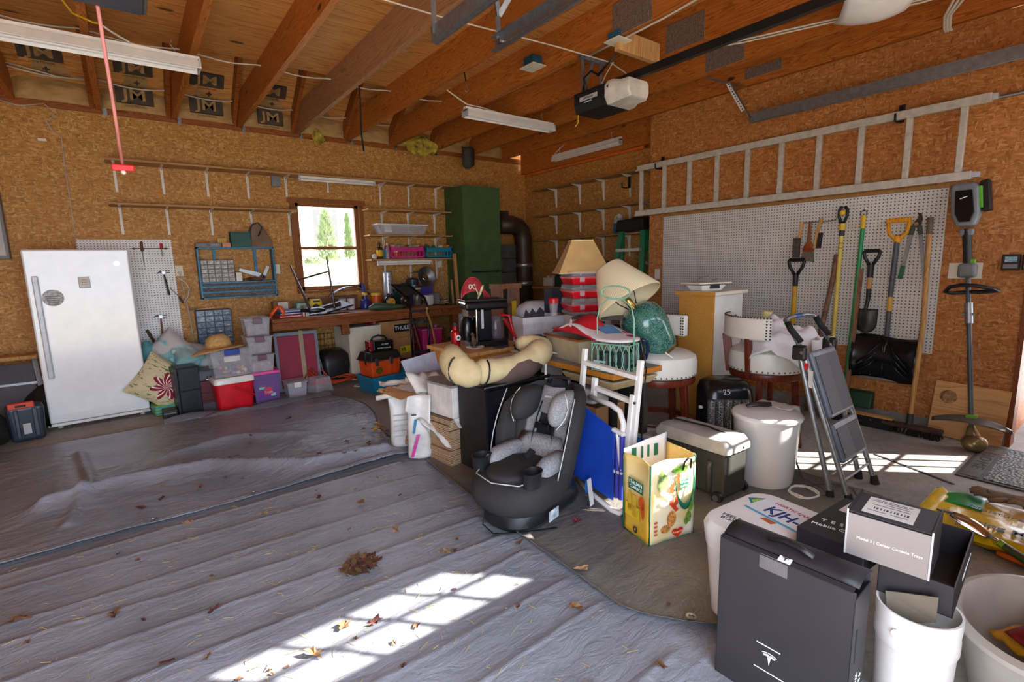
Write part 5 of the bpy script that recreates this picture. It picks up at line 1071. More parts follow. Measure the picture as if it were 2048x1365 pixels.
t=rthing('wire_tool_rail','twisted wire rail holding three brushes on the large pegboard','rail',1.90,1.645,4.755); obj('wire',B().tb([(-.14,0,0),(-.05,-.01,.004),(.05,-.005,.0),(.14,-.01,.008),(.15,-.02,.03)],.004,6),M_STEEL,t,smooth=True)
t=rthing('wire_brush','long brush with a pale handle, first on the wire rail','brush',2.02,1.66,4.735); obj('handle',B().tb([(.0,0,0),(-.005,0,-.06),(-.015,0,-.15),(-.02,0,-.30)],.014,8,flat=.6),M_PINE,t,smooth='auto'); obj('bristles',B().bx(-.05,-.0,-.04,-.005,-.31,-.14),pm('4f463e',.9,var=.4,sc=80),t)
t=rthing('paint_brush','broad paint brush with a brown handle, second on the wire rail','brush',1.955,1.655,4.735); obj('handle',B().loft([[(x*w_,y*.02,z) for x,y in rrect(1,1,.3)] for z,w_ in ((0,.02),(-.10,.026),(-.17,.028),(-.20,.07),(-.225,.085))]),pm('8a4a22',.35),t,smooth='auto'); obj('ferrule',B().bx(-.043,.043,-.014,.014,-.255,-.226),pm('9a4a22',.3,.4),t); obj('bristles',B().hexa([(-.042,-.012,-.256),(.042,-.012,-.256),(.042,.012,-.256),(-.042,.012,-.256),(-.055,-.008,-.33),(.05,-.008,-.345),(.05,.008,-.345),(-.055,.008,-.33)]),pm('6f6456',.9,var=.3,sc=90),t)
t=rthing('wire_brush','curved brush with a dark bristle block, third on the wire rail','brush',1.885,1.675,4.735); obj('handle',B().tb([(.02,0,0),(.005,0,-.06),(-.01,0,-.13),(-.02,0,-.25)],.016,8,flat=.6),M_HANDLE,t,smooth='auto'); obj('bristles',B().hexa([(-.005,-.012,-.25),(.025,-.012,-.25),(.025,.012,-.25),(-.005,.012,-.25),(.008,-.012,-.12),(.035,-.012,-.12),(.035,.012,-.12),(.008,.012,-.12)]),pm('33241c',.9,var=.3,sc=80),t)
def dgrip(t,z,w,h,mat,th=.014,top=None):
    obj('grip',B().tb([(-.012,0,z-h),(-w*.42,0,z-h*.45),(-w*.5,0,z-h*.1),(-w*.44,0,z)],th,8).tb([(.012,0,z-h),(w*.42,0,z-h*.45),(w*.5,0,z-h*.1),(w*.44,0,z)],th,8),mat,t,smooth=True)
    obj('grip_bar',B().cy((-w*.46,0,z),(w*.46,0,z),th*1.15,n=10),top or mat,t,smooth='auto')
    obj('grip_socket',B().la([(.022,z-h-.10),(.024,z-h)],12),mat,t,smooth='auto')
t=rthing('spade','spade with a black D grip and a yellow shaft behind the white stool','spade',2.04,.30,4.72); dgrip(t,1.03,.13,.13,M_BLACK,.014); obj('shaft',B().la([(.02,.46),(.02,.82)],12),pm('d8a41a',.35),t,smooth='auto'); obj('socket',B().la([(.02,.25),(.022,.459)],12),M_BLACK,t,smooth='auto'); obj('blade',B().gr(lambda u,v:((u-.5)*.2,-.02*(1-(2*u-1)**2),.26-.26*v),8,6),M_BLACK,t,sol=.004,smooth=True)
t=rthing('bent_branch','rough brown walking branch leaning on the large pegboard','branch',1.755,.02,4.70); obj('branch',B().tb([(-.07,-.10,0),(-.04,-.05,.4),(-.035,.0,.75),(.0,.01,1.0),(.02,.02,1.2),(.025,.03,1.35)],.02,9,rs=[.02,.021,.022,.02,.02,.018]),pm('7d5a44',.75,var=.3,sc=20,bump=.004,bsc=25),t,smooth=True)
t=rthing('pole_pruner','long yellow pole with a black and yellow head on the large pegboard','pole',1.70,.02,4.71); obj('pole',B().tb([(-.0,-.04,0),(.0,.0,.8),(.0,.01,1.50)],.017,10),pm('dcc052',.35),t,smooth='auto'); obj('black_band',B().la([(.02,1.50),(.02,1.545)],12,c=(0,.01,0)),M_BLACK,t); obj('yellow_band',B().la([(.024,1.546),(.024,1.60)],12,c=(0,.01,0)),M_YELLOW,t); obj('jaws',B().tb([(-.01,.01,1.60),(-.03,.01,1.66),(-.03,.01,1.71),(-.01,.01,1.735)],.012,8).tb([(.01,.01,1.60),(.03,.01,1.66),(.03,.01,1.71),(.01,.01,1.735)],.012,8),M_BLACK,t,smooth=True); obj('spring_ball',B().sp((0,-.005,1.685),.022,12,8),M_YELLOW,t,smooth=True)
for z in (1.44,1.40): obj('ring',B().la([(.0185,z),(.0185,z+.004)],12,c=(0,.008,0),cap=False),M_INK,t)
t=rthing('rake_pole','long green pole with a yellow tip and hanging loop','pole',1.565,.03,4.71); obj('pole',B().tb([(-.005,-.05,0),(0,0,.8),(.01,.015,1.54)],.016,10),pm('158a4a',.35),t,smooth='auto'); obj('tip',B().cy((.01,.015,1.541),(.011,.015,1.64),.018,n=12),M_YELLOW,t,smooth='auto'); obj('loop',B().tb([(-.01,.015,1.64),(-.012,.015,1.67),(.01,.015,1.685),(.03,.015,1.67),(.03,.015,1.64)],.004,6),M_GOLDM,t,smooth=True)
t=rthing('wooden_stake','thin reddish wooden stake leaning beside the green pole','stake',1.535,.02,4.71); obj('stake',B().bar((-.02,-.06,0),(.0,.0,1.23),.028,.02,(0,1,0)),M_HANDLED,t)
t=rthing('small_shovel','short black shovel with a D grip and a wooden shaft section on the large pegboard','shovel',1.475,.73,4.72); dgrip(t,.66,.11,.11,M_BLACK,.013); obj('wood_section',B().la([(.018,.36),(.02,.45)],12),M_HANDLE,t,smooth='auto'); obj('neck',B().tb([(0,0,.36),(0,0,.28),(-.005,-.02,.20),(-.01,-.02,.13)],.016,10,rs=[.018,.016,.014,.014]),M_BLACK,t,smooth='auto')
obj('blade',B().gr(lambda u,v:((u-.5)*.155*(1 if v<.5 else math.sqrt(max(0,1-((v-.5)*2)**2.2))),-.03+.03*(2*u-1)**2-.01*sin(pi*v),.20-.20*v),12,12),pm('3a3632',.4,.4,var=.4,sc=12),t,sol=.003,smooth=True)
t=rthing('snow_shovel','wide black snow shovel with an orange yellow D grip on the large pegboard','shovel',1.33,.37,4.73)
obj('shaft',B().tb([(-.0,-.0,.33),(.0,-.0,.7),(.01,.0,1.10)],.018,12),pm('4b4e55',.4),t,smooth='auto'); obj('sticker',B().la([(.0185,.55),(.0185,.66)],12,cap=False),pm('d9a62a',.5),t)
obj('grip',B().tb([(.01,0,1.09),(-.045,0,1.15),(-.06,0,1.24)],.014,8).tb([(.01,0,1.09),(.065,0,1.15),(.08,0,1.24)],.014,8).sp((.01,0,1.10),(.026,.02,.035)),pm('e39a1a',.4),t,smooth=True)
gb=B().cy((-.065,0,1.245),(.085,0,1.245),.017,n=12)
for i in range(8): gb.bx(-.058+i*.019,-.05+i*.019,-.019,.019,1.232,1.264)
obj('grip_bar',gb,pm('e8a020',.4),t)
obj('blade',B().gr(lambda u,v:((u-.5)*.44,-.06*sin(pi*v*.9)+.03*(abs(2*u-1))**3*-1,.345-.345*v+.012*sin(u*6.3)),20,10),M_BLACKG,t,sol=.006,smooth=True)
rb=B()
for s_ in (-1,1):
    for k in range(3): rb.tb([(s_*.03,-.03,.30-.05*k),(s_*.08,-.075,.22-.05*k),(s_*.17,-.085,.12-.04*k)],.008,6)
obj('ribs',rb,M_BLACKG,t,smooth=True); obj('wear_strip',B().bx(-.22,.22,-.028,-.012,-.006,.012),M_STEEL,t); obj('rivet',B().sp((-.15,-.035,.03),.006,8,6).sp((-.08,-.035,.03),.006,8,6).sp((.08,-.035,.03),.006,8,6).sp((.15,-.035,.03),.006,8,6),M_CHROME,t)
obj('socket',B().tb([(0,0,.34),(0,-.03,.26),(0,-.05,.12),(0,-.05,.04)],.02,10,rs=[.02,.02,.016,.01]),M_BLACKG,t,smooth=True)
t=rthing('loppers','long handled loppers with green grips hanging open on the large pegboard','loppers',1.21,1.58,4.735); obj('handle',B().bar((-.02,0,-.02),(-.07,0,-.40),.022,.014,(0,1,0)),M_GALV,t); obj('handle',B().bar((.02,0,-.02),(.085,0,-.45),.022,.014,(0,1,0)),M_GALV,t); obj('grip',B().bar((-.058,0,-.31),(-.072,0,-.41),.03,.022,(0,1,0)),pm('2e5a34',.5),t,bev=.006); obj('grip',B().bar((.018,0,-.01),(.03,0,-.08),.03,.022,(0,1,0)),pm('3a4038',.5),t,bev=.006); obj('grip',B().bar((-.018,0,-.01),(-.028,0,-.08),.03,.022,(0,1,0)),pm('3a4038',.5),t,bev=.006)
obj('blade',B().pr([(-.02,-.02),(.02,-.02),(.035,.03),(.025,.075),(-.002,.085),(.01,.05),(-.012,.02)],-.005,.005),pm('4a3b35',.4,.5),t); obj('pivot',B().cy((0,-.012,.0),(0,.008,.0),.014,n=12),M_CHROME,t)
t=rthing('push_broom','push broom with a pale wooden handle and a dark ragged head','broom',1.10,.0,4.60)
obj('handle',B().tb([(.0,-.0,.09),(.01,.05,.85),(-.02,.10,1.50)],.017,10),M_HANDLE,t,smooth='auto'); obj('rubber_grip',B().cy((-.0205,.101,1.501),(-.025,.108,1.62),.019,n=12),pm('6a5a48',.6),t,smooth='auto'); obj('socket',B().cy((0,0,.06),(0,.006,.16),.022,n=12),pm('33363a',.4),t,smooth='auto')
obj('head',B().bx(-.17,.20,-.04,.04,.045,.075),pm('4a3126',.7,var=.4,sc=20),t,bev=.01); bbb=B(); rr=random.Random(9)
for i in range(90):
    x=rr.uniform(-.16,.19); y=rr.uniform(-.035,.035); bbb.bar((x,y,.045),(x+rr.uniform(-.02,.02),y*1.4,.001),.008,.008)
obj('bristles',bbb,pm('231a18',.9),t)
t=rthing('old_broom_head','long black squeegee head with a wooden bar lying along the right wall','broom',1.44,.0,4.60); obj('bar',B().bx(-.26,.24,-.03,.02,.085,.10),M_PINE,t); obj('rubber_blade',B().bx(-.27,.25,-.035,-.012,.0,.084),M_BLACKM,t); obj('screw',B().cy((.1,-.037,.06),(.1,-.034,.06),.006,n=8).cy((.18,-.037,.055),(.18,-.034,.055),.006,n=8),M_CHROME,t)
t=rthing('dustpan','dark green dustpan standing against the right wall behind the step stool','dustpan',1.50,.10,4.76); obj('pan',B().hexa([(-.14,-.1,.02),(.12,-.1,.02),(.12,.0,.0),(-.14,.0,.0),(-.14,-.06,.14),(.12,-.06,.14),(.12,.0,.15),(-.14,.0,.15)]),pm('183d28',.5),t,bev=.01)
t=rthing('plywood_offcut','square pale plywood offcut with a dark stain leaning on the right wall','board',.80,.0,4.71,rot=(rad(-8),rad(2),0)); obj('board',B().bx(-.215,.195,-.006,.006,.003,.41),M_PLYB,t); obj('knot_stain',B().cy((-.13,-.0075,.30),(-.13,-.0062,.30),.05,n=20),pm('9a7448',.7,var=.5,sc=40),t)
# string trimmer
t=rthing('string_trimmer','grey and black battery string trimmer leaning against the right wall','trimmer',.73,.0,4.52)
P0,P1=V((-.0,-.0,.10)),V((-.18,.16,1.52)); dd=(P1-P0).normalized()
pt=lambda s_,off=(0,0,0): P0+(P1-P0)*s_+V(off)
obj('shaft',B().cy(pt(0),pt(1),.015,n=12),pm('54585c',.35,.3),t,smooth='auto'); obj('coupling',B().cy(pt(.545),pt(.645),.024,n=14),M_STEEL,t,smooth='auto'); obj('clamp_screw',B().cy(pt(.59,(-.035,-.01,0)),pt(.59,(.035,-.01,0)),.008,n=8),M_STEEL,t)
obj('rear_grip',B().tb([pt(.83),pt(.9),pt(1.0)],.027,12,rs=[.026,.024,.028]),M_BLACK,t,smooth='auto'); obj('trigger_box',B().cb(pt(.80,(0,-.01,0)),(.10,.07,.10)),pm('6d7276',.4),t,bev=.02,seg=3); obj('green_switch',B().cb(pt(.845,(.03,-.01,0)),(.03,.03,.03)),pm('6aa62a',.4),t,bev=.006); obj('collar',B().cb(pt(.985,(0,0,0)),(.075,.05,.05)),pm('7c8084',.4),t,bev=.012)
lp=[(-.12,-.02,-.02),(-.09,-.05,.015),(-.03,-.06,.03),(.05,-.06,.028),(.12,-.05,.01),(.16,-.03,-.005),(.09,-.02,-.015),(.0,-.0,-.02),(-.08,-.01,-.03)]
obj('loop_handle',B().tb([pt(.71)+V(p) for p in lp],.014,8,closed=True),M_BLACK,t,smooth=True)
Pm=pt(1.0)+dd*.02
ml=lambda x,y,s_: Pm+V((x,y,0))+dd*s_
sh=[(-.05,0),(.05,0),(.075,.08),(.075,.27),(.06,.30),(-.06,.30),(-.075,.27),(-.075,.08)]
obj('motor_housing',B().add([ml(x,-.055,z) for x,z in sh]+[ml(x,.05,z) for x,z in sh],[tuple(range(8)),tuple(range(15,7,-1))]+[(i,8+i,8+(i+1)%8,(i+1)%8) for i in range(8)]),pm('7b7e82',.4),t,bev=.02,seg=3)
s2=[(-.03,.03),(.03,.03),(.052,.09),(.045,.25),(-.045,.25),(-.052,.09)]
obj('black_cover',B().add([ml(x,-.066,z) for x,z in s2]+[ml(x,-.05,z) for x,z in s2],[tuple(range(6)),tuple(range(11,5,-1))]+[(i,6+i,6+(i+1)%6,(i+1)%6) for i in range(6)]),M_BLACKG,t,bev=.005)
obj('logo_mark',B().bar(ml(-.02,-.068,.19),ml(.02,-.068,.205),.003,.006),M_WINK,t)
obj('green_trim',B().bar(ml(.08,-.01,.12),ml(.08,-.01,.27),.02,.06,(0,1,0)),pm('5fb02a',.4),t,bev=.004); obj('battery',B().bar(ml(.105,.02,.10),ml(.10,.02,.31),.05,.07,(0,1,0)),M_BLACK,t,bev=.01)
obj('guard',B().gr(lambda u,v:(pt(.085)+V(((u-.5)*.42,-.09*v*sin(pi*u)-.01,.02-.05*(2*u-1)**2-.03*v))),16,6),pm('5a5650',.45),t,sol=.004,smooth=True); obj('green_clamp',B().cb(pt(.075,(0,-.01,.02)),(.06,.05,.05)),pm('63a52c',.4),t,bev=.006)
obj('head_neck',B().cy(pt(.05),pt(-.01,(.01,-.01,0)),.022,.05,n=14),M_GOLDM,t,smooth='auto'); obj('spool_head',B().sp((.02,-.02,.062),(.072,.072,.062),20,14),M_GOLDM,t,smooth=True); obj('line',B().tb([(.08,-.03,.03),(.13,-.03,.02),(.18,-.02,.02)],.003,6),pm('c0605a'),t)
for k,y in enumerate((.68,.58)):
    t=rthing('opener_keypad','left black wall control box with a small label near the entry' if k==0 else 'right black wall control box at the frame edge near the entry','control box',y,1.235,4.785); obj('box',B().bx(-.045,.045,-.03,0,0,.105),M_BLACK,t,bev=.005); obj('label_plate',B().bx(-.03,.03,-.033,-.03,.055,.09),pm('8fb4cc',.4,var=.4,sc=60),t); obj('grey_flap',B().bx(-.035,.035,-.034,-.03,.012,.04),M_MGREY,t)
t=rthing('control_wires','thin pink and white wires dropping to the wall control boxes','wire',.60,1.35,4.78); obj('wire',B().tb([(0,0,0),(.005,-.004,.4),(0,0,1.2)],.003,5),pm('c98a78'),t); obj('wire',B().tb([(.015,0,0),(.02,-.004,.3),(.01,0,1.2)],.003,5),M_CABLE,t); obj('bracket',B().bx(.02,.05,-.01,0,.0,.09),M_STEEL,t)
# ------------------------------------------------------------------ tarps on the floor
def tarp(label,x0,x1,y0,y1,nx,ny,zf,mat,edge=None,z0=.003):
    def f(u,v):
        y=y0+(y1-y0)*v; xa,xb=(edge(y) if edge else (x0,x1)); x=xa+(xb-xa)*u
        return (x,y,z0+max(0,zf(x,y)))
    t=thing('tarpaulin',label,'tarpaulin',(0,0,0),0,'grey tarpaulins on the floor')
    obj('sheet',B().gr(f,nx,ny),mat,t,smooth=True,sol=.0015)
    return t
def grommets(t,pts):
    for x,y,z in pts: obj('grommet',B().la([(.016,0),(.02,.003),(.010,.004),(.009,0)],14,c=(x,y,z),cap=False).cy((x,y,z-.001),(x,y,z+.0005),.009,n=10),[M_STEEL,M_INK],t,smooth='auto')
cre=[(.30,.0),(.62,.02),(.95,-.03),(1.22,.02),(1.45,.0),(1.68,.04),(1.98,-.05),(2.22,-.06),(2.44,-.10),(2.62,-.03),(2.92,-.05),(3.12,.02)]
def z_left(x,y):
    z=.002*noise.noise(V((x*3,y*3,1)))+.001
    for y0,s in cre:
        d=y-(y0+s*x+.015*noise.noise(V((x*1.5,y0*7,2)))); z+=.012*math.exp(-abs(d)/.016)+.006*math.exp(-(d+.05)**2/.002)
    d=x-(.35+.08*y); z+=.004*math.exp(-abs(d)/.012); d=x-(-.9+.05*y); z+=.004*math.exp(-abs(d)/.012); d=x-1.15; z+=.003*math.exp(-abs(d)/.01)
    return z
t=tarp('grey silver tarp with straight fold creases covering the front left of the floor',-2.5,1.75,-.1,3.42,150,340,lambda x,y: z_left(x,y) if x<1.38 or y<.85 else .001,M_TARP)
def seg_d(x,y,pts):
    best=9
    for (ax,ay),(bx_,by_) in zip(pts,pts[1:]):
        dx,dy=bx_-ax,by_-ay; k=max(0,min(1,((x-ax)*dx+(y-ay)*dy)/(dx*dx+dy*dy))); best=min(best,math.hypot(x-ax-k*dx,y-ay-k*dy))
    return best
R1=[(-.55,3.85),(-.2,3.93),(.31,3.86),(.82,3.43),(1.35,3.32)]; R2=[(.1,4.28),(.56,4.40),(1.0,4.1)]; R3=[(.1,5.50),(.6,5.30),(1.1,5.42),(1.6,5.60)]; R4=[(-.45,4.9),(-.35,4.1),(-.42,3.5)]
def z_far(x,y):
    z=.010+.014*noise.noise(V((x*2.2,y*2.6,0)))+.010*abs(noise.noise(V((x*5,y*9,4))))+.006*abs(noise.noise(V((x*14,y*20,7))))
    z+=.085*math.exp(-seg_d(x,y,R1)/.06)+.06*math.exp(-seg_d(x,y,R2)/.05)+.03*math.exp(-(seg_d(x,y,R3)/.05)**2)+.03*math.exp(-(seg_d(x,y,R4)/.03)**2)
    if y<3.26: z+=.012
    if y>5.55: z+=.018*(y-5.55)/.08
    return max(z,.013)
def e_far(y): return (-2.5, 1.62+.1*sin(y*3))
t=tarp('crinkled silver tarp lying over the far half of the floor before the freezer',-2.5,1.7,3.21,5.32,220,200,z_far,M_TARP2,e_far,.006); grommets(t,[(-.05,3.235,.032),(.45,3.24,.032),(1.28,3.235,.032)])
def e_farb(y):
    return (.0-.9*max(0,(5.36-y)/.1), 1.63+.05*sin(y*9))
def z_strip(x,y): return .012+.03*max(0,(y-5.30)/.2)*(.5+.5*noise.noise(V((x*5,y*8,0))))+.004*noise.noise(V((x*20,y*20,1)))
obj('folded_edge',B().gr(lambda u,v:(.10+1.5*u,5.30+.13*v+.05*sin(u*9)-.10*(1-u)*0,.018+.035*sin(pi*v*.5)*(.6+.4*sin(u*13))),60,8),M_TARP2,t,smooth=True,sol=.0015)
def e_right(y):
    if y>2.1: a=1.42+.09*(y-2.1)
    elif y>1.2: a=1.39+.03*(y-1.2)
    else: a=1.39+.35*((1.2-y)/.45)**1.6
    return (a,3.25)
def z_right(x,y):
    z=.003*noise.noise(V((x*4,y*4,9)))+.002*noise.noise(V((x*11,y*12,3)))+.001
    xa=e_right(y)[0]; z+=.016*math.exp(-abs(x-xa)/.02)
    for y0 in (1.1,1.5,1.85,2.3): z+=.005*math.exp(-abs(y-y0-.15*(x-2))/.012)
    return z
t=tarp('older dusty brown grey tarp under the car seat and the shopping bag',1.4,3.25,.80,3.05,120,150,z_right,M_TARP3,e_right,.013); grommets(t,[(1.55,.97,.025),(1.47,1.9,.02)])
# floor joint strip and doormat
solo('rubber_strip','thin dark strip running across the concrete by the step stool','strip',B().bar((3.95,1.12,.003),(3.76,.66,.003),.018,.004),M_DGREY)
t=thing('doormat','dark rubber doormat with a pebble field and embossed lettering before the entry','doormat',(3.93,.22,0),0)
obj('base',B().bx(0,.78,0,.47,.001,.008),pm('4a4742',.8),t)
tt=NT('pebble_rubber'); v=tt.coord((1,1.8,1)); vo=tt.n('ShaderNodeTexVoronoi',feature='F1'); vo.inputs['Scale'].default_value=34; tt.l(v,vo.inputs['Vector']); tt.col(tt.ramp(vo.outputs['Distance'],[(.2,'8a7c6e'),(.55,'4a433c'),(.7,'15120f')])).set(.7); tt.bump(vo.outputs['Distance'],-.006)
obj('pebble_field',B().bx(.03,.75,.03,.345,.0081,.012),tt.m,t); obj('letter_band',B().bx(.03,.75,.365,.45,.0081,.0105),pm('5d5850',.8),t); text(t,'HOME',.085,pm('2e2b27',.8),(.39,.407,.011),(-1,0,0),(0,-1,0),sx=1.5,sp=1.2)
# leaves
M_LEAF=[pm('6e4a2e',.8,var=.3,sc=40),pm('94704a',.8,var=.3,sc=40),pm('58302a',.8,var=.3,sc=40),pm('7d5a3a',.8,var=.3,sc=40)]
def leaf_mesh(seed):
    r_=random.Random(seed); n=11; out=[]
    for i in range(n):
        a=2*pi*i/n; k=.022*(1 if i%2 else .7)*(.6+.7*r_.random()); out.append((cos(a)*k*1.5,sin(a)*k*.8,.003+.014*r_.random()))
    return B().add([(0,0,.003)]+out,[(0,1+i,1+(i+1)%n) for i in range(n)])
LM=[mesh_of('leaf',leaf_mesh(i),M_LEAF[i%4],recalc=False) for i in range(8)]
def leaf(x,y,k=1.0,idx=None,z=None):
    o=bpy.data.objects.new('dry_leaf',LM[R.randrange(8) if idx is None else idx]); COL.objects.link(o)
    zz=z if z is not None else (.006+max(0,z_left(x,y)) if y<3.2 and x<1.4 else (.012+z_far(x,y) if x<1.6 else .018))
    o.location=(x,y,zz); o.rotation_euler=(R.uniform(-.25,.25),R.uniform(-.25,.25),R.uniform(0,6.3)); o.scale=(k,k,k*R.uniform(.8,1.6))
    o['label']='dry curled brown oak leaf lying on the grey tarps'; o['category']='leaf'; o['group']='dry leaves on the tarps'
for x,y,k in ((1.02,.98,1.6),(.50,1.78,1.0),(.37,1.70,1.1),(.60,1.72,1.1),(.72,1.60,.8),(-.50,2.62,1.5),(-.20,2.42,1.0),(-.32,2.05,1.2),(-.05,1.98,1.0),(.12,2.20,1.0),(.95,2.30,1.0),(1.15,2.02,.9),(1.38,1.80,.8),(1.05,1.97,1.0),(1.08,1.93,.8),(1.42,1.42,1.0),(1.27,.90,.9),(1.26,1.30,1.1),(1.52,1.05,.8),(.92,2.72,1.1),(.75,2.95,.9),(.35,3.6,.9),(.9,3.42,1.2),(1.05,3.36,1.0),(1.2,3.75,1.1),(1.3,3.55,1.2),(1.32,3.62,.9),(.2,3.55,1.1),(-.1,3.45,1.2),(.0,3.5,1.0),(1.0,4.7,1.0),(.6,4.2,.9),(.1,3.1,.9),(.45,2.95,.8)): leaf(x,y,k)
for i in range(26): leaf(R.uniform(-.5,1.3),R.uniform(1.4,3.1),R.uniform(.3,.6))
for i in range(10): leaf(R.uniform(.0,1.5),R.uniform(3.3,5.0),R.uniform(.4,.9))
solo('red_leaf','dark red leaf lying on the dusty tarp before the car seat','leaf',leaf_mesh(21),pm('6a1f22',.7),(1.72,1.76,.02),bev=0)
def litter(label,x,y,n,r,h,mats,seed,name='leaf_clump'):
    rr=random.Random(seed); b=B()
    for i in range(n):
        a=rr.random()*2*pi; k=r*math.sqrt(rr.random()); p=V((cos(a)*k*1.3,sin(a)*k,rr.random()*h)); d=V((rr.uniform(-1,1),rr.uniform(-1,1),rr.uniform(-.3,.3)))*.03; w=d.cross(V((0,0,1)))*.5
        b.mat(i%len(mats)); b.add([p-d,p+w,p+d,p-w],[(0,1,2,3)])
    return solo(name,label,'leaf clump',b,mats,(x,y,.012),recalc=False)
litter('dark clump of wet leaves and straw on the front tarp',.70,2.12,90,.065,.02,[M_LEAF[2],M_LEAF[0],pm('5a4426',.9)],1)
litter('curled reddish plant scrap at the bottom edge of the front tarp',.86,.93,40,.05,.04,[M_LEAF[2],pm('6a2a34',.8)],2)
litter('yellow and orange leaf sprig standing beside the litter bags',1.46,3.72,34,.05,.13,[pm('c9931f',.7),pm('8a3a1a',.7)],3)
b=B(); rr=random.Random(8)
for i in range(330):
    x,y=rr.uniform(-.6,1.36),rr.uniform(1.0,3.15); a=rr.random()*pi; l=rr.uniform(.008,.045); z=.009+z_left(x,y)
    b.bar((x,y,z),(x+cos(a)*l,y+sin(a)*l,z+.002),.0016,.0014)
o=solo('straw_litter','fine straw bits and crumbs scattered over the front tarp','straw',b,pm('b59a62',.9)); o['kind']='stuff'
ZT=.012   # top of the tarp under the clutter
# ------------------------------------------------------------------ flooring boxes and litter bags
t=thing('flooring_stack','tall stack of corrugated flat cartons beside the black cabinet','carton stack',(1.60,2.84,ZT),rad(8))
rr=random.Random(4)
for k in range(9):
    z=.035*k; ox,oy=rr.uniform(-.012,.012),rr.uniform(-.012,.012); obj('flat_carton',B().bx(ox,.36+ox,oy,.32+oy,z,z+.0335),M_CORR,t)
t=thing('flooring_carton','torn white flooring carton with a grey plank on top, right hand box','carton',(1.64,2.86,ZT+.318),rad(8))
obj('body',B().bx(0,.34,0,.28,0,.215),M_WPAPER,t,bev=.003); obj('plank_top',B().bx(-.01,.35,-.01,.29,.216,.232),m_wood('grey_plank','8f8f92','a3a3a5','6f7075',0,1.4,knots=False),t); obj('print_panel',B().bx(.16,.34,-.003,0,.03,.115),M_INK,t); obj('red_stripe',B().bx(.16,.28,-.0045,-.003,.1,.115),pm('9a2a35',.5),t); text(t,'TF',.06,M_WINK,(.27,-.0035,.06)); 
for i,z in enumerate((.135,.15,.165,.18)): obj('small_print',B().bx(.10,.33-.03*(i%2),-.0025,0,z,z+.005),M_LGREY,t)
obj('torn_flap',B().add([(0,-.004,.0),(.0,-.06,-.05),(.10,-.05,-.075),(.12,-.004,0)],[(0,1,2,3)]),M_WPAPER,t,sol=.003)
t=thing('flooring_stack','lower leaning stack of corrugated flat cartons behind the litter bags','carton stack',(1.60,3.18,ZT),rad(14))
for k in range(7):
    z=.035*k; ox=rr.uniform(-.02,.02); obj('flat_carton',B().bx(ox-.04,.34+ox,0,.34,z,z+.0335),M_CORR,t)
t=thing('flooring_carton','opened white flooring carton marked FEIS with raised flaps','carton',(1.56,3.2,ZT+.247),rad(12))
obj('body',B().bx(0,.36,0,.32,0,.20),M_WPAPER,t,bev=.003); text(t,'FEIS',.06,M_INK,(.10,-.003,.155)); text(t,'KIT',.05,M_INK,(.25,-.003,.14)); obj('black_print',B().bx(.06,.14,-.003,0,.0,.075).bx(.17,.28,-.003,0,.0,.09),M_INK,t); text(t,'TF',.07,M_WINK,(.225,-.0035,.04)); obj('red_stripe',B().bx(.17,.25,-.0045,-.003,.075,.09),pm('9a2a35',.5),t)
obj('open_flap',B().add([(.36,0,.2),(.66,-.05,.20),(.62,-.02,.30),(.36,.05,.30)],[(0,1,2,3)]),M_WPAPER,t,sol=.005); obj('open_flap',B().gr(lambda u,v:(-.02+.3*u,.0+.12*v-.03*sin(u*6),.2+.14*v*(1-.4*u)+.01*sin(u*14)),14,5),M_WPAPER,t,sol=.004,smooth=True); obj('open_flap',B().add([(-.01,.0,.2),(-.12,.05,.17),(-.12,.3,.19),(-.01,.32,.2)],[(0,1,2,3)]),M_CARD,t,sol=.004)
t=thing('grey_slab_tray','open tray of grey tile slabs on top of the flooring cartons','tray',(1.72,3.33,ZT+.455),rad(5)); 
obj('tray_floor',B().bx(-.06,.44,-.08,.26,.0,.03),M_WPAPER,t); obj('slab',B().bx(.0,.32,-.07,.2,.031,.045).bx(.0,.31,-.075,.2,.047,.06),pm('7c828c',.35),t)
obj('side_wall',B().hexa([(-.06,.2,.03),(.30,.28,.03),(.30,.285,.03),(-.06,.205,.03),(-.10,.24,.17),(.30,.33,.19),(.30,.335,.19),(-.10,.245,.17)]),pm('b4bacc',.5),t); obj('side_wall',B().hexa([(.28,-.08,.03),(.44,.28,.03),(.445,.28,.03),(.285,.08-.16,.03),(.40,-.10,.17),(.54,.28,.19),(.545,.28,.19),(.405,-.10,.17)]),pm('6c7480',.45),t)
for k in range(3):
    d=.028*k; obj('slab',B().hexa([(.30+d,-.09,.03),(.46+d,.26,.03),(.474+d,.26,.03),(.314+d,-.09,.03),(.42+d,-.11,.165),(.56+d,.26,.18),(.574+d,.26,.18),(.434+d,-.11,.165)]),pm('7c828c',.35),t)
for a,(x,y,rz,lb,sz) in enumerate(((1.50,3.50,.2,'crumpled brown paper strip on the left edge of the cartons',(.26,.06)),(1.60,3.62,-.3,'crumpled grey paper behind the opened carton',(.30,.10)),(1.58,2.98,.5,'torn white carton strip hanging down between the carton stacks',(.10,.26)))):
    z=(.45,.46,.32)[a]
    solo('torn_paper',lb,'paper',B().gr(lambda u,v:((u-.5)*sz[0],(v-.5)*sz[1],.04*noise.noise(V((u*4,v*3,a)))-(.18*(1-v) if a==2 else 0)),10,8),(M_CARD,M_WPAPER,M_WPAPER)[a],(x,y,z),rz,sol=.004,smooth=True)
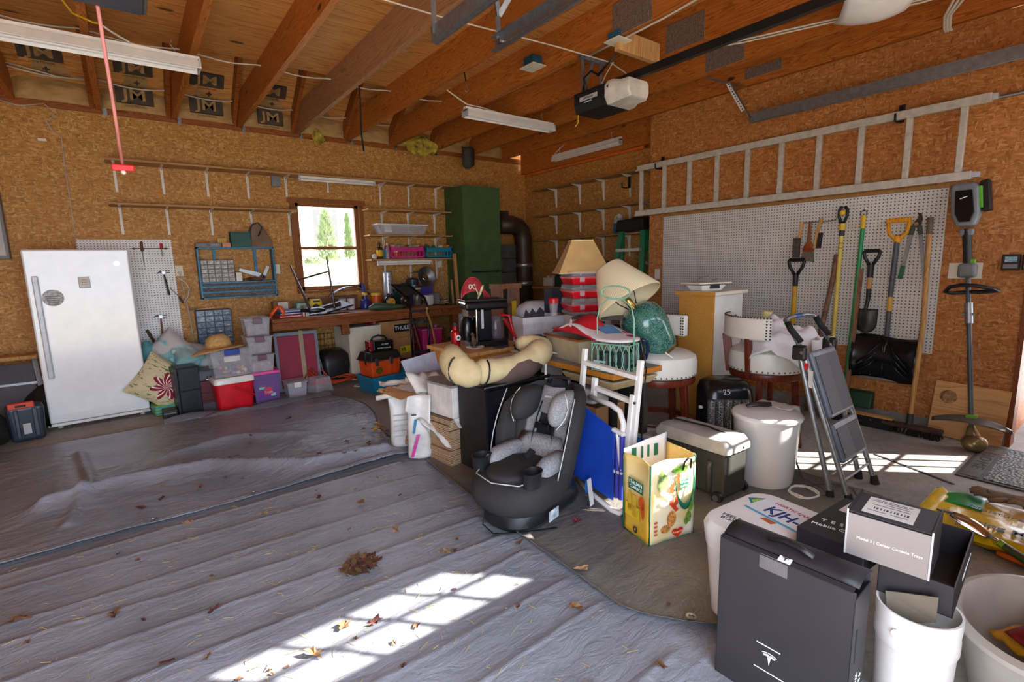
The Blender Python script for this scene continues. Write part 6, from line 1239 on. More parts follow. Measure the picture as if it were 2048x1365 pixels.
def sack(name,label,loc,w,d,h,rz,mat,seed,topk=.35):
    t=thing(name,label,'bag',loc,rz,'white bags beside the cartons'); rings=[]
    for z,kw,kd in ((0,.92,.95),(.04,1,1),(.3,.98,1.02),(.55,.94,.95),(.75,.9,.75),(.9,.95,.4),(1,.98,topk*.4)):
        rings.append([(x*w*kw+.012*noise.noise(V((x*3,z*5,seed))),y*d*kd+.02*noise.noise(V((x*3+7,z*5,seed))),z*h+.01*noise.noise(V((x*4,y*4,seed)))) for x,y in rrect(1,1,.3,3)])
    obj('body',B().loft(rings),mat,t,smooth=True,sub=1); return t
M_SACK=pm('cfcdc8',.35,var=.12,sc=8,bump=.006,bsc=12)
t=sack('litter_bag','white plastic bag with faint print, left of the two by the cartons',(1.50,3.42,ZT),.16,.12,.44,rad(-20),M_SACK,1); obj('folded_top',B().tb([(-.16,-.03,.40),(-.05,-.05,.42),(.07,-.02,.43)],.02,8),M_WPAPER,t,smooth=True)
for z in (.1,.14,.18,.22,.26): obj('print_line',B().bx(-.05,.06,-.069,-.066,z,z+.008),M_LGREY,t)
t=sack('litter_bag','white plastic bag with a pink and blue stripe, nearer of the two by the cartons',(1.52,3.14,ZT),.17,.14,.40,rad(-25),M_SACK,5,.6); obj('pink_stripe',B().gr(lambda u,v:(-.07+.022*u+.05*v,-.082-.004*sin(v*3),.03+.16*v),2,8),pm('c83a94',.4),t,sol=.002); obj('blue_stripe',B().gr(lambda u,v:(-.05+.018*u+.02*v,-.079,.20+.10*v),2,6),pm('2a7a9a',.4),t,sol=.002); obj('open_mouth',B().gr(lambda u,v:(-.09+.02*v+.16*u,-.05+.03*sin(u*3)-.05*(1-v)*u,.36+.10*v-.16*u*(1-v)),10,6),M_SACK,t,sol=.003,smooth=True); obj('black_mark',B().bx(-.05,-.015,-.082,-.076,.33,.337),M_INK,t)

# ------------------------------------------------------------------ black cabinet with pillow
t=thing('black_cabinet','low black cabinet with an arched mesh door behind the car seat','cabinet',(1.68,2.50,ZT),rad(1))
obj('carcass',B().bx(0,.52,.02,.34,0,.575),M_BLACK,t,bev=.004); obj('top',B().bx(-.02,.54,-.0,.36,.576,.60),M_BLACKG,t,bev=.008); obj('front_stile',B().bx(.0,.045,.0,.02,.0,.57).bx(.475,.52,.0,.02,0,.57).bx(.045,.475,.0,.02,.535,.57),M_BLACKG,t)
ar=[(.07,.02),(.45,.02),(.45,.38)]+[(.26+.19*cos(a*pi/12),.38+.12*sin(a*pi/12)) for a in range(1,12)]+[(.07,.38)]
obj('glass',B().pr(ar,.008,.014),pm('2c333c',.15,var=.5,sc=14),t); obj('arch_frame',B().tb([(x,.004,z) for x,z in ar[1:]]+[(ar[0][0],.004,ar[0][1])],.012,8),M_BLACKG,t,smooth=True)
gb=B()
for z in (.12,.22,.32,.42): gb.cy((.07,.006,z),(.45,.006,z+.03),.003,n=6)
for x in (.16,.26,.36): gb.cy((x,.006,.02),(x+.02,.006,.48),.003,n=6)
obj('grid_bars',gb,M_BLACKM,t)
M_TAN=pm('c7b48a',.9,var=.08,bump=.002,bsc=18)
t=thing('bolster_pillow','tan U shaped body pillow with black piping lying on the black cabinet','pillow',(1.93,2.62,ZT+.60),rad(-4))
def dense(pts,rs,k=4):
    P_,R_=[],[]
    for i in range(len(pts)-1):
        for q in range(k):
            a=q/k; P_.append(tuple(p*(1-a)+w*a for p,w in zip(pts[i],pts[i+1]))); R_.append((rs[i]*(1-a)+rs[i+1]*a)*(1+.025*sin((i*k+q)*2.1)))
    return P_+[pts[-1]],R_+[rs[-1]]
b=B()
for pp,qq in (([(-.28,-.07,.09),(-.23,-.075,.088),(-.12,-.075,.085),(.02,-.06,.09),(.14,-.04,.11),(.24,-.01,.13),(.30,.03,.145),(.33,.06,.15)],[.06,.085,.074,.070,.078,.095,.092,.05]),
        ([(-.30,.19,.20),(-.33,.14,.19),(-.37,.06,.16),(-.37,-.02,.115),(-.32,-.08,.085),(-.26,-.10,.075)],[.03,.065,.092,.098,.088,.06]),
        ([(.18,.16,.19),(.22,.15,.19),(.28,.12,.175),(.32,.06,.15),(.30,.0,.12)],[.03,.06,.08,.095,.07])):
    P_,R_=dense(pp,qq); b.tb(P_,.1,18,rs=R_)
obj('cushion',b,M_TAN,t,smooth=True,sub=1)
obj('piping',B().tb([(-.37-.085*cos(a)*.6-.03,-.06+.05*cos(a)-.04,.115+.10*sin(a)) for a in [i*.3-1.0 for i in range(8)]],.006,6),M_BLACK,t,smooth=True); obj('piping',B().tb([(-.235+.02*sin(a),-.08-.088*cos(a),.085+.085*sin(a)) for a in [i*.3-1.2 for i in range(9)]],.006,6),M_BLACK,t,smooth=True)
obj('brown_base',B().tb([(-.18,-.06,.05),(-.05,-.07,.055),(.10,-.06,.07),(.22,-.03,.09)],.08,12,rs=[.05,.082,.083,.06]),pm('5d4a44',.9),t,smooth=True)

# ------------------------------------------------------------------ car seat (seat faces -x)
t=thing('car_seat','grey and black child car seat standing in front of the black cabinet','car seat',(1.60,2.03,ZT),rad(15),scale=(1.22,1.0,1.0))
M_CSB=pm('2a2829',.85,var=.1,bump=.0006,bsc=200); M_CSG=pm('8c8c90',.9,var=.2,sc=120,bump=.0006,bsc=200); M_SHELLP=pm('1e1e22',.45)
S=lambda w,d,n=5,r=.4: rrect(w,d,min(w,d)*r,n)
obj('base_shell',B().loft([[(x+.04,y,z) for x,y in S(w_,d_)] for z,w_,d_ in ((0,.46,.30),(.03,.50,.36),(.10,.48,.38),(.16,.40,.36))]),M_SHELLP,t,smooth='auto')
obj('base_foot',B().loft([[(x+.06,y,z) for x,y in S(w_,d_)] for z,w_,d_ in ((0,.50,.33),(.025,.52,.34),(.03,.50,.32))]),pm('33343a',.4),t,smooth='auto')
obj('seat_cover',B().loft([[(x*kx+ox,y*ky,z) for x,y in S(.46,.46,6,.42)] for z,kx,ky,ox in ((.06,.80,.75,-.0),(.12,.98,.96,-.03),(.20,1.02,1.04,-.04),(.255,.95,1.02,-.02),(.28,.80,.86,.01))]),M_CSB,t,smooth=True,sub=1)
obj('seat_pad',B().loft([[(x*k+ -.06,y*k,z) for x,y in S(.30,.28,6,.45)] for z,k in ((.262,1.0),(.292,.98),(.300,.85))]),M_CSB,t,smooth=True); obj('thigh_wing',B().loft([[(x+.02,.15+y,z) for x,y in S(.28*k,.10*k,4,.45)] for z,k in ((.24,1),(.32,.9),(.35,.6))]),M_CSG,t,smooth=True); obj('thigh_wing',B().loft([[(x+.05,-.15+y,z) for x,y in S(.26*k,.10*k,4,.45)] for z,k in ((.24,1),(.31,.9),(.34,.6))]),M_CSG,t,smooth=True)
obj('white_piping',B().tb([(.06,.19,.305),(-.08,.195,.29),(-.2,.14,.275),(-.235,.0,.272),(-.2,-.14,.275),(-.10,-.19,.285)],.003,6),M_LGREY,t,smooth=True)
for y in (.175,-.175):
    c=obj('cup_holder',B().la([(.040,0),(.048,.075),(.052,.08),(.044,.08),(.038,.01),(0,.008)],20,c=(-.13 if y>0 else -.15,y,.262)),M_SHELLP,t,smooth='auto')
bk=lambda s_,y,dx=0: (.13+.16*s_+dx,y,.22+.44*s_)   # point on the tilted backrest
def bring(s_,w,th,curve,dx=0):
    out=[]
    n=14
    for i in range(n+1):
        u=-1+2*i/n; x0,_,z0=bk(s_,0,dx); out.append((x0-curve*abs(u)**2.5,u*w/2,z0+.0))
    for i in range(n+1):
        u=1-2*i/n; x0,_,z0=bk(s_,0,dx+th); out.append((x0-curve*.75*abs(u)**2.5,u*(w/2+.012),z0-.02))
    return out
obj('back_shell',B().loft([bring(s_,w,.055,c_,.03) for s_,w,c_ in ((-.18,.36,.10),(.1,.44,.17),(.45,.47,.20),(.75,.46,.19),(.93,.38,.14),(1.0,.26,.07))]),M_CSB,t,smooth=True)
obj('back_cover',B().loft([bring(s_,w,.03,c_,.0) for s_,w,c_ in ((-.1,.30,.03),(.15,.34,.06),(.5,.36,.08),(.8,.32,.07),(.9,.26,.04))]),M_CSB,t,smooth=True)
for y in (.10,-.10): obj('back_stripe',B().gr(lambda u,v:tuple(V(bk(.30+.42*v,y+(u-.5)*.075*(1+.3*v)*(1 if y>0 else 1),-.036))),4,10),M_CSG,t,sol=.012,smooth=True)
obj('lumbar_pad',B().loft([[(bk(s_,0)[0]-.03-.03*sin(pi*q)-.0,y*k*.30,bk(s_,0)[2]+zz*.03) for y,zz in ((-.5,-.5),(-.3,-.7),(.3,-.7),(.5,-.5),(.5,.5),(.3,.7),(-.3,.7),(-.5,.5))] for s_,k,q in ((-.02,.75,.2),(.10,1,.5),(.25,1.05,.6),(.36,.9,.3))]),M_CSG,t,smooth=True)
for sgn in (1,-1):
    obj('head_wing',B().loft([[(bk(s_,0)[0]-.05-.12*q*0+cx*.12*k-.04,sgn*(.125+.0)+cy*.075*k,bk(s_,0)[2]) for cx,cy in ((-.7,-.7),(0,-1),(.7,-.7),(1,0),(.7,.7),(0,1),(-.7,.7),(-1,0))] for s_,k,q in ((.56,.35,0),(.62,.8,0),(.75,1,0),(.90,.95,0),(.97,.55,0))]),[M_CSB if sgn>0 else M_CSG],t,smooth=True,sub=1)
    obj('wing_piping',B().tb([(bk(s_,0)[0]-.145,sgn*(.14+.05*sin(pi*(s_-.55)/.45)),bk(s_,0)[2]+.0) for s_ in (.56,.62,.7,.8,.9,.97)],.003,6),M_WPAPER,t,smooth=True)
    obj('side_piping',B().tb([(bk(s_,0)[0]-.16-.02*sin(pi*s_),sgn*(.225+.015*sin(pi*s_)),bk(s_,0)[2]) for s_ in (-.05,.1,.25,.4,.55,.7,.85,.95)],.003,6),M_LGREY,t,smooth=True)
    obj('harness_strap',B().tb([tuple(V(bk(s_,sgn*(.045+.03*(1-s_)),-.03-.03*sin(pi*s_)))) for s_ in (.78,.65,.5,.35,.2,.08)],.02,6,flat=.15),M_BLACKM,t,smooth=True)
obj('head_pad',B().gr(lambda u,v:tuple(V(bk(.64+.32*v,(u-.5)*.18*(1-.25*v),-.03-.02*sin(pi*u)))),10,8),M_CSG,t,sol=.02,smooth=True); obj('head_rest_handle',B().tb([bk(.97,.07),bk(1.05,.06),bk(1.06,0),bk(1.05,-.06),bk(.97,-.07)],.012,8),M_SHELLP,t,smooth=True)
obj('chest_clip',B().cb(bk(.50,.0,-.07),(.02,.10,.035)),M_BLACKG,t,bev=.006); obj('buckle',B().cb(bk(.08,.0,-.10),(.05,.05,.06)),M_BLACKG,t,bev=.01); obj('crotch_strap',B().tb([(-.02,0,.31),(.01,.0,.30),(.06,0,.33)],.02,6,flat=.2),M_BLACKM,t)
obj('side_tag',B().bx(-.10,-.03,-.236,-.233,.06,.115),pm('b8c4cc',.5,var=.3,sc=40),t,rot=(rad(0),0,0)); obj('hanging_tag',B().gr(lambda u,v:(.17+.035*u,-.265-.02*v,.17-.15*v),2,6),M_WPAPER,t,sol=.001); obj('blue_tag',B().bx(.26,.30,-.196,-.192,.03,.11),pm('2a7ac0',.4,var=.3,sc=60),t)
obj('tether_strap',B().tb([(-.23,.05,.16),(-.27,.03,.06),(-.25,-.02,.012),(-.15,-.14,.006),(-.05,-.24,.006)],.018,6,flat=.18),M_BLACKM,t,smooth=True); text(t,'cosco',.02,M_WINK,tuple(V(bk(.86,0.0,-.075))),(0,-1,0),(.35,0,.94))

# ------------------------------------------------------------------ folded blue chair (seen from its side, leaning towards the desk)
t=thing('folding_chair','white tubular folding chair with a blue fabric panel leaning on the desk','chair',(2.03,1.90,ZT),rad(-97))
# local: x runs along the chair width (right in the view), y leans away
M_WT=pm('e4e2de',.35,var=.04)
def lean(x,z,y=0): return (x,.02+z*.11+y,z)
for x in (-.25,.22):
    obj('post',B().bar(lean(x,.30),lean(x,.83),.035,.025),M_WT,t,bev=.005)
obj('top_bar',B().bar(lean(-.25,.745),lean(.22,.735),.045,.025),M_WT,t,bev=.004); obj('middle_bar',B().bar(lean(-.17,.60,.03),lean(.19,.585,.03),.035,.025),M_WT,t,bev=.004); obj('short_post',B().bar(lean(-.17,.52,.03),lean(-.17,.66,.03),.035,.025),M_WT,t,bev=.004); obj('right_leg',B().bar(lean(.19,.20,-.01),lean(.195,.64,-.01),.03,.022),M_WT,t,bev=.004)
obj('curved_tube',B().tb([lean(-.15,.555,-.02),lean(.05,.55,-.02),lean(.12,.53,-.02),lean(.155,.47,-.02),lean(.16,.40,-.02)],.016,10),M_WT,t,smooth=True)
obj('blue_fabric',B().hexa([(-.20,-.02,.06),(.15,-.02,.04),(.15,-.012,.04),(-.20,-.012,.06),lean(-.16,.50,-.05),lean(.12,.43,-.05),lean(.12,.43,-.042),lean(-.16,.50,-.042)]),M_BLUE,t,bev=.002); 
for k in range(2): obj('fabric_fold',B().cy((.165+.03*k,.0,.06),lean(.14+.035*k,.42,-.04),.014,n=10),pm('3a3fae',.5),t,smooth='auto')
obj('hinge_plate',B().bar(lean(.14,.42,-.04),lean(.19,.22,-.03),.03,.02).bar(lean(.10,.43,-.04),lean(.19,.42,-.04),.03,.02).bar(lean(.12,.20,-.03),lean(.2,.21,-.03),.03,.02),M_WT,t,bev=.006); obj('floor_tube',B().tb([(-.22,.02,.012),(.0,-.03,.012),(.20,-.06,.012),(.24,-.05,.012),(.25,-.02,.03)],.015,10),M_WT,t,smooth=True)
obj('bolt',B().cy(lean(.22,.60,-.02),lean(.22,.60,.02),.008,n=8).cy(lean(.2,.33,-.03),lean(.2,.33,.0),.007,n=8),M_STEEL,t)

# ------------------------------------------------------------------ desk and what stands on it
DZ=.69
t=thing('desk','grey topped desk with an orange wood edge behind the folding chair','desk',(2.24,1.97,0),rad(-3))
obj('top',B().bx(0,.43,0,.92,DZ-.03,DZ),pm('8a8784',.45),t); obj('wood_edge',B().bx(-.008,.0,-.008,.928,DZ-.034,DZ+.001).bx(0,.43,-.008,0,DZ-.034,DZ+.001),M_DESKW,t,bev=.002); obj('drop_tray',B().fr((.36,.42),(.42,.50),0,.06),pm('cdb48a',.4),t,(.23,.27,DZ-.12),bev=.01)
for y in (.06,.84): obj('leg',B().bx(.05,.10,y,y+.03,0,DZ-.035).bx(.33,.38,y,y+.03,0,DZ-.035),M_BLACK,t)
obj('modesty_panel',B().bx(.33,.35,.10,.83,.25,DZ-.04),M_BLACKM,t)
t=tub('plastic_basin','beige plastic basin with an orange brown rim on the desk','basin',(2.50,2.50,DZ+.001),.42,.34,.165,pm('a89c80',.35),rz=rad(80),rim=pm('8a4a28',.4),taper=.82)
t=NT('flower_print'); v=t.coord(); vo=t.n('ShaderNodeTexVoronoi',feature='F1'); vo.inputs['Scale'].default_value=9; t.l(v,vo.inputs['Vector']); s_=t.sep(vo.outputs['Color']); t.col(t.mix(t.math('MULTIPLY',t.math('LESS_THAN',vo.outputs['Distance'],.36),t.math('GREATER_THAN',s_[0],.55)),'dcd2d4',t.ramp(t.noise(v,30,2),[(.4,'c03a5a'),(.6,'7a2a58')]))).set(.7); M_FLOWP=t.m
t=thing('kickboard','red and flower printed foam board draped over the basin','board',(2.47,2.36,DZ+.20),rad(-104))
obj('printed_sheet',B().gr(lambda u,v:((u-.5)*.86*(1-.35*abs(2*v-1)**3),(v-.5)*.30,.012+.05*math.exp(-((u-.45)*4)**2)*(1-.5*v)-.02*(2*u-1)**2),20,10),M_FLOWP,t,sol=.012,smooth=True)
obj('red_flap',B().gr(lambda u,v:(-.28+.50*u,-.16+.17*v,.0+.112*math.sin(pi*u)**1.4*v**.6+.006),18,8),pm('c8182a',.6),t,sol=.006,smooth=True); obj('blue_patch',B().gr(lambda u,v:(.12+.16*u,-.05+.12*v,.055-.05*u),4,4),pm('5a86b4',.5),t,sol=.003); obj('white_tag',B().gr(lambda u,v:(-.005+.025*u,-.172-.004*v,.10-.05*v),2,2),M_WPAPER,t,sol=.001)
obj('trim_line',B().tb([((u-.5)*.86*(1-.35),-.152,.008-.02*(2*u-1)**2) for u in [i/14 for i in range(15)]],.007,6),pm('8a2048',.5),t,smooth=True)
t=thing('black_stand','black flat topped stand with a curled cable behind the wire basket','stand',(2.62,2.42,DZ+.001),rad(-60)); obj('plate',B().bx(-.19,.17,-.1,.1,.275,.29),pm('35302e',.5),t,bev=.004); obj('stem',B().cy((0,0,.02),(0,0,.275),.028,n=12),M_BLACK,t,smooth='auto'); obj('foot',B().la([(.09,0),(.09,.01),(.03,.025)],20),M_BLACK,t,smooth='auto'); obj('curled_cable',B().tb([(.03+.09*cos(a),.02+.05*sin(a),.21+.01*sin(a*3)) for a in [i*.5 for i in range(26)]],.012,8),M_BLACKG,t,smooth=True)
t=thing('wire_basket','mint green wire bottle basket with a tall looped handle on the desk','basket',(2.345,2.05,DZ+.001),rad(-76))
M_MINT=pm('7fb39a',.5,var=.1); b=B(); W_,D_,H_=.25,.13,.175
for z in (.004,H_*.5,H_-.004):
    if z!=H_*.5: b.tb([(x,y,z) for x,y in rrect(W_,D_,.012,2)],.004,6,closed=True)
for x in (-W_/2,0,W_/2):
    for y in (-D_/2,D_/2): b.cy((x,y,0),(x,y,H_),.004,n=6)
for y in (-D_/2,D_/2):
    b2=B()
    for c in range(6):
        x0=-W_/2+W_*(c+.5)/6
        for s_ in (1,-1): b2.tb([(x0+s_*.026*sin(pi*k/8),y,.006+(H_-.012)*k/8) for k in range(9)],.0028,5)
    obj('lattice',b2,M_MINT,t,smooth=True)
obj('frame',b,M_MINT,t); obj('handle',B().tb([(-W_/2,0,0),(-W_/2,0,.32),(-W_/2+.02,0,.40),(-.05,0,.445),(.05,0,.445),(W_/2-.02,0,.40),(W_/2,0,.32),(W_/2,0,0)],.0045,8),M_MINT,t,smooth=True); obj('grip_loop',B().tb([(x,0,.485+z*.4) for x,z in rrect(.19,.19,.09,6)],.0055,8,closed=True),M_MINT,t,smooth=True)
obj('dark_cup',B().la([(.04,.006),(.045,.12)],14,c=(.06,0,0)).la([(.04,.006),(.045,.11)],14,c=(-.06,0,0)),pm('2c3a3a',.4),t,smooth='auto'); obj('pale_clip',B().bx(-.11,-.03,-.075,-.068,.055,.067).bx(-.105,-.07,-.075,-.068,.03,.055),pm('a8c8c8',.4),t)
t=thing('carafe','black and blue thermal carafe at the desk corner beside the wire basket','carafe',(2.56,2.06,DZ+.001)); obj('body',B().la([(.062,0),(.064,.02),(.052,.11),(.036,.16),(.034,.17)],20),pm('17181f',.18),t,smooth='auto'); obj('lid',B().la([(.034,.1705),(.03,.185),(.015,.19)],16),M_BLACK,t,smooth='auto'); obj('handle',B().tb([(.03,-.02,.165),(.07,-.03,.15),(.085,-.03,.09),(.068,-.02,.03)],.011,8),pm('1a2350',.25),t,smooth=True)
solo('grey_container','small grey plastic container behind the carafe on the desk','container',B().fr((.16,.12),(.18,.14),0,.15),M_CLEARB,(2.58,2.24,DZ+.001),rad(-10),bev=.008)
solo('appliance_cable','thick white cord looping off the desk edge behind the car seat','cord',B().tb([(2.40,2.62,.71),(2.30,2.60,.74),(2.21,2.55,.70),(2.18,2.52,.60),(2.19,2.50,.45),(2.20,2.48,.25)],.009,8),M_WHITE,smooth=True)
solo('carafe_cable','thin black cord hanging from the carafe down past the desk edge','cord',B().tb([(2.55,1.98,.70),(2.50,1.93,.70),(2.48,1.925,.60),(2.46,1.92,.40),(2.46,1.93,.2),(2.48,1.95,.03)],.005,6),M_BLACK,smooth=True)
# bins under and beside the desk
t=clear_bin('grey lidded storage bin with a blue latch on the floor behind the folding chair',(2.66,2.06,ZT),.34,.26,.20,rad(-70),M_LGREY,pm('2a6ab0',.4),mat=M_CLEARB)
t=tub('dark_box','open box of shoes and scraps under the desk behind the blue panel','box',(2.42,2.40,ZT),.28,.5,.42,M_CARD,taper=.95)
soft('white_cloth','crumpled white cloth in the open box under the desk','cloth',(2.42,2.32,.42),(.10,.12,.05),M_WPAPER,4,.4)

# ------------------------------------------------------------------ side table with the coffee maker
t=thing('side_table','wooden side table holding the coffee maker behind the pillow','table',(1.98,3.15,0),rad(4)); obj('top',B().bx(0,.62,0,.62,.67,.70),M_PINE,t,bev=.003); obj('apron',B().bx(.02,.60,.02,.05,.56,.669).bx(.02,.05,.05,.60,.56,.669),M_DESKW,t)
for x in (.03,.54):
    for y in (.03,.54): obj('leg',B().bx(x,x+.05,y,y+.05,0,.669),M_DESKW,t)
solo('printed_carton','white printed carton standing before the side table','carton',B().bx(0,.28,0,.10,0,.19),pm('c8c8ce',.6,var=.25,sc=30),(2.12,2.99,.46),rad(6)) if False else None
t=thing('paper_carton','grey white printed carton under the side table edge','carton',(2.14,2.96,.0),rad(5)); obj('body',B().bx(0,.33,0,.18,0,.655),pm('c9c8cc',.7),t,bev=.003); obj('print',B().bx(.04,.28,-.002,0,.52,.62),pm('8f93a4',.7,var=.4,sc=70),t)
t=thing('coffee_maker','tall black coffee maker with a chrome strip on the side table','coffee maker',(2.27,3.42,.701),rad(-18)); obj('base',B().bx(-.13,.19,-.12,.14,0,.05),M_BLACKG,t,bev=.008); obj('tower',B().bx(-.07,.06,-.10,.14,.051,.30),M_BLACKG,t,bev=.006); obj('brew_head',B().bx(-.16,.20,-.12,.14,.301,.37),M_BLACKG,t,bev=.02); obj('lid',B().bx(-.165,.19,-.125,.145,.371,.385),M_BLACK,t,bev=.006); obj('chrome_strip',B().cy((-.07,-.105,.01),(-.07,-.105,.36),.008,n=10),M_CHROME,t,smooth='auto'); obj('water_gauge',B().bx(-.03,-.01,-.103,-.1,.15,.33),M_LGREY,t)
obj('left_jug',B().la([(.055,.052),(.062,.10),(.05,.2),(.035,.24)],16,c=(-.12,.02,0)),M_BLACKG,t,smooth='auto'); obj('glass_jug',B().la([(.06,.052),(.07,.10),(.055,.21),(.045,.24)],18,c=(.12,0,0)),pm('6a6468',.08,alpha=.5),t,smooth='auto'); obj('red_jug_handle',B().tb([(.15,-.04,.25),(.22,-.07,.24),(.25,-.08,.10),(.27,-.09,.03)],.014,8,flat=.6),M_RED,t,smooth=True)
t=bottle('water_bottle','red metal water bottle with a white cross emblem on the side table','bottle',(2.02,3.43,.701),.036,.21,pm('b01722',.25,.4),M_BLACK,capr=.5,neck=.72); obj('emblem',B().cy((.005,-.039,.09),(.005,-.035,.09),.022,n=16),M_WINK,t); obj('emblem_cross',B().bx(-.008,.018,-.041,-.039,.086,.094).bx(.001,.009,-.041,-.039,.077,.103),M_INK,t)
t=thing('white_dish','small white dish with a brown figurine on the side table','dish',(2.12,3.30,.701)); obj('dish',B().la([(.04,0),(.07,.012),(.075,.018),(.065,.015),(.0,.008)],20),M_WHITEG,t,smooth='auto')
t=thing('figurine','little brown bird figurine standing on the white dish','figurine',(2.12,3.31,.712)); obj('figure',B().loft([[(x*k+ox,y*k,z) for x,y in rrect(.04,.03,.012)] for z,k,ox in ((0,1,0),(.02,.6,0),(.04,1.2,0),(.07,.9,-.006),(.09,.5,-.01),(.105,.8,-.012),(.12,.3,-.015))]),pm('5a4632',.4),t,smooth='auto')
solo('dark_cards','dark flat cards lying at the front edge of the side table','card',B().bx(-.06,.06,-.04,.04,0,.01),M_DGREY,(2.32,3.22,.701),rad(20))
t=thing('visor_hat','red visor cap with rope bows lying on the coffee maker','cap',(2.24,3.42,1.088)); obj('visor',B().gr(lambda u,v:(.14*cos(pi*u)*(1-.2*v),.02+.05*v-.03*sin(pi*u)*0,.17*sin(pi*u)*(.35+.65*v)),18,6),pm('b0303c',.6),t,sol=.006,smooth=True); obj('rim',B().tb([(.14*cos(pi*u)*.8,.07,.17*sin(pi*u)) for u in [i/16 for i in range(17)]],.006,6),pm('c8303c',.6),t,smooth=True); obj('rope_bow',B().tb([(-.05+.03*cos(a),.0,.10+.02*sin(a*2)) for a in [i*.6 for i in range(11)]]+[(0,-.005,.05),(.01,0,.01),(.04,0,.09),(.06,0,.11),(.03,0,.04),(.0,0,.0)],.006,6),pm('d8cba8',.8),t,smooth=True)
t=thing('wooden_rack','small wooden rack with a yellow stripe standing behind the coffee maker','rack',(2.95,3.95,.0)); obj('post',B().bx(-.14,-.10,-.05,.1,0,1.12).bx(.06,.10,-.05,.1,0,1.12),M_HANDLED,t); obj('top',B().bx(-.15,.12,-.06,.11,1.121,1.17),M_HANDLED,t); obj('rung',B().bx(-.1,.06,.0,.04,.95,.98).bx(-.1,.06,.0,.04,.8,.83),M_HANDLED,t); obj('yellow_label',B().bx(.0,.055,-.053,-.05,.72,1.0),pm('d0b41e',.5),t)
t=thing('red_scooter_bar','bright red bent plastic bar behind the coffee maker','bar',(2.62,3.45,.70)); obj('bar',B().bar((-.10,0,.20),(.0,-.02,.03),.03,.03).bar((-.02,-.02,.06),(.20,-.05,.08),.03,.03).bar((.02,-.02,.06),(.03,-.02,-.03),.03,.03),pm('b8141e',.4),t,bev=.008)
t=thing('low_dresser','white dresser behind the desk carrying white boxes and shoes','dresser',(2.42,2.93,0),rad(2)); obj('carcass',B().bx(0,.75,0,.55,0,.655),pm('b9b4aa',.5),t,bev=.003); obj('top',B().bx(-.015,.765,-.015,.56,.656,.675),M_IVORY,t,bev=.004); obj('drawer',B().bx(.02,.36,-.012,0,.45,.64).bx(.39,.73,-.012,0,.45,.64),M_IVORY,t,bev=.003); obj('paper_pocket',B().bx(.06,.20,-.016,-.012,.46,.6),M_WPAPER,t)
t=thing('white_carton','wide white carton behind the black shoes on the dresser','carton',(2.55,3.22,.676),rad(-14)); obj('body',B().bx(0,.42,0,.22,0,.235),pm('cfcad0',.5),t,bev=.003); obj('lid_edge',B().bx(-.004,.424,-.004,.224,.19,.24),pm('d8d4d8',.5),t)
t=thing('shark_bag','grey bag with a dark shark tooth print lying on the wide white carton','bag',(2.74,3.27,.918),rad(-14)); obj('bag',B().loft([[(x*kx,y*ky,z) for x,y in rrect(.36,.2,.07,4)] for z,kx,ky in ((0,.95,1),(.04,1,1),(.09,.85,.8),(.125,.5,.5))]),pm('a8a4a6',.75,bump=.003,bsc=20),t,smooth=True); obj('tooth_print',B().add([(-.17,-.101,.0),(-.15,-.104,.07),(-.12,-.105,.03),(-.09,-.104,.075),(-.06,-.105,.035),(-.02,-.104,.08),(.02,-.104,.045),(.02,-.104,.0)],[(0,1,2,3,4,5,6,7)]),pm('3a2f38',.8),t,sol=.004)
t=thing('black_shoes','pair of black sneakers on the dresser before the white carton','shoes',(2.52,3.06,.676),rad(-18))
for dy in (0,.10): obj('shoe',B().loft([[(x*w_+ox,y*d_+dy,z) for x,y in rrect(1,1,.35)] for z,w_,d_,ox in ((0,.26,.085,0),(.03,.265,.09,0),(.05,.22,.08,.02),(.075,.14,.07,.05),(.10,.10,.06,.065))]),M_BLACKM,t,smooth='auto')
t=thing('drawer_box','small white two door storage box on the dresser under the red carriers','box',(2.70,2.77,.676),rad(-24)); obj('body',B().bx(0,.31,0,.22,0,.27),M_WHITE,t,bev=.003)
for x in (.005,.158): obj('front',B().bx(x,x+.147,-.006,0,.01,.262),M_WHITE,t,bev=.002)
obj('slot',B().bx(.075,.08,-.0075,-.006,.20,.245).bx(.225,.23,-.0075,-.006,.20,.245).cy((.085,-.0075,.15),(.085,-.006,.15),.004,n=8).cy((.235,-.0075,.15),(.235,-.006,.15),.004,n=8),M_DGREY,t)
for k,lb in enumerate(('lowest clear carrier without red base in the stack on the white storage box','second carrier from the bottom, red base with a clear lid','third carrier from the bottom, red base with a clear lid','topmost carrier of the stack, red base with a clear lid')):
    zz=.948+(.0 if k==0 else .03+.106*(k-1)); 
    t=thing('cookie_carrier',lb,'carrier',(2.89+.004*k,2.83+.004*k,zz),rad(-24),'red and clear food carriers stacked on the white storage box'); h0=.03 if k==0 else .055
    obj('base',B().fr((.31,.25),(.345,.28),0,h0),M_CLEARB if k==0 else pm('d41420',.3),t,bev=.01)
    if k:
        obj('lid',B().fr((.34,.275),(.33,.265),h0+.001,.105),M_CLEAR,t,bev=.008); obj('lid_rim',B().bx(-.176,.176,-.143,.143,h0-.003,h0+.004),pm('c86a70',.3),t)
        for x in (-.09,.09): obj('latch',B().bx(x-.02,x+.02,-.152,-.144,h0-.035,h0+.006),M_CLEARB,t,bev=.003)
t=thing('shaker_cup','clear shaker cup with a red lid beside the red carriers','cup',(2.62,2.92,.948)); obj('cup',B().la([(.028,0),(.036,.10)],16),M_CLEAR,t,smooth='auto'); obj('lid',B().la([(.04,.101),(.04,.135),(.03,.145)],16),M_RED,t,smooth='auto')
t=thing('navy_box','dark navy box end behind the red carriers','box',(2.80,3.12,.948)); obj('body',B().bx(-.06,.06,-.05,.05,0,.2),pm('26283a',.6),t)
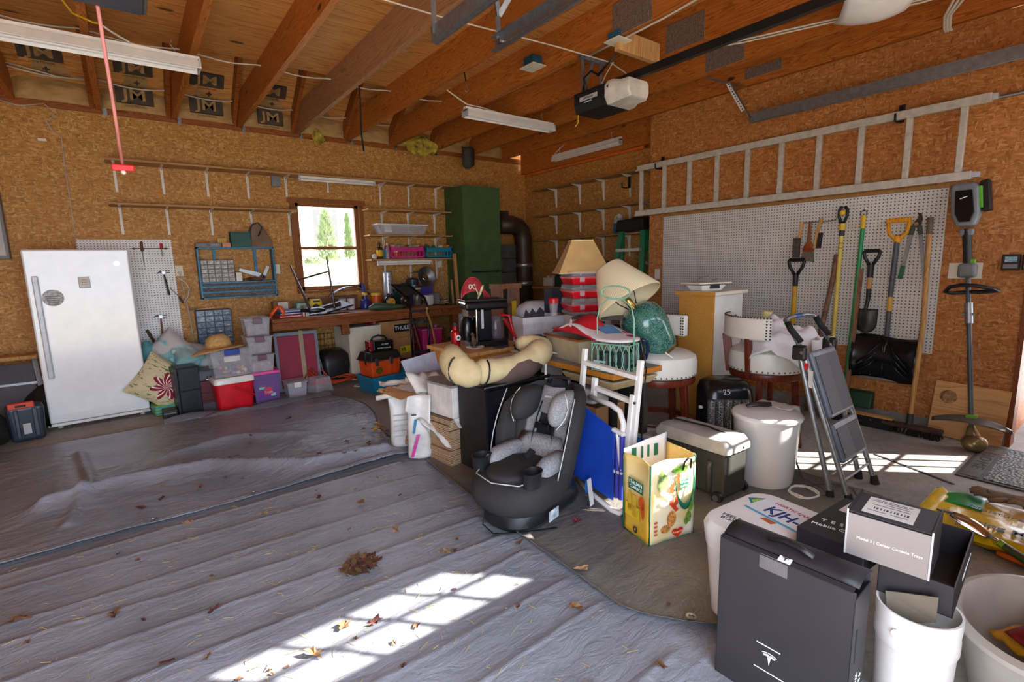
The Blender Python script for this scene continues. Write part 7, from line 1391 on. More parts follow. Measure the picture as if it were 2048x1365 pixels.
t=thing('dotted_tin','red tin with white dots behind the leaning lamp shade','tin',(3.05,2.62,.92)); 
tt=NT('dotted_red'); v=tt.coord(); vo=tt.n('ShaderNodeTexVoronoi',feature='F1'); vo.inputs['Scale'].default_value=45; vo.inputs['Randomness'].default_value=.3; tt.l(v,vo.inputs['Vector']); tt.col(tt.mix(tt.math('LESS_THAN',vo.outputs['Distance'],.22),'a81824','e8e0dc')).set(.4)
obj('tin',B().la([(.10,0),(.10,.10)],22),tt.m,t,smooth='auto'); obj('pedestal',B().cy((0,0,-.92),(0,0,-.001),.07,n=16),pm('8f8f94',.6),t)
# lamp with square shade
t=thing('table_lamp','table lamp with a tan square tapered shade behind the red carriers','lamp',(2.98,2.98,.0),rad(-35)); obj('base',B().la([(.10,.676),(.10,.69),(.03,.72),(.025,.9),(.04,1.0),(.02,1.1),(.012,1.16)],18),pm('9a9a9a',.3),t,smooth='auto'); obj('stand_box',B().bx(-.12,.12,-.12,.12,0,.675),pm('b9b4aa',.6),t); obj('stem',B().cy((0,0,1.16),(0,0,1.5),.008,n=8),M_STEEL,t)
M_SHADE=pm('c5a268',.8,var=.06); obj('shade',B().add([(-.205,-.205,1.275),(.205,-.205,1.275),(.205,.205,1.275),(-.205,.205,1.275),(-.085,-.085,1.535),(.085,-.085,1.535),(.085,.085,1.535),(-.085,.085,1.535)],[(0,1,5,4),(1,2,6,5),(2,3,7,6),(3,0,4,7)]),M_SHADE,t,sol=.004); 
sb=B()
for z,r_ in ((1.277,.206),(1.533,.086)):
    p=[(-r_,-r_,z),(r_,-r_,z),(r_,r_,z),(-r_,r_,z)]
    for i in range(4): sb.bar(p[i],p[(i+1)%4],.008,.010)
obj('shade_trim',sb,pm('d8bd8a',.7),t)

# ------------------------------------------------------------------ swivel bar stools
M_LEATHER=pm('dcd8ce',.4,var=.03,bump=.0004,bsc=120)
def stool(label,loc,rz):
    t=thing('bar_stool',label,'stool',loc,rz,'white leather bar stools')
    obj('seat',B().la([(.235,.555),(.258,.57),(.26,.66),(.25,.70),(.21,.725),(.0,.735)],32),M_LEATHER,t,smooth='auto')
    nb=B()
    for i in range(46):
        a=2*pi*i/46; nb.sp((.2605*cos(a),.2605*sin(a),.578),.0065,6,4)
    obj('nailheads',nb,M_GOLDM if False else pm('8a7a66',.3,.8),t,smooth=True)
    obj('seat_ring',B().la([(.21,.505),(.245,.51),(.25,.53),(.245,.554),(.2,.554)],32),M_CHERRY,t,smooth='auto')
    for k in range(4):
        a=pi/4+k*pi/2; obj('leg',B().bar((.235*cos(a),.235*sin(a),0),(.19*cos(a),.19*sin(a),.51),.05,.035,(-sin(a),cos(a),0)),M_CHERRY,t,bev=.004)
    obj('foot_ring',B().la([(.225,.20),(.26,.20),(.26,.235),(.225,.235),(.225,.20)],36,cap=False),M_CHERRY,t,smooth='auto')
    n=20; ring=lambda a,r,z: (r*cos(a),r*sin(a),z)
    A=[rad(30)+rad(120)*i/n for i in range(n+1)]
    b=B().loft([[ring(a,.245,.80),ring(a,.295,.80),ring(a,.295,.955),ring(a,.245,.955)] for a in A]); obj('backrest',b,M_LEATHER,t,bev=.012,smooth='auto')
    nb=B()
    for i in range(30):
        a=A[0]+(A[-1]-A[0])*(i+.5)/30; nb.sp(ring(a,.29,.956),.006,6,4)
    obj('stud_row',nb,pm('3a322c',.3,.6),t,smooth=True)
    for a in (A[0]+.03,A[0]+.11,A[-1]-.03,A[-1]-.11):
        nb=B()
        for z in [.815+.02*k for k in range(7)]: nb.sp(ring(a,.243,z),.006,6,4).sp(ring(a,.297,z),.006,6,4)
        obj('stud_row',nb,pm('3a322c',.3,.6),t,smooth=True)
    for a in (rad(60),rad(120)): obj('back_post',B().bar(ring(a,.24,.53),ring(a,.275,.81),.06,.03,(-sin(a),cos(a),0)),M_CHERRY,t,bev=.004)
    return t
stool('white leather bar stool carrying the leaning green lamp',(2.95,2.17,ZT*0),rad(-38))
stool('white leather bar stool under the white blanket beside the tall cabinet',(3.64,1.74,0),rad(60))
# blanket
M_BLANK=pm('dfdde0',.9,var=.05,bump=.003,bsc=25)
def bl(u,v):
    a=2*pi*u; r_=.30*v; x=r_*cos(a)*(1.0); y=r_*sin(a)
    z=.84-.02*v+.045*noise.noise(V((x*9,y*9,3)))+.03*noise.noise(V((x*20,y*20,6)))
    if r_>.20: z-= (r_-.20)*1.6*(1.0+.5*sin(a*3+1))
    z+=.09*math.exp(-((x+.02)**2+(y-.05)**2)/.02)
    return (x,y,z)
t=thing('white_blanket','crumpled white blanket heaped on the bar stool beside the tall cabinet','blanket',(3.66,1.66,0)); obj('cloth',B().gr(bl,48,16),M_BLANK,t,sol=.012,smooth=True); obj('heap',B().sp((.0,.0,.80),(.20,.19,.075),20,12),M_BLANK,t,smooth=True)
obj('hanging_fold',B().gr(lambda u,v:(-.16+.30*u,-.27-.03*sin(u*9)-.02*v,.82-.30*v*(.55+.45*sin(pi*u)**2)),18,12),M_BLANK,t,sol=.008,smooth=True)
solo('yellow_foam','small yellow foam block poking out of the white blanket','foam block',B().bx(-.05,.05,-.03,.03,0,.12),pm('d9c98a',.8),(3.74,1.80,.85),rad(20),bev=.015)
# leaning green lamp on the first stool
ax=(V((-.8,.6,0))*.60+V((0,0,1))*.80).normalized()
t=thing('green_lamp','round green ceramic lamp with pale scratch pattern leaning on the bar stool','lamp',(2.93,2.10,.735),scale=1.1); t.rotation_euler=ax.to_track_quat('Z','Y').to_euler()
tt=NT('green_glaze'); v=tt.coord(); n1=tt.noise(tt.coord((18,18,40),(.4,.2,.9)),1.6,4,.6,2.5); tt.col(tt.mix(tt.ramp(n1,[(.48,0.),(.5,1.),(.53,0.)]),tt.ramp(tt.noise(v,5,3),[(.35,'0e4a40'),(.65,'2a6a62')]),'9cc4b0')).set(.22,coat=.4)
obj('base',B().la([(.085,.02),(.095,.03),(.10,.06),(.135,.17),(.14,.24),(.125,.30),(.08,.34),(.03,.35)],32),tt.m,t,smooth='auto'); obj('foot',B().la([(.08,.0),(.085,.02)],24),M_BRASS,t); obj('socket',B().la([(.02,.35),(.022,.37),(.022,.41),(.017,.42)],16),M_BRASS,t,smooth='auto'); obj('harp',B().tb([(.0,-.03,.36),(.0,-.06,.42),(.0,-.075,.5),(.0,-.05,.58),(0,0,.62),(0,.05,.58),(0,.075,.5),(0,.06,.42),(0,.03,.36)],.004,6),M_BLACK,t,smooth=True); obj('cord',B().tb([(.09,-.02,.03),(.16,-.03,.04),(.17,-.02,.0),(.11,.0,-.02)],.005,6),M_WHITE,t,smooth=True)
tt=NT('pleated_fabric'); v=tt.coord(); s_=tt.sep(v); an=tt.math('ARCTAN2',s_[1],s_[0]); f=tt.math('FRACT',tt.math('MULTIPLY',an,110/(2*pi))); tt.col(tt.ramp(f,[(0,'a89878'),(.3,'d9caa6'),(1,'dccfae')])).set(.85); M_PLEAT=tt.m
# the shade sits tipped on the harp
sx=(V((-.8,.6,0))*.42+V((.6,.8,0))*.42+V((0,0,1))*.80).normalized()
Ms=t.matrix_world if False else None
hp=V((2.93,2.10,.735))+ax*.50+V((-.02,-.02,.02))
o=obj('shade',B().la([(.205,-.125),(.208,-.118),(.09,.135),(.086,.14)],64,cap=False),M_PLEAT,t,smooth=True,sol=.004)
q=ax.to_track_quat('Z','Y'); 
o.rotation_mode='QUATERNION'; o.rotation_quaternion=q.inverted() @ sx.to_track_quat('Z','Y'); o.location=q.inverted() @ (hp-V((2.93,2.10,.735)))
# tall cabinet
t=thing('tall_cabinet','tall narrow cabinet with an orange board side and a white front','cabinet',(3.60,2.15,0)); obj('side_panel',B().bx(0,.018,.0,.31,0,1.075),M_PARTICLE,t); obj('carcass',B().bx(.0185,.43,.0,.31,0,1.075),M_WHITE,t); obj('top',B().bx(-.03,.46,-.03,.33,1.076,1.105),[M_IVORY],t,bev=.004); obj('top_edge',B().bx(-.034,-.030,-.03,.33,1.076,1.105),M_PARTICLE,t)
t=thing('kitchen_scale','old white scale with a black dial lying on the tall cabinet','scale',(3.76,2.32,1.106),rad(-15)); obj('body',B().fr((.20,.14),(.26,.18),0,.045),M_WHITE,t,bev=.006); obj('plate',B().bx(-.17,.17,-.11,.11,.055,.068),M_IVORY,t,bev=.004); obj('dial',B().bx(-.04,.06,-.093,-.088,.005,.043),M_INK,t,rot=(rad(-8),0,0)); obj('spring_wire',B().tb([(-.12,0,.075),(-.05,.02,.10),(.02,.0,.115),(.08,.01,.08),(.12,.0,.09)],.003,6),M_STEEL,t,smooth=True)
# heater, electric cooler, crock
t=thing('heater','black cabinet heater with a mesh front and a rounded top behind the cooler','heater',(3.19,1.80,0),rad(-40))
sec=lambda w,d,z,o=0: [(x,y+o,z) for x,y in rrect(w,d,d*.35,5)]
obj('body',B().loft([sec(.33,.24,0),sec(.35,.26,.03),sec(.35,.26,.40),sec(.34,.25,.47,.01),sec(.30,.22,.52,.02),sec(.20,.14,.545,.03)]),M_BLACKG,t,smooth=True); gm=B()
for k in range(5): gm.cy((-.13+.055*k,-.136,.05),(-.13+.055*k,-.130,.43),.027,n=10)
tt=NT('steel_mesh'); vo=tt.n('ShaderNodeTexVoronoi',feature='DISTANCE_TO_EDGE'); vo.inputs['Scale'].default_value=110; tt.l(tt.coord(),vo.inputs['Vector']); tt.col(tt.ramp(vo.outputs['Distance'],[(.05,'b0aca6'),(.15,'2a2a2a')])).set(.3,.6)
obj('mesh_front',gm,tt.m,t,smooth='auto'); obj('dial_mark',B().bx(-.07,-.02,-.10,-.097,.485,.49).bx(.02,.06,-.10,-.097,.485,.49),M_LGREY,t,rot=(0,0,0)); text(t,'25',.05,M_LGREY,(-.03,-.122,.478),(1,0,0),(0,.5,1)); obj('side_knob',B().cy((-.19,-.06,.36),(-.165,-.06,.36),.012,n=10),M_LGREY,t)
t=thing('electric_cooler','dark grey electric cooler with a grey lid and a strap behind the shopping bag','cooler',(2.50,1.39,ZT*.0+.002),rad(-2)); b=B().bx(0,.22,0,.46,.03,.29); obj('body',b,pm('34332f',.45),t,bev=.015)
for y in (.09,.19,.29,.39): obj('rib',B().tb([(-.004,y,.05),(-.006,y,.20),(-.002,y,.23)],.016,8),pm('4a463f',.4),t,smooth=True)
obj('lid',B().loft([[(x+.11,y+.23,z) for x,y in rrect(.25*k,.50*k,.03,3)] for z,k in ((.291,1.0),(.325,1.0),(.36,.90),(.365,.7))]),pm('a5a29e',.35),t,smooth='auto'); obj('strap',B().tb([(.15,-.02,.30),(.15,.0,.345),(.13,.2,.378),(.12,.44,.372),(.10,.47,.33)],.009,8,flat=.6),M_BLACK,t,smooth=True); w1=obj('wheel',B().cy((-.005,.03,.035),(-.03,.03,.035),.033,n=18),M_BLACK,t,smooth='auto'); w2=obj('wheel',B().cy((.225,.03,.035),(.25,.03,.035),.033,n=18),M_BLACK,t,smooth='auto'); obj('hub',B().cy((.251,.03,.035),(.254,.03,.035),.018,n=14),M_STEEL,w2); obj('hub',B().cy((-.031,.03,.035),(-.034,.03,.035),.018,n=14),M_STEEL,w1); obj('end_grip',B().bx(.221,.232,.03,.43,.20,.27),pm('45433f',.4),t,bev=.006)
t=thing('white_crock','large white ceramic crock with a lid between cooler and step stool','crock',(2.97,1.40,.0)); obj('body',B().la([(.11,0),(.15,.012),(.16,.04),(.172,.2),(.182,.36),(.185,.415)],40),pm('dcd9d6',.18,coat=.3,var=.02),t,smooth='auto'); obj('lid',B().la([(.195,.416),(.198,.43),(.19,.442),(.12,.45),(0,.452)],40),pm('e3e1de',.2,var=.02),t,smooth='auto')
solo('black_scoop','black handled tool lying on the lid of the white crock','tool',B().tb([(-.06,.06,.008),(.0,.03,.016),(.06,-.03,.012)],.014,8,flat=.5,rs=[.012,.018,.02]),pm('3a2f2a',.4),(3.0,1.45,.453),smooth=True)
solo('white_rag','white cloth draped over the right rim of the crock','cloth',B().gr(lambda u,v:(.05+.17*u,-.12+.22*v,.457+.004*sin(v*20)-(.0 if u<.75 else (u-.75)*.32)),12,8),M_WPAPER,(2.99,1.42,0),sol=.003,smooth=True)
pts=[(3.20,1.40,.50),(3.22,1.36,.38),(3.20,1.33,.22),(3.17,1.30,.10),(3.16,1.25,.012),(3.1,1.12,.01),(3.02,1.05,.012),(2.96,1.12,.01),(3.05,1.2,.012),(3.2,1.12,.01),(3.22,1.0,.012),(3.1,.93,.01),(2.98,1.0,.01),(2.92,1.1,.01)]
solo('brown_cable','brown appliance cord hanging off the white crock onto the concrete','cord',B().tb(pts,.006,7),pm('5a4032',.5),smooth=True)
solo('white_cable','white appliance cord coiled on the floor before the white crock','cord',B().tb([(2.96+.10*cos(a)*(1-.03*a),1.16+.075*sin(a),.014+.004*(i%3)) for i,a in enumerate([k*.55 for k in range(24)])],.006,7),M_WHITE,smooth=True)

# ------------------------------------------------------------------ step stool
t=thing('step_stool','grey two step folding stool with a padded hand rail before the pegboard','step stool',(3.235,.965,0))
yz=lambda z: z*.345
Wd=.195
for s_ in (-1,1):
    obj('front_leg',B().tb([(s_*Wd,0,.03),(s_*Wd*1.0,yz(.825),.825)],.0145,10),M_GALV,t,smooth='auto'); obj('rear_leg',B().tb([(s_*(Wd+.015),.085,.03),(s_*(Wd+.01),yz(.825)+.01,.80)],.0145,10),M_GALV,t,smooth='auto')
    obj('foot',B().cy((s_*Wd,-.01,0),(s_*Wd,.0,.05),.026,.018,n=12),M_BLACKM,t,smooth='auto'); obj('foot',B().cy((s_*(Wd+.015),.082,0),(s_*(Wd+.015),.085,.05),.024,.018,n=12),M_BLACKM,t,smooth='auto')
    obj('hinge_block',B().cb((s_*(Wd+.01),yz(.825)+.01,.815),(.045,.08,.09)),M_BLACK,t,bev=.015); obj('rivet',B().cy((s_*(Wd+.036),yz(.8),.82),(s_*(Wd+.03),yz(.8),.82),.01,n=10),M_CHROME,t)
    obj('rail_grip',B().tb([(s_*Wd,yz(.86)+.0,.875),(s_*Wd,yz(.95)+.03,.945),(s_*Wd*.98,yz(1.0)+.035,.985)],.018,10),M_BLACKM,t,smooth=True)
obj('hand_rail',B().tb([(-Wd,yz(.825),.825),(-Wd,yz(.95)+.03,.945),(-Wd*.95,yz(1.0)+.05,.995),(-.1,yz(1.02)+.055,1.005),(.1,yz(1.02)+.055,1.005),(Wd*.95,yz(1.0)+.05,.995),(Wd,yz(.95)+.03,.945),(Wd,yz(.825),.825)],.0135,10),M_GALV,t,smooth=True); obj('blue_sticker',B().cy((-.05,yz(1.02)+.0555,1.005),(.04,yz(1.02)+.0555,1.005),.0145,n=10),pm('2a5a9a',.4),t)
def tread(z0,z1,w,label):
    n=V((0,-1,.345)).normalized(); up=V((0,.345,1)).normalized()
    P=lambda x,z,d=0: V((x,yz(z),z))+n*d
    a=obj('tread',B().hexa([P(-w,z0,.0),P(w,z0,.0),P(w,z0,.035),P(-w,z0,.035),P(-w,z1,.0),P(w,z1,.0),P(w,z1,.03),P(-w,z1,.03)]),pm('6d7480',.4),t,bev=.012,label=label)
    tt=NT('ribbed_rubber'); v=tt.coord(); s_=tt.sep(v); f=tt.math('FRACT',tt.math('MULTIPLY',tt.math('ADD',s_[2],tt.math('MULTIPLY',tt.math('ABSOLUTE',s_[0]),.6)),62)); tt.col(tt.ramp(f,[(.2,'2c3038'),(.45,'4a505c'),(.9,'4e5562')])).set(.55); tt.bump(f,.002)
    obj('rubber_mat',B().hexa([P(-w+.02,z0+.02,.036),P(w-.02,z0+.02,.036),P(w-.02,z0+.02,.039),P(-w+.02,z0+.02,.039),P(-w+.02,z1-.03,.031),P(w-.02,z1-.03,.031),P(w-.02,z1-.03,.035),P(-w+.02,z1-.03,.035)]),tt.m,a)
tread(.44,.81,.165,'upper folded tread with a rubber mat'); tread(.20,.41,.165,'lower folded tread with a rubber mat')
obj('cross_bar',B().cy((-Wd,.03,.12),(Wd,.03,.12),.007,n=8).cy((-Wd,.09,.14),(Wd,.09,.14),.007,n=8),M_GALV,t); obj('brand_sticker',B().bx(-Wd-.016,-Wd-.0145,yz(.66)-.012,yz(.66)+.012,.62,.72),M_WPAPER,t); obj('red_sticker',B().bx(-Wd-.0165,-Wd-.0145,yz(.74)-.012,yz(.74)+.012,.72,.76).bx(Wd+.0145,Wd+.0165,yz(.68)-.012,yz(.68)+.012,.66,.70),M_RED,t)
# ------------------------------------------------------------------ shopping bag
t=NT('bag_print_front'); v=t.coord(); base=t.ramp(t.noise(v,6,2),[(.3,'e0bd6a'),(.5,'ecdcae'),(.7,'f2eadb')])
t.col(base).set(.35,coat=.2); t.bump(t.noise(v,14,2),.004); M_BAGF=t.m
t=NT('bag_print_side'); v=t.coord(); s_=t.sep(v); t.col(t.ramp(t.math('ADD',t.math('MULTIPLY',s_[2],1.6),t.math('MULTIPLY',t.noise(v,7,2),.35)),[(.1,'d9a21c'),(.42,'e0b94a'),(.6,'ecd79a'),(.85,'e2bf6a')])).set(.35,coat=.2); t.bump(t.noise(v,12,2),.004); M_BAGS=t.m
bag=thing('shopping_bag','yellow reusable shopping bag printed with vegetables standing on the dusty tarp','bag',(1.83,1.38,.013),rad(-12.5))
W_,D_,H_=.275,.20,.405
def wob(x,z,s): return .008*noise.noise(V((x*9,z*7,s)))
obj('front_panel',B().gr(lambda u,v:(W_*u,wob(u*.3,v*.4,1)-.012*sin(pi*u)*sin(pi*v),H_*v*(1+.02*u)+.012*v*sin(u*5)),12,14),M_BAGF,bag,sol=.002,smooth=True)
obj('side_panel',B().gr(lambda u,v:(wob(u*.2,v*.4,2)+.02*sin(pi*u)*v,D_*u,H_*v*(1+.0*u)),8,14),M_BAGS,bag,sol=.002,smooth=True)
obj('back_panel',B().gr(lambda u,v:(W_*u,D_+wob(u*.3,v*.4,3),(H_+.02+.04*u)*v),12,14),M_WHITE,bag,sol=.002,smooth=True); obj('side_panel',B().gr(lambda u,v:(W_+wob(u*.2,v*.4,4),D_*u,(H_+.01)*v),8,14),M_BAGS,bag,sol=.002,smooth=True); obj('bottom_panel',B().bx(0,W_,0,D_,0,.004),M_BAGS,bag)
M_GBAND=pm('1c6b4c',.5)
obj('green_binding',B().tb([(0,0,0),(0,0,H_)],.004,6).tb([(W_,-.0,0),(W_,-.0,H_+.005)],.004,6).tb([(0,D_,0),(0,D_,H_)],.004,6).tb([(0,0,.003),(W_,0,.003)],.004,6).tb([(0,0,.003),(0,D_,.003)],.004,6),M_GBAND,bag,smooth=True)
obj('handle',B().gr(lambda u,v:(.13+.10*u if False else (.135+ .055*(1-cos(pi*u))+ .018*(v-.5)*0),-.018-.02*sin(pi*u),.33-.17*sin(pi*u)**.8+(.04*u)+.03*(v-.5)),16,2),M_GBAND,bag,sol=.003,smooth=True)
obj('handle',B().tb([(.18,-.02,.36),(.18,-.028,.40),(.20,-.03,.415),(.22,-.03,.41),(.225,-.022,.36)],.005,6),M_BLACK,bag,smooth=True)
for x in (.06,.11,.15,.20): obj('strap_end',B().bx(x-.012 if x in (.06,.20) else x-.005,x+.012 if x in (.06,.20) else x+.005,D_-.008,D_-.003,H_-.05,H_+.012),M_GBAND,bag)
def disc(x,z,rx,rz_,n=14): return [(x+rx*cos(2*pi*i/n),z+rz_*sin(2*pi*i/n)) for i in range(n)]
def decal(name,polys,m,side=0,off=.016):
    b=B()
    for p in polys:
        if side==0: b.pr(p,-off-.0005,-off)
        else: b.add([(-.012,y,z) for y,z in p]+[(-.0125,y,z) for y,z in p],[tuple(range(len(p))),tuple(range(2*len(p)-1,len(p)-1,-1))])
    return obj(name,b,m,bag)
rr=random.Random(2)
decal('tomato_print',[disc(.135+rr.uniform(-.02,.02),.33-.022*i,.013,.013) for i in range(7)]+[disc(.115+.01*i,.20-.012*i,.012,.010) for i in range(4)],pm('d8502a',.4),off=.019); decal('artichoke_print',[disc(.065,.31,.035,.045),disc(.055,.35,.018,.03)],pm('8fa463',.5,var=.3,sc=60)); decal('leaf_print',[disc(.16,.365,.05,.018),disc(.235,.17,.018,.035),disc(.225,.11,.016,.03),disc(.21,.09,.012,.02)],pm('6f9a3a',.5,var=.3,sc=60),off=.02); decal('garlic_print',[disc(.065+.02*(i%3),.265-.018*i,.018,.014) for i in range(5)],pm('efe0cc',.4)); decal('dish_print',[disc(.12,.12,.028,.04),disc(.085,.075,.03,.02)],pm('d98a4a',.4,var=.5,sc=70))
hp=[(.155+.036*(math.sin(a)**3),.045+.028*(13*cos(a)-5*cos(2*a)-2*cos(3*a)-cos(4*a))/16) for a in [2*pi*i/28 for i in range(28)]]
decal('heart_print',[hp],pm('c8301c',.4),off=.02); text(bag,'Homegrown',.016,pm('f0c8a0'),(.155,-.0215,.048),sx=.8); decal('sprig_print',[disc(.025,.06+.02*i,.012,.006,8) for i in range(4)],pm('cf6a3a',.4)); decal('sign_print',[[(.165,.265),(.215,.268),(.215,.31),(.165,.307)]],M_GBAND,off=.022); text(bag,'ITALIAN',.016,M_WINK,(.19,-.0235,.298)); text(bag,'CLASSICS',.013,M_WINK,(.19,-.0235,.278))
text(bag,'ITALIAN',.026,M_WINK,(-.0135,.09,.285),(0,-1,0)); text(bag,'CLASSICS',.022,M_WINK,(-.0135,.09,.262),(0,-1,0)); decal('sign_print',[[(.035,.245),(.145,.245),(.145,.30),(.035,.30)]],M_GBAND,1); decal('bottle_print',[[(.12,.13),(.15,.13),(.15,.20),(.14,.23),(.13,.23),(.12,.20)],[(.085,.11),(.115,.11),(.115,.22),(.085,.22)]],pm('d8b23a',.4),1); decal('pepper_print',[disc(.045,.20,.022,.035),disc(.035,.16,.012,.04)],pm('cf5a22',.4),1); decal('box_print',[[(.06,.10),(.17,.10),(.165,.165),(.06,.165)]],pm('e6c02a',.4),1); decal('round_seal',[disc(.09,.045,.017,.017)],pm('3a3a30',.5),1); text(bag,'P',.02,pm('e9d08a'),(-.0135,.09,.045),(0,-1,0))

# ------------------------------------------------------------------ white pet food bin with plates on its lid
t=thing('white_bin','large white lidded plastic bin behind the tall black carton','bin',(1.80,.79,.003),rad(-6))
rs=lambda w,d,z,r=.06: [(x,y,z) for x,y in rrect(w,d,r,5)]
obj('body',B().loft([rs(.33,.33,0,.06),rs(.34,.34,.02,.06),rs(.38,.38,.29,.07)]),pm('dedbd5',.4,var=.04),t,smooth='auto'); obj('collar',B().loft([rs(.385,.385,.291,.07),rs(.392,.392,.33,.07)]),pm('e4e2dd',.35,var=.03),t,smooth='auto'); obj('lid',B().loft([rs(.40,.40,.331,.08),rs(.405,.405,.37,.08),rs(.385,.385,.395,.08),rs(.34,.34,.40,.08)]),pm('e6e5e3',.3,var=.03),t,smooth='auto'); obj('clip',B().bx(-.197,-.189,.02,.09,.27,.30),M_WHITE,t,bev=.003)
text(t,'PEELS\nBOX',.028,M_INK,(-.12,.11,.4006),(.2,-1,0),(1,.2,0)); obj('orange_sticker',B().pz([(-.03,.05),(.02,.02),(.01,-.02),(-.04,.0)],.4001,.4006),pm('b0602a',.5),t)
t=thing('teal_sticker','square teal and green printed sticker on the lid of the large white bin','sticker',(1.90,.905,.4036),rad(-50)); obj('sheet',B().bx(-.035,.035,-.03,.03,0,.001),pm('1f7f80',.4),t); obj('oval',B().pz(disc(0,0,.028,.02),.0011,.0015),pm('9fbf4a',.4,var=.4,sc=90),t)
t=thing('licence_plate','white licence plate with blue characters lying on the large white bin','licence plate',(1.855,.765,.4036),rad(-103)); obj('plate',B().bx(-.15,.15,-.075,.075,.0005,.002),pm('dfe2e6',.3,var=.05),t,bev=.0008); text(t,'KJH-86',.085,pm('1d3f7a',.4),(.01,-.012,.0028),(1,0,0),(0,1,0),sx=.82,bold=.0015); text(t,'NORTH CAROLINA',.024,pm('b83a34',.4),(-.0,.055,.0028),(1,0,0),(0,1,0)); obj('blue_edge',B().bx(-.148,.148,-.074,-.062,.0021,.0025),pm('4aa0c0',.4),t)
# ------------------------------------------------------------------ black cartons
M_KB=pm('2d2a2d',.55,var=.1,sc=5,bump=.0004,bsc=200); M_KB2=pm('262327',.55,var=.1,sc=5); M_KGREY=pm('8d8380',.45,var=.05,sc=4); M_KIN=pm('6d6355',.8,var=.1)
def tlogo(parent,loc,right,up,s,m):
    r=V(right).normalized(); u=V(up).normalized(); n=r.cross(u); P=lambda x,y: V(loc)+r*x*s+u*y*s+n*.0008
    b=B()
    top=[(-.5,.33),(-.25,.43),(0,.46),(.25,.43),(.5,.33),(.46,.28),(.25,.37),(0,.40),(-.25,.37),(-.46,.28)]; stem=[(-.42,.22),(-.2,.31),(-.08,.33),(0,.24),(.08,.33),(.2,.31),(.42,.22),(.34,.12),(.12,.17),(.0,-.5),(-.12,.17),(-.34,.12)]
    b.add([P(*p) for p in top],[(0,1,8,9),(1,2,7,8),(2,3,6,7),(3,4,5,6)]); b.add([P(*p) for p in stem],[(0,1,10,11),(1,2,10),(2,3,9,10),(3,4,8,9),(4,5,8),(5,6,7,8)])
    return obj('logo',b,m,parent,recalc=False)
t=thing('tall_black_carton','tall upright black cardboard carton with a loose top flap in the foreground','carton',(1.425,.415,.004),rad(2))
X_,Y_,Z_=.125,.375,.495
bb=B().bx(0,.004,0,Y_,0,Z_-.01).bx(X_-.004,X_,0,Y_,0,Z_).bx(0,X_,0,.004,0,Z_-.03).bx(0,X_,Y_-.004,Y_,0,Z_-.005).bx(0,X_,0,Y_,0,.004); obj('body',bb,M_KB,t,bev=.0015)
obj('top_flap',B().gr(lambda u,v:(X_-.002-(X_-.025)*v,.0+Y_*u,Z_+.002+.014*sin(pi*v)-.010*v),8,5),M_KB2,t,sol=.004,smooth=True); obj('side_flap',B().add([(0.0,0,Z_-.03),(X_,0,Z_-.03),(X_,.045,Z_-.065),(.02,.04,Z_-.06)],[(0,1,2,3)]),M_KB2,t,sol=.003); obj('front_lip',B().gr(lambda u,v:(-.002+.018*v,Y_*(.02+.96*u),Z_-.012+.005*v),6,2),M_KB,t,sol=.004)
obj('handle_slot',B().tb([(.045,.12,Z_+.018),(.05,.16,Z_+.028),(.06,.21,Z_+.026),(.055,.25,Z_+.017)],.008,8,flat=.4),M_BLACK,t,smooth=True); obj('tape',B().bx(-.0016,-.0006,.17,.25,Z_-.055,Z_-.008),pm('8a8583',.2,alpha=.35),t)
obj('seal_label',B().add([(-.001,.165,Z_-.008),(-.001,.20,Z_-.008),(.02,.20,Z_-.002),(.02,.165,Z_-.002)],[(0,1,2,3)]),M_WHITE,t,sol=.001)
tlogo(t,(-.0022,.205,.155),(0,-1,0),(0,0,1),.045,M_WINK); obj('slogan_print',B().bx(-.0012,-.0004,.175,.245,.19,.193).bx(-.0012,-.0004,.15,.25,.105,.108),M_WINK,t); tlogo(t,(.0105,.182,Z_-.003),(0,-1,0),(1,0,.28),.022,M_INK)
text(t,'TESLA',.018,M_WINK,(.09,-.0008,.16),(0,0,-1),(1,0,0),sp=1.5); text(t,'Wall Connector',.022,M_WINK,(.06,-.0008,.14),(0,0,-1),(1,0,0)); obj('side_slot',B().bx(.03,.04,-.001,.0,.26,.36),M_INK,t)
t=thing('flat_black_carton','flat black carton with white lettering lying on the large white bin','carton',(1.67,.475,.405),rad(-4)); obj('body',B().bx(0,.34,0,.20,0,.072),M_KB2,t,bev=.002); text(t,'TESLA',.028,M_WINK,(.12,.115,.0726),(.25,-1,0),(1,.25,0),sp=1.8); text(t,'Mobile Connector',.026,M_WINK,(.085,.09,.0726),(.25,-1,0),(1,.25,0)); obj('shipping_label',B().bx(.22,.325,.03,.17,.0722,.0728),M_WHITE,t)
for i in range(5): obj('label_print',B().bx(.235+.016*i,.24+.016*i,.05,.15-.02*(i%2),.0729,.0731),M_MGREY,t)
t=thing('open_black_carton','open dark carton lying on the white buckets behind the grey one','carton',(1.66,.262,.392),rad(5)); w2,d2,h2=.38,.17,.10
obj('body',B().bx(0,w2,0,.004,0,h2).bx(0,w2,d2-.004,d2,0,h2).bx(0,.004,0,d2,0,h2-.01).bx(w2-.004,w2,0,d2,0,h2).bx(0,w2,0,d2,0,.004),M_KB2,t,bev=.001); text(t,'TESLA | Wall Connector',.016,M_WINK,(.24,-.0008,.045),(1,0,0),(0,0,1),sp=1.15); obj('inner_flap',B().bx(.18,.37,.08,.165,.06,.064),pm('3a2c28',.6),t,rot=(0,0,0)); obj('kraft_flap',B().add([(-.022,.03,.06),(-.018,.145,.02),(-.03,.135,-.035),(-.03,.085,-.045),(-.022,.03,-.015)],[(0,1,2,3,4)]),M_KIN,t,sol=.004)
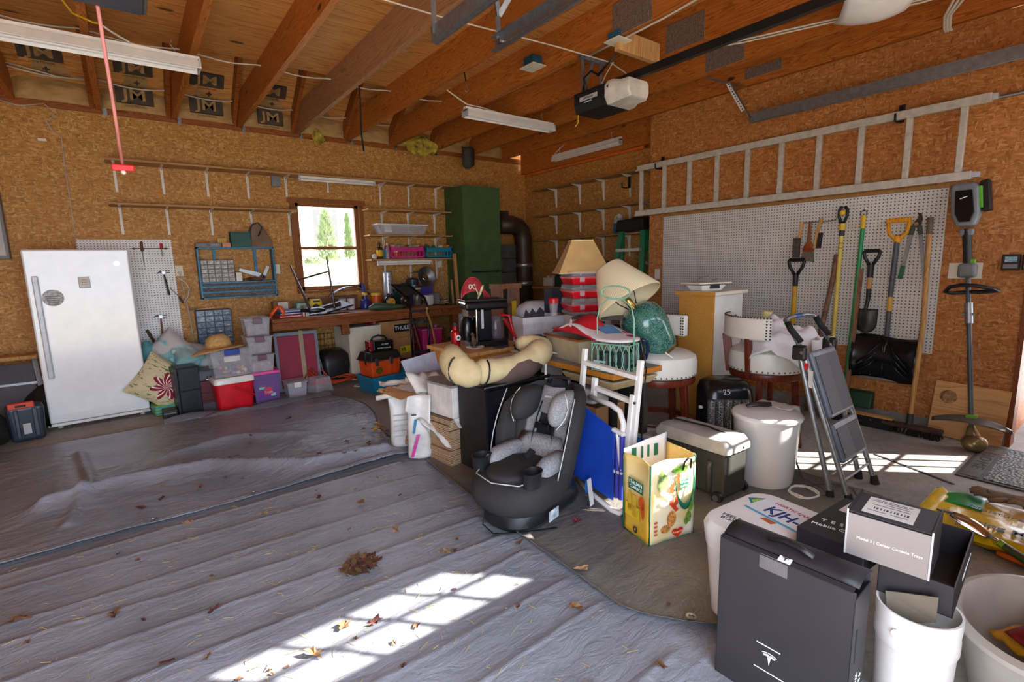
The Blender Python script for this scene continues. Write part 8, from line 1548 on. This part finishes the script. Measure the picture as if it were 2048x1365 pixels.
t=thing('grey_carton','small carton with a grey front and a shipping label on top of the black cartons','carton',(1.625,.315,.494),rad(6)); g=.004; w3,d3,h3=.165,.19,.128
obj('front_face',B().bx(-.003,0,0,d3,0,h3),M_KGREY,t); obj('body',B().bx(0.0005,w3,.012,d3-.012,0,h3),M_KB,t); obj('top_panel',B().bx(.004,w3,.0,d3,h3+.0005,h3+.005),M_KB,t,bev=.001); obj('side_flap',B().bx(-.002,w3,-.004,.0,-.002,h3+.014),M_KB2,t); obj('side_flap',B().bx(-.002,w3,d3,d3+.004,-.002,h3+.014),M_KB2,t); obj('white_edge',B().bx(-.0045,-.002,-.004,.0005,0,h3+.012).bx(-.0045,-.002,d3-.0005,d3+.004,0,h3+.012),M_LGREY,t)
obj('shipping_label',B().bx(.022,.145,.045,.165,h3+.0052,h3+.0058),M_WHITE,t)
lb=B()
for i in range(11): lb.bx(.06,.074,.06+.008*i,.06+.008*i+(.003 if i%3 else .005),h3+.0059,h3+.0062)
for x,a,b_ in ((.128,.06,.15),(.118,.07,.155),(.105,.06,.12),(.09,.06,.15),(.045,.06,.10),(.045,.11,.155)): lb.bx(x,x+.003,a,b_,h3+.0059,h3+.0062)
obj('label_print',lb,M_DGREY,t); text(t,'Model 3 | Center Console Trays',.0115,M_WINK,(-.0038,.09,.06),(0,-1,0),(0,0,1))
def bucket(label,loc,r,h,tag=None):
    t=thing('white_bucket',label,'bucket',loc); obj('body',B().la([(r*.86,0),(r*.88,.01),(r*.97,h*.72)],32),pm('e6e3de',.35,var=.05,sc=10),t,smooth='auto'); obj('rim_band',B().la([(r*1.0,h*.721),(r*1.02,h*.74),(r*1.02,h*.83),(r*1.0,h*.84),(r*1.03,h*.92),(r*1.03,h),(r*.97,h),(r*.95,h*.75)],32,cap=False),pm('e9e6e2',.35,var=.04),t,smooth='auto'); obj('base_disc',B().cy((0,0,h*.6),(0,0,h*.605),r*.94,n=32),pm('cfc9bf',.5),t)
    obj('ear',B().cy((-r*1.04,.02,h*.86),(-r*.99,.02,h*.86),.014,n=10),M_WHITE,t); return t
bucket('white plastic bucket in front under the dark open carton at the lower right',(1.665,.335,.003),.095,.385)
t=bucket('white plastic bucket with a dark green strip at the lower right',(1.83,.37,.003),.075,.383); obj('green_strip',B().bx(-.06,-.045,-.068,-.052,.02,.27),pm('1c3f38',.4),t)
# tub with soil bag
t=thing('garden_tub','big pale grey round tub at the lower right corner','tub',(2.03,.105,.003)); 
obj('shell',B().la([(.19,0),(.20,.01),(.25,.20),(.262,.255),(.285,.262),(.287,.278),(.262,.285),(.25,.275),(.24,.19),(.19,.02),(0,.018)],44,sx=1.0,sy=.78,cap=False),pm('c9c4bb',.4,var=.06),t,smooth='auto')
t=thing('soil_bag','crumpled yellow soil bag lying in the garden tub','bag',(2.10,.085,.17),rad(-40)); 
b=B().gr(lambda u,v:((u-.5)*.26,(v-.5)*.17,.05*sin(pi*u)*sin(pi*v)+.03*noise.noise(V((u*5,v*5,2)))+.04*u),16,12); obj('bag',b,pm('d99c1a',.35,var=.1,sc=20,bump=.003,bsc=30),t,sol=.01,smooth=True); obj('red_print',B().gr(lambda u,v:(-.13+.07*u,-.08+.12*v,.035+.03*u+.05*sin(pi*(.0+.25*u))*sin(pi*v)),6,6),pm('8a1a20',.4,var=.3,sc=40),t,sol=.002,smooth=True); obj('green_print',B().gr(lambda u,v:(.05+.06*u,.03+.05*v,.075+.02*u),4,4),pm('4f9a5a',.4),t,sol=.002); text(t,'UNIVERSAL',.03,M_INK,(.02,-.01,.092),(.9,-.3,.1),(.3,.9,.3))
soft('brown_paper_bag','crumpled brown paper lying behind the yellow soil bag in the tub','paper',(2.24,.12,.14),(.08,.05,.05),pm('a9825a',.8,var=.2,sc=14),9,.35)
# potting mix bag, tools
t=thing('potting_mix_bag','bright yellow and green potting mix bag lying on the concrete at the right','bag',(3.22,.30,.003),rad(-86))
# local x along the lettering (-Y world), y across (+X world)
def pb(side):
    def f(u,v):
        x=(u-.5)*.74; y=(v-.5)*.50; k=max(0,(1-(2*u-1)**6)*(1-(2*v-1)**6)); w=.02*noise.noise(V((x*9,y*9,4)))*k
        x+=.03*(v-.5)*(1 if u<.5 else -.3); return (x,y,.045+side*.042*k**.5+w+(.03 if u<.04 else 0)*1)
    return f
obj('bag',B().gr(pb(1),26,18).gr(pb(-1),26,18),pm('e3be12',.28,var=.06,sc=8,bump=.003,bsc=18),t,smooth=True)
obj('green_corner',B().gr(lambda u,v:(-.34+.19*u-.0*v,.02+.21*v-.08*u*(1-v)*0,.086+.008*sin(pi*u)-(.03*(1-u)**3)-.02*max(0,v-.8)),10,8),pm('15934a',.3),t,sol=.002,smooth=True)
text(t,'Potting Mix',.066,M_INK,(-.09,-.14,.094),(1,-.05,.0),(0,1,0),sx=1.0,bold=.001); text(t,'Moisture',.055,M_INK,(-.10,.02,.099),(1,-.1,0),(0,1,0),name='lettering'); obj('oval_badge',B().pz(disc(-.27,-.10,.035,.016),.0885,.092),M_INK,t); text(t,'Miracle-Gro',.012,M_WINK,(-.27,-.10,.0945),(1,0,0),(0,1,0))
obj('flower_print',B().pz(disc(.07,-.07,.055,.035),.093,.099),pm('6a4a8a',.4,var=.5,sc=50),t); obj('flower_print',B().pz(disc(.10,-.15,.05,.03),.086,.093),pm('d85a2a',.4,var=.5,sc=50),t); obj('flower_print',B().pz(disc(.03,-.14,.02,.02),.087,.0935),pm('c8a0cc',.4,var=.3,sc=50),t); obj('red_tag',B().bx(-.22,-.16,-.20,-.17,.075,.084).bx(-.02,.04,-.21,-.185,.068,.077).bx(.0,.05,.03,.06,.094,.1005),pm('b8261c',.4),t); obj('round_seal',B().pz(disc(.07,-.205,.015,.015),.068,.0765),M_WINK,t)
t=thing('garden_trowel','steel garden trowel with a green handle lying against the potting mix bag','trowel',(2.965,.40,.085),rot=(rad(4),rad(10),rad(-115))); obj('blade',B().gr(lambda u,v:(-.15+.17*u,(v-.5)*.085*math.sin(pi*min(1,.12+u*.78))**.7,.014*(2*v-1)**2+.006*sin(pi*u)),12,8),M_CHROME,t,sol=.002,smooth=True); obj('neck',B().tb([(.015,0,.01),(.05,0,.02),(.07,0,.015)],.008,8),M_CHROME,t,smooth=True)
obj('handle',B().tb([(.065,0,.015),(.10,0,.012),(.16,0,.008),(.20,0,.006)],.018,10,rs=[.012,.017,.018,.014]),pm('3d4a2a',.5),t,smooth='auto'); obj('green_ferrule',B().cy((.062,0,.015),(.085,0,.013),.0165,n=12),pm('7fae2e',.4),t,smooth='auto')
t=thing('pruning_tool','orange and black hand tool half hidden under the trowel handle','tool',(2.96,.30,.004),rad(-110)); obj('grip',B().tb([(-.05,0,.016),(.0,0,.018),(.06,.01,.014)],.013,8),pm('d8641a',.5),t,smooth=True); obj('blade',B().tb([(-.05,0,.016),(-.09,.01,.012),(-.11,.015,.01)],.009,8,flat=.5),M_BLACK,t,smooth=True)
def glove(label,loc,rz,m,mirror=1):
    t=thing('work_glove',label,'glove',loc,rz); b=B().loft([[(x,y*mirror,z) for y,z in ((-w_,-.012*k),(0,-.016*k),(w_,-.012*k),(w_*1.05,.004),(w_*.8,.018*k),(0,.024*k),(-w_*.8,.018*k),(-w_*1.05,.004))] for x,w_,k in ((-.12,.045,.9),(-.06,.04,.9),(0,.05,1.1),(.04,.05,1),(.05,.045,.8))]); obj('palm',b,m,t,smooth=True)
    for i in range(4): obj('finger',B().tb([(.04,-.036+.024*i,.004),(.08,-.040+.027*i,.012),(.105+.012*(i in (1,2)),-.042+.028*i,.002)],.0125,8,rs=[.013,.012,.009]),m,t,smooth=True)
    obj('thumb',B().tb([(-.02,.045*mirror,.004),(.02,.075*mirror,.006),(.05,.085*mirror,.0)],.013,8,rs=[.015,.013,.01]),m,t,smooth=True); return t
glove('brown leather work glove lying on the far edge of the potting mix bag',(3.44,.42,.115),rad(105),pm('7f6a50',.8,var=.2,bump=.002,bsc=40)); glove('worn grey brown work glove crossing over the other on the potting mix bag',(3.40,.27,.122),rad(80),pm('9a8a72',.8,var=.2,bump=.002,bsc=40),-1)
t=thing('white_ring','white loop shaped plastic band lying on the potting mix bag beside the gloves','band',(3.27,.16,.115),rad(-80)); obj('band',B().tb([(.07*cos(a),.04*sin(a),.012*sin(a*2)) for a in [2*pi*i/20 for i in range(20)]],.012,8,closed=True),M_WHITE,t,smooth=True)
# ------------------------------------------------------------------ light
W = bpy.data.worlds.new('sky'); SC.world = W; W.use_nodes = True
nt = W.node_tree; bg = nt.nodes['Background']
sky = nt.nodes.new('ShaderNodeTexSky'); sky.sky_type = 'HOSEK_WILKIE'; sky.turbidity = 2.6; sky.ground_albedo = .4
SUN = V((cos(rad(36))*.7071, -cos(rad(36))*.7071, sin(rad(36))))
sky.sun_direction = SUN
mx = nt.nodes.new('ShaderNodeMix'); mx.data_type = 'RGBA'; mx.inputs[0].default_value = .45; mx.inputs[7].default_value = (.8,.87,1,1)
nt.links.new(sky.outputs[0], mx.inputs[6]); nt.links.new(mx.outputs[2], bg.inputs[0])
bg.inputs[1].default_value = 7.0
sl = bpy.data.lights.new('sun','SUN'); sl.energy = 15; sl.angle = rad(.53); sl.color = (1,.95,.86)
so = bpy.data.objects.new('sun', sl); COL.objects.link(so); so.rotation_euler = SUN.to_track_quat('Z','Y').to_euler()
pl = bpy.data.lights.new('door_portal','AREA'); pl.shape = 'RECTANGLE'; pl.size = 2.85; pl.size_y = 2.15; pl.cycles.is_portal = True
po = bpy.data.objects.new('door_portal', pl); COL.objects.link(po); po.location = (-.125,YF-.05,1.08); po.rotation_euler = (rad(90),0,0)
SC.view_settings.view_transform = 'Standard'; SC.view_settings.look = 'None'; SC.view_settings.exposure = 1.35; SC.view_settings.gamma = 1
SC.view_settings.use_curve_mapping = False
SC.cycles.use_denoising = True
SC.cycles.max_bounces = 10; SC.cycles.diffuse_bounces = 6; SC.cycles.transparent_max_bounces = 24
SC.cycles.sample_clamp_indirect = 8; SC.cycles.caustics_reflective = False; SC.cycles.caustics_refractive = False
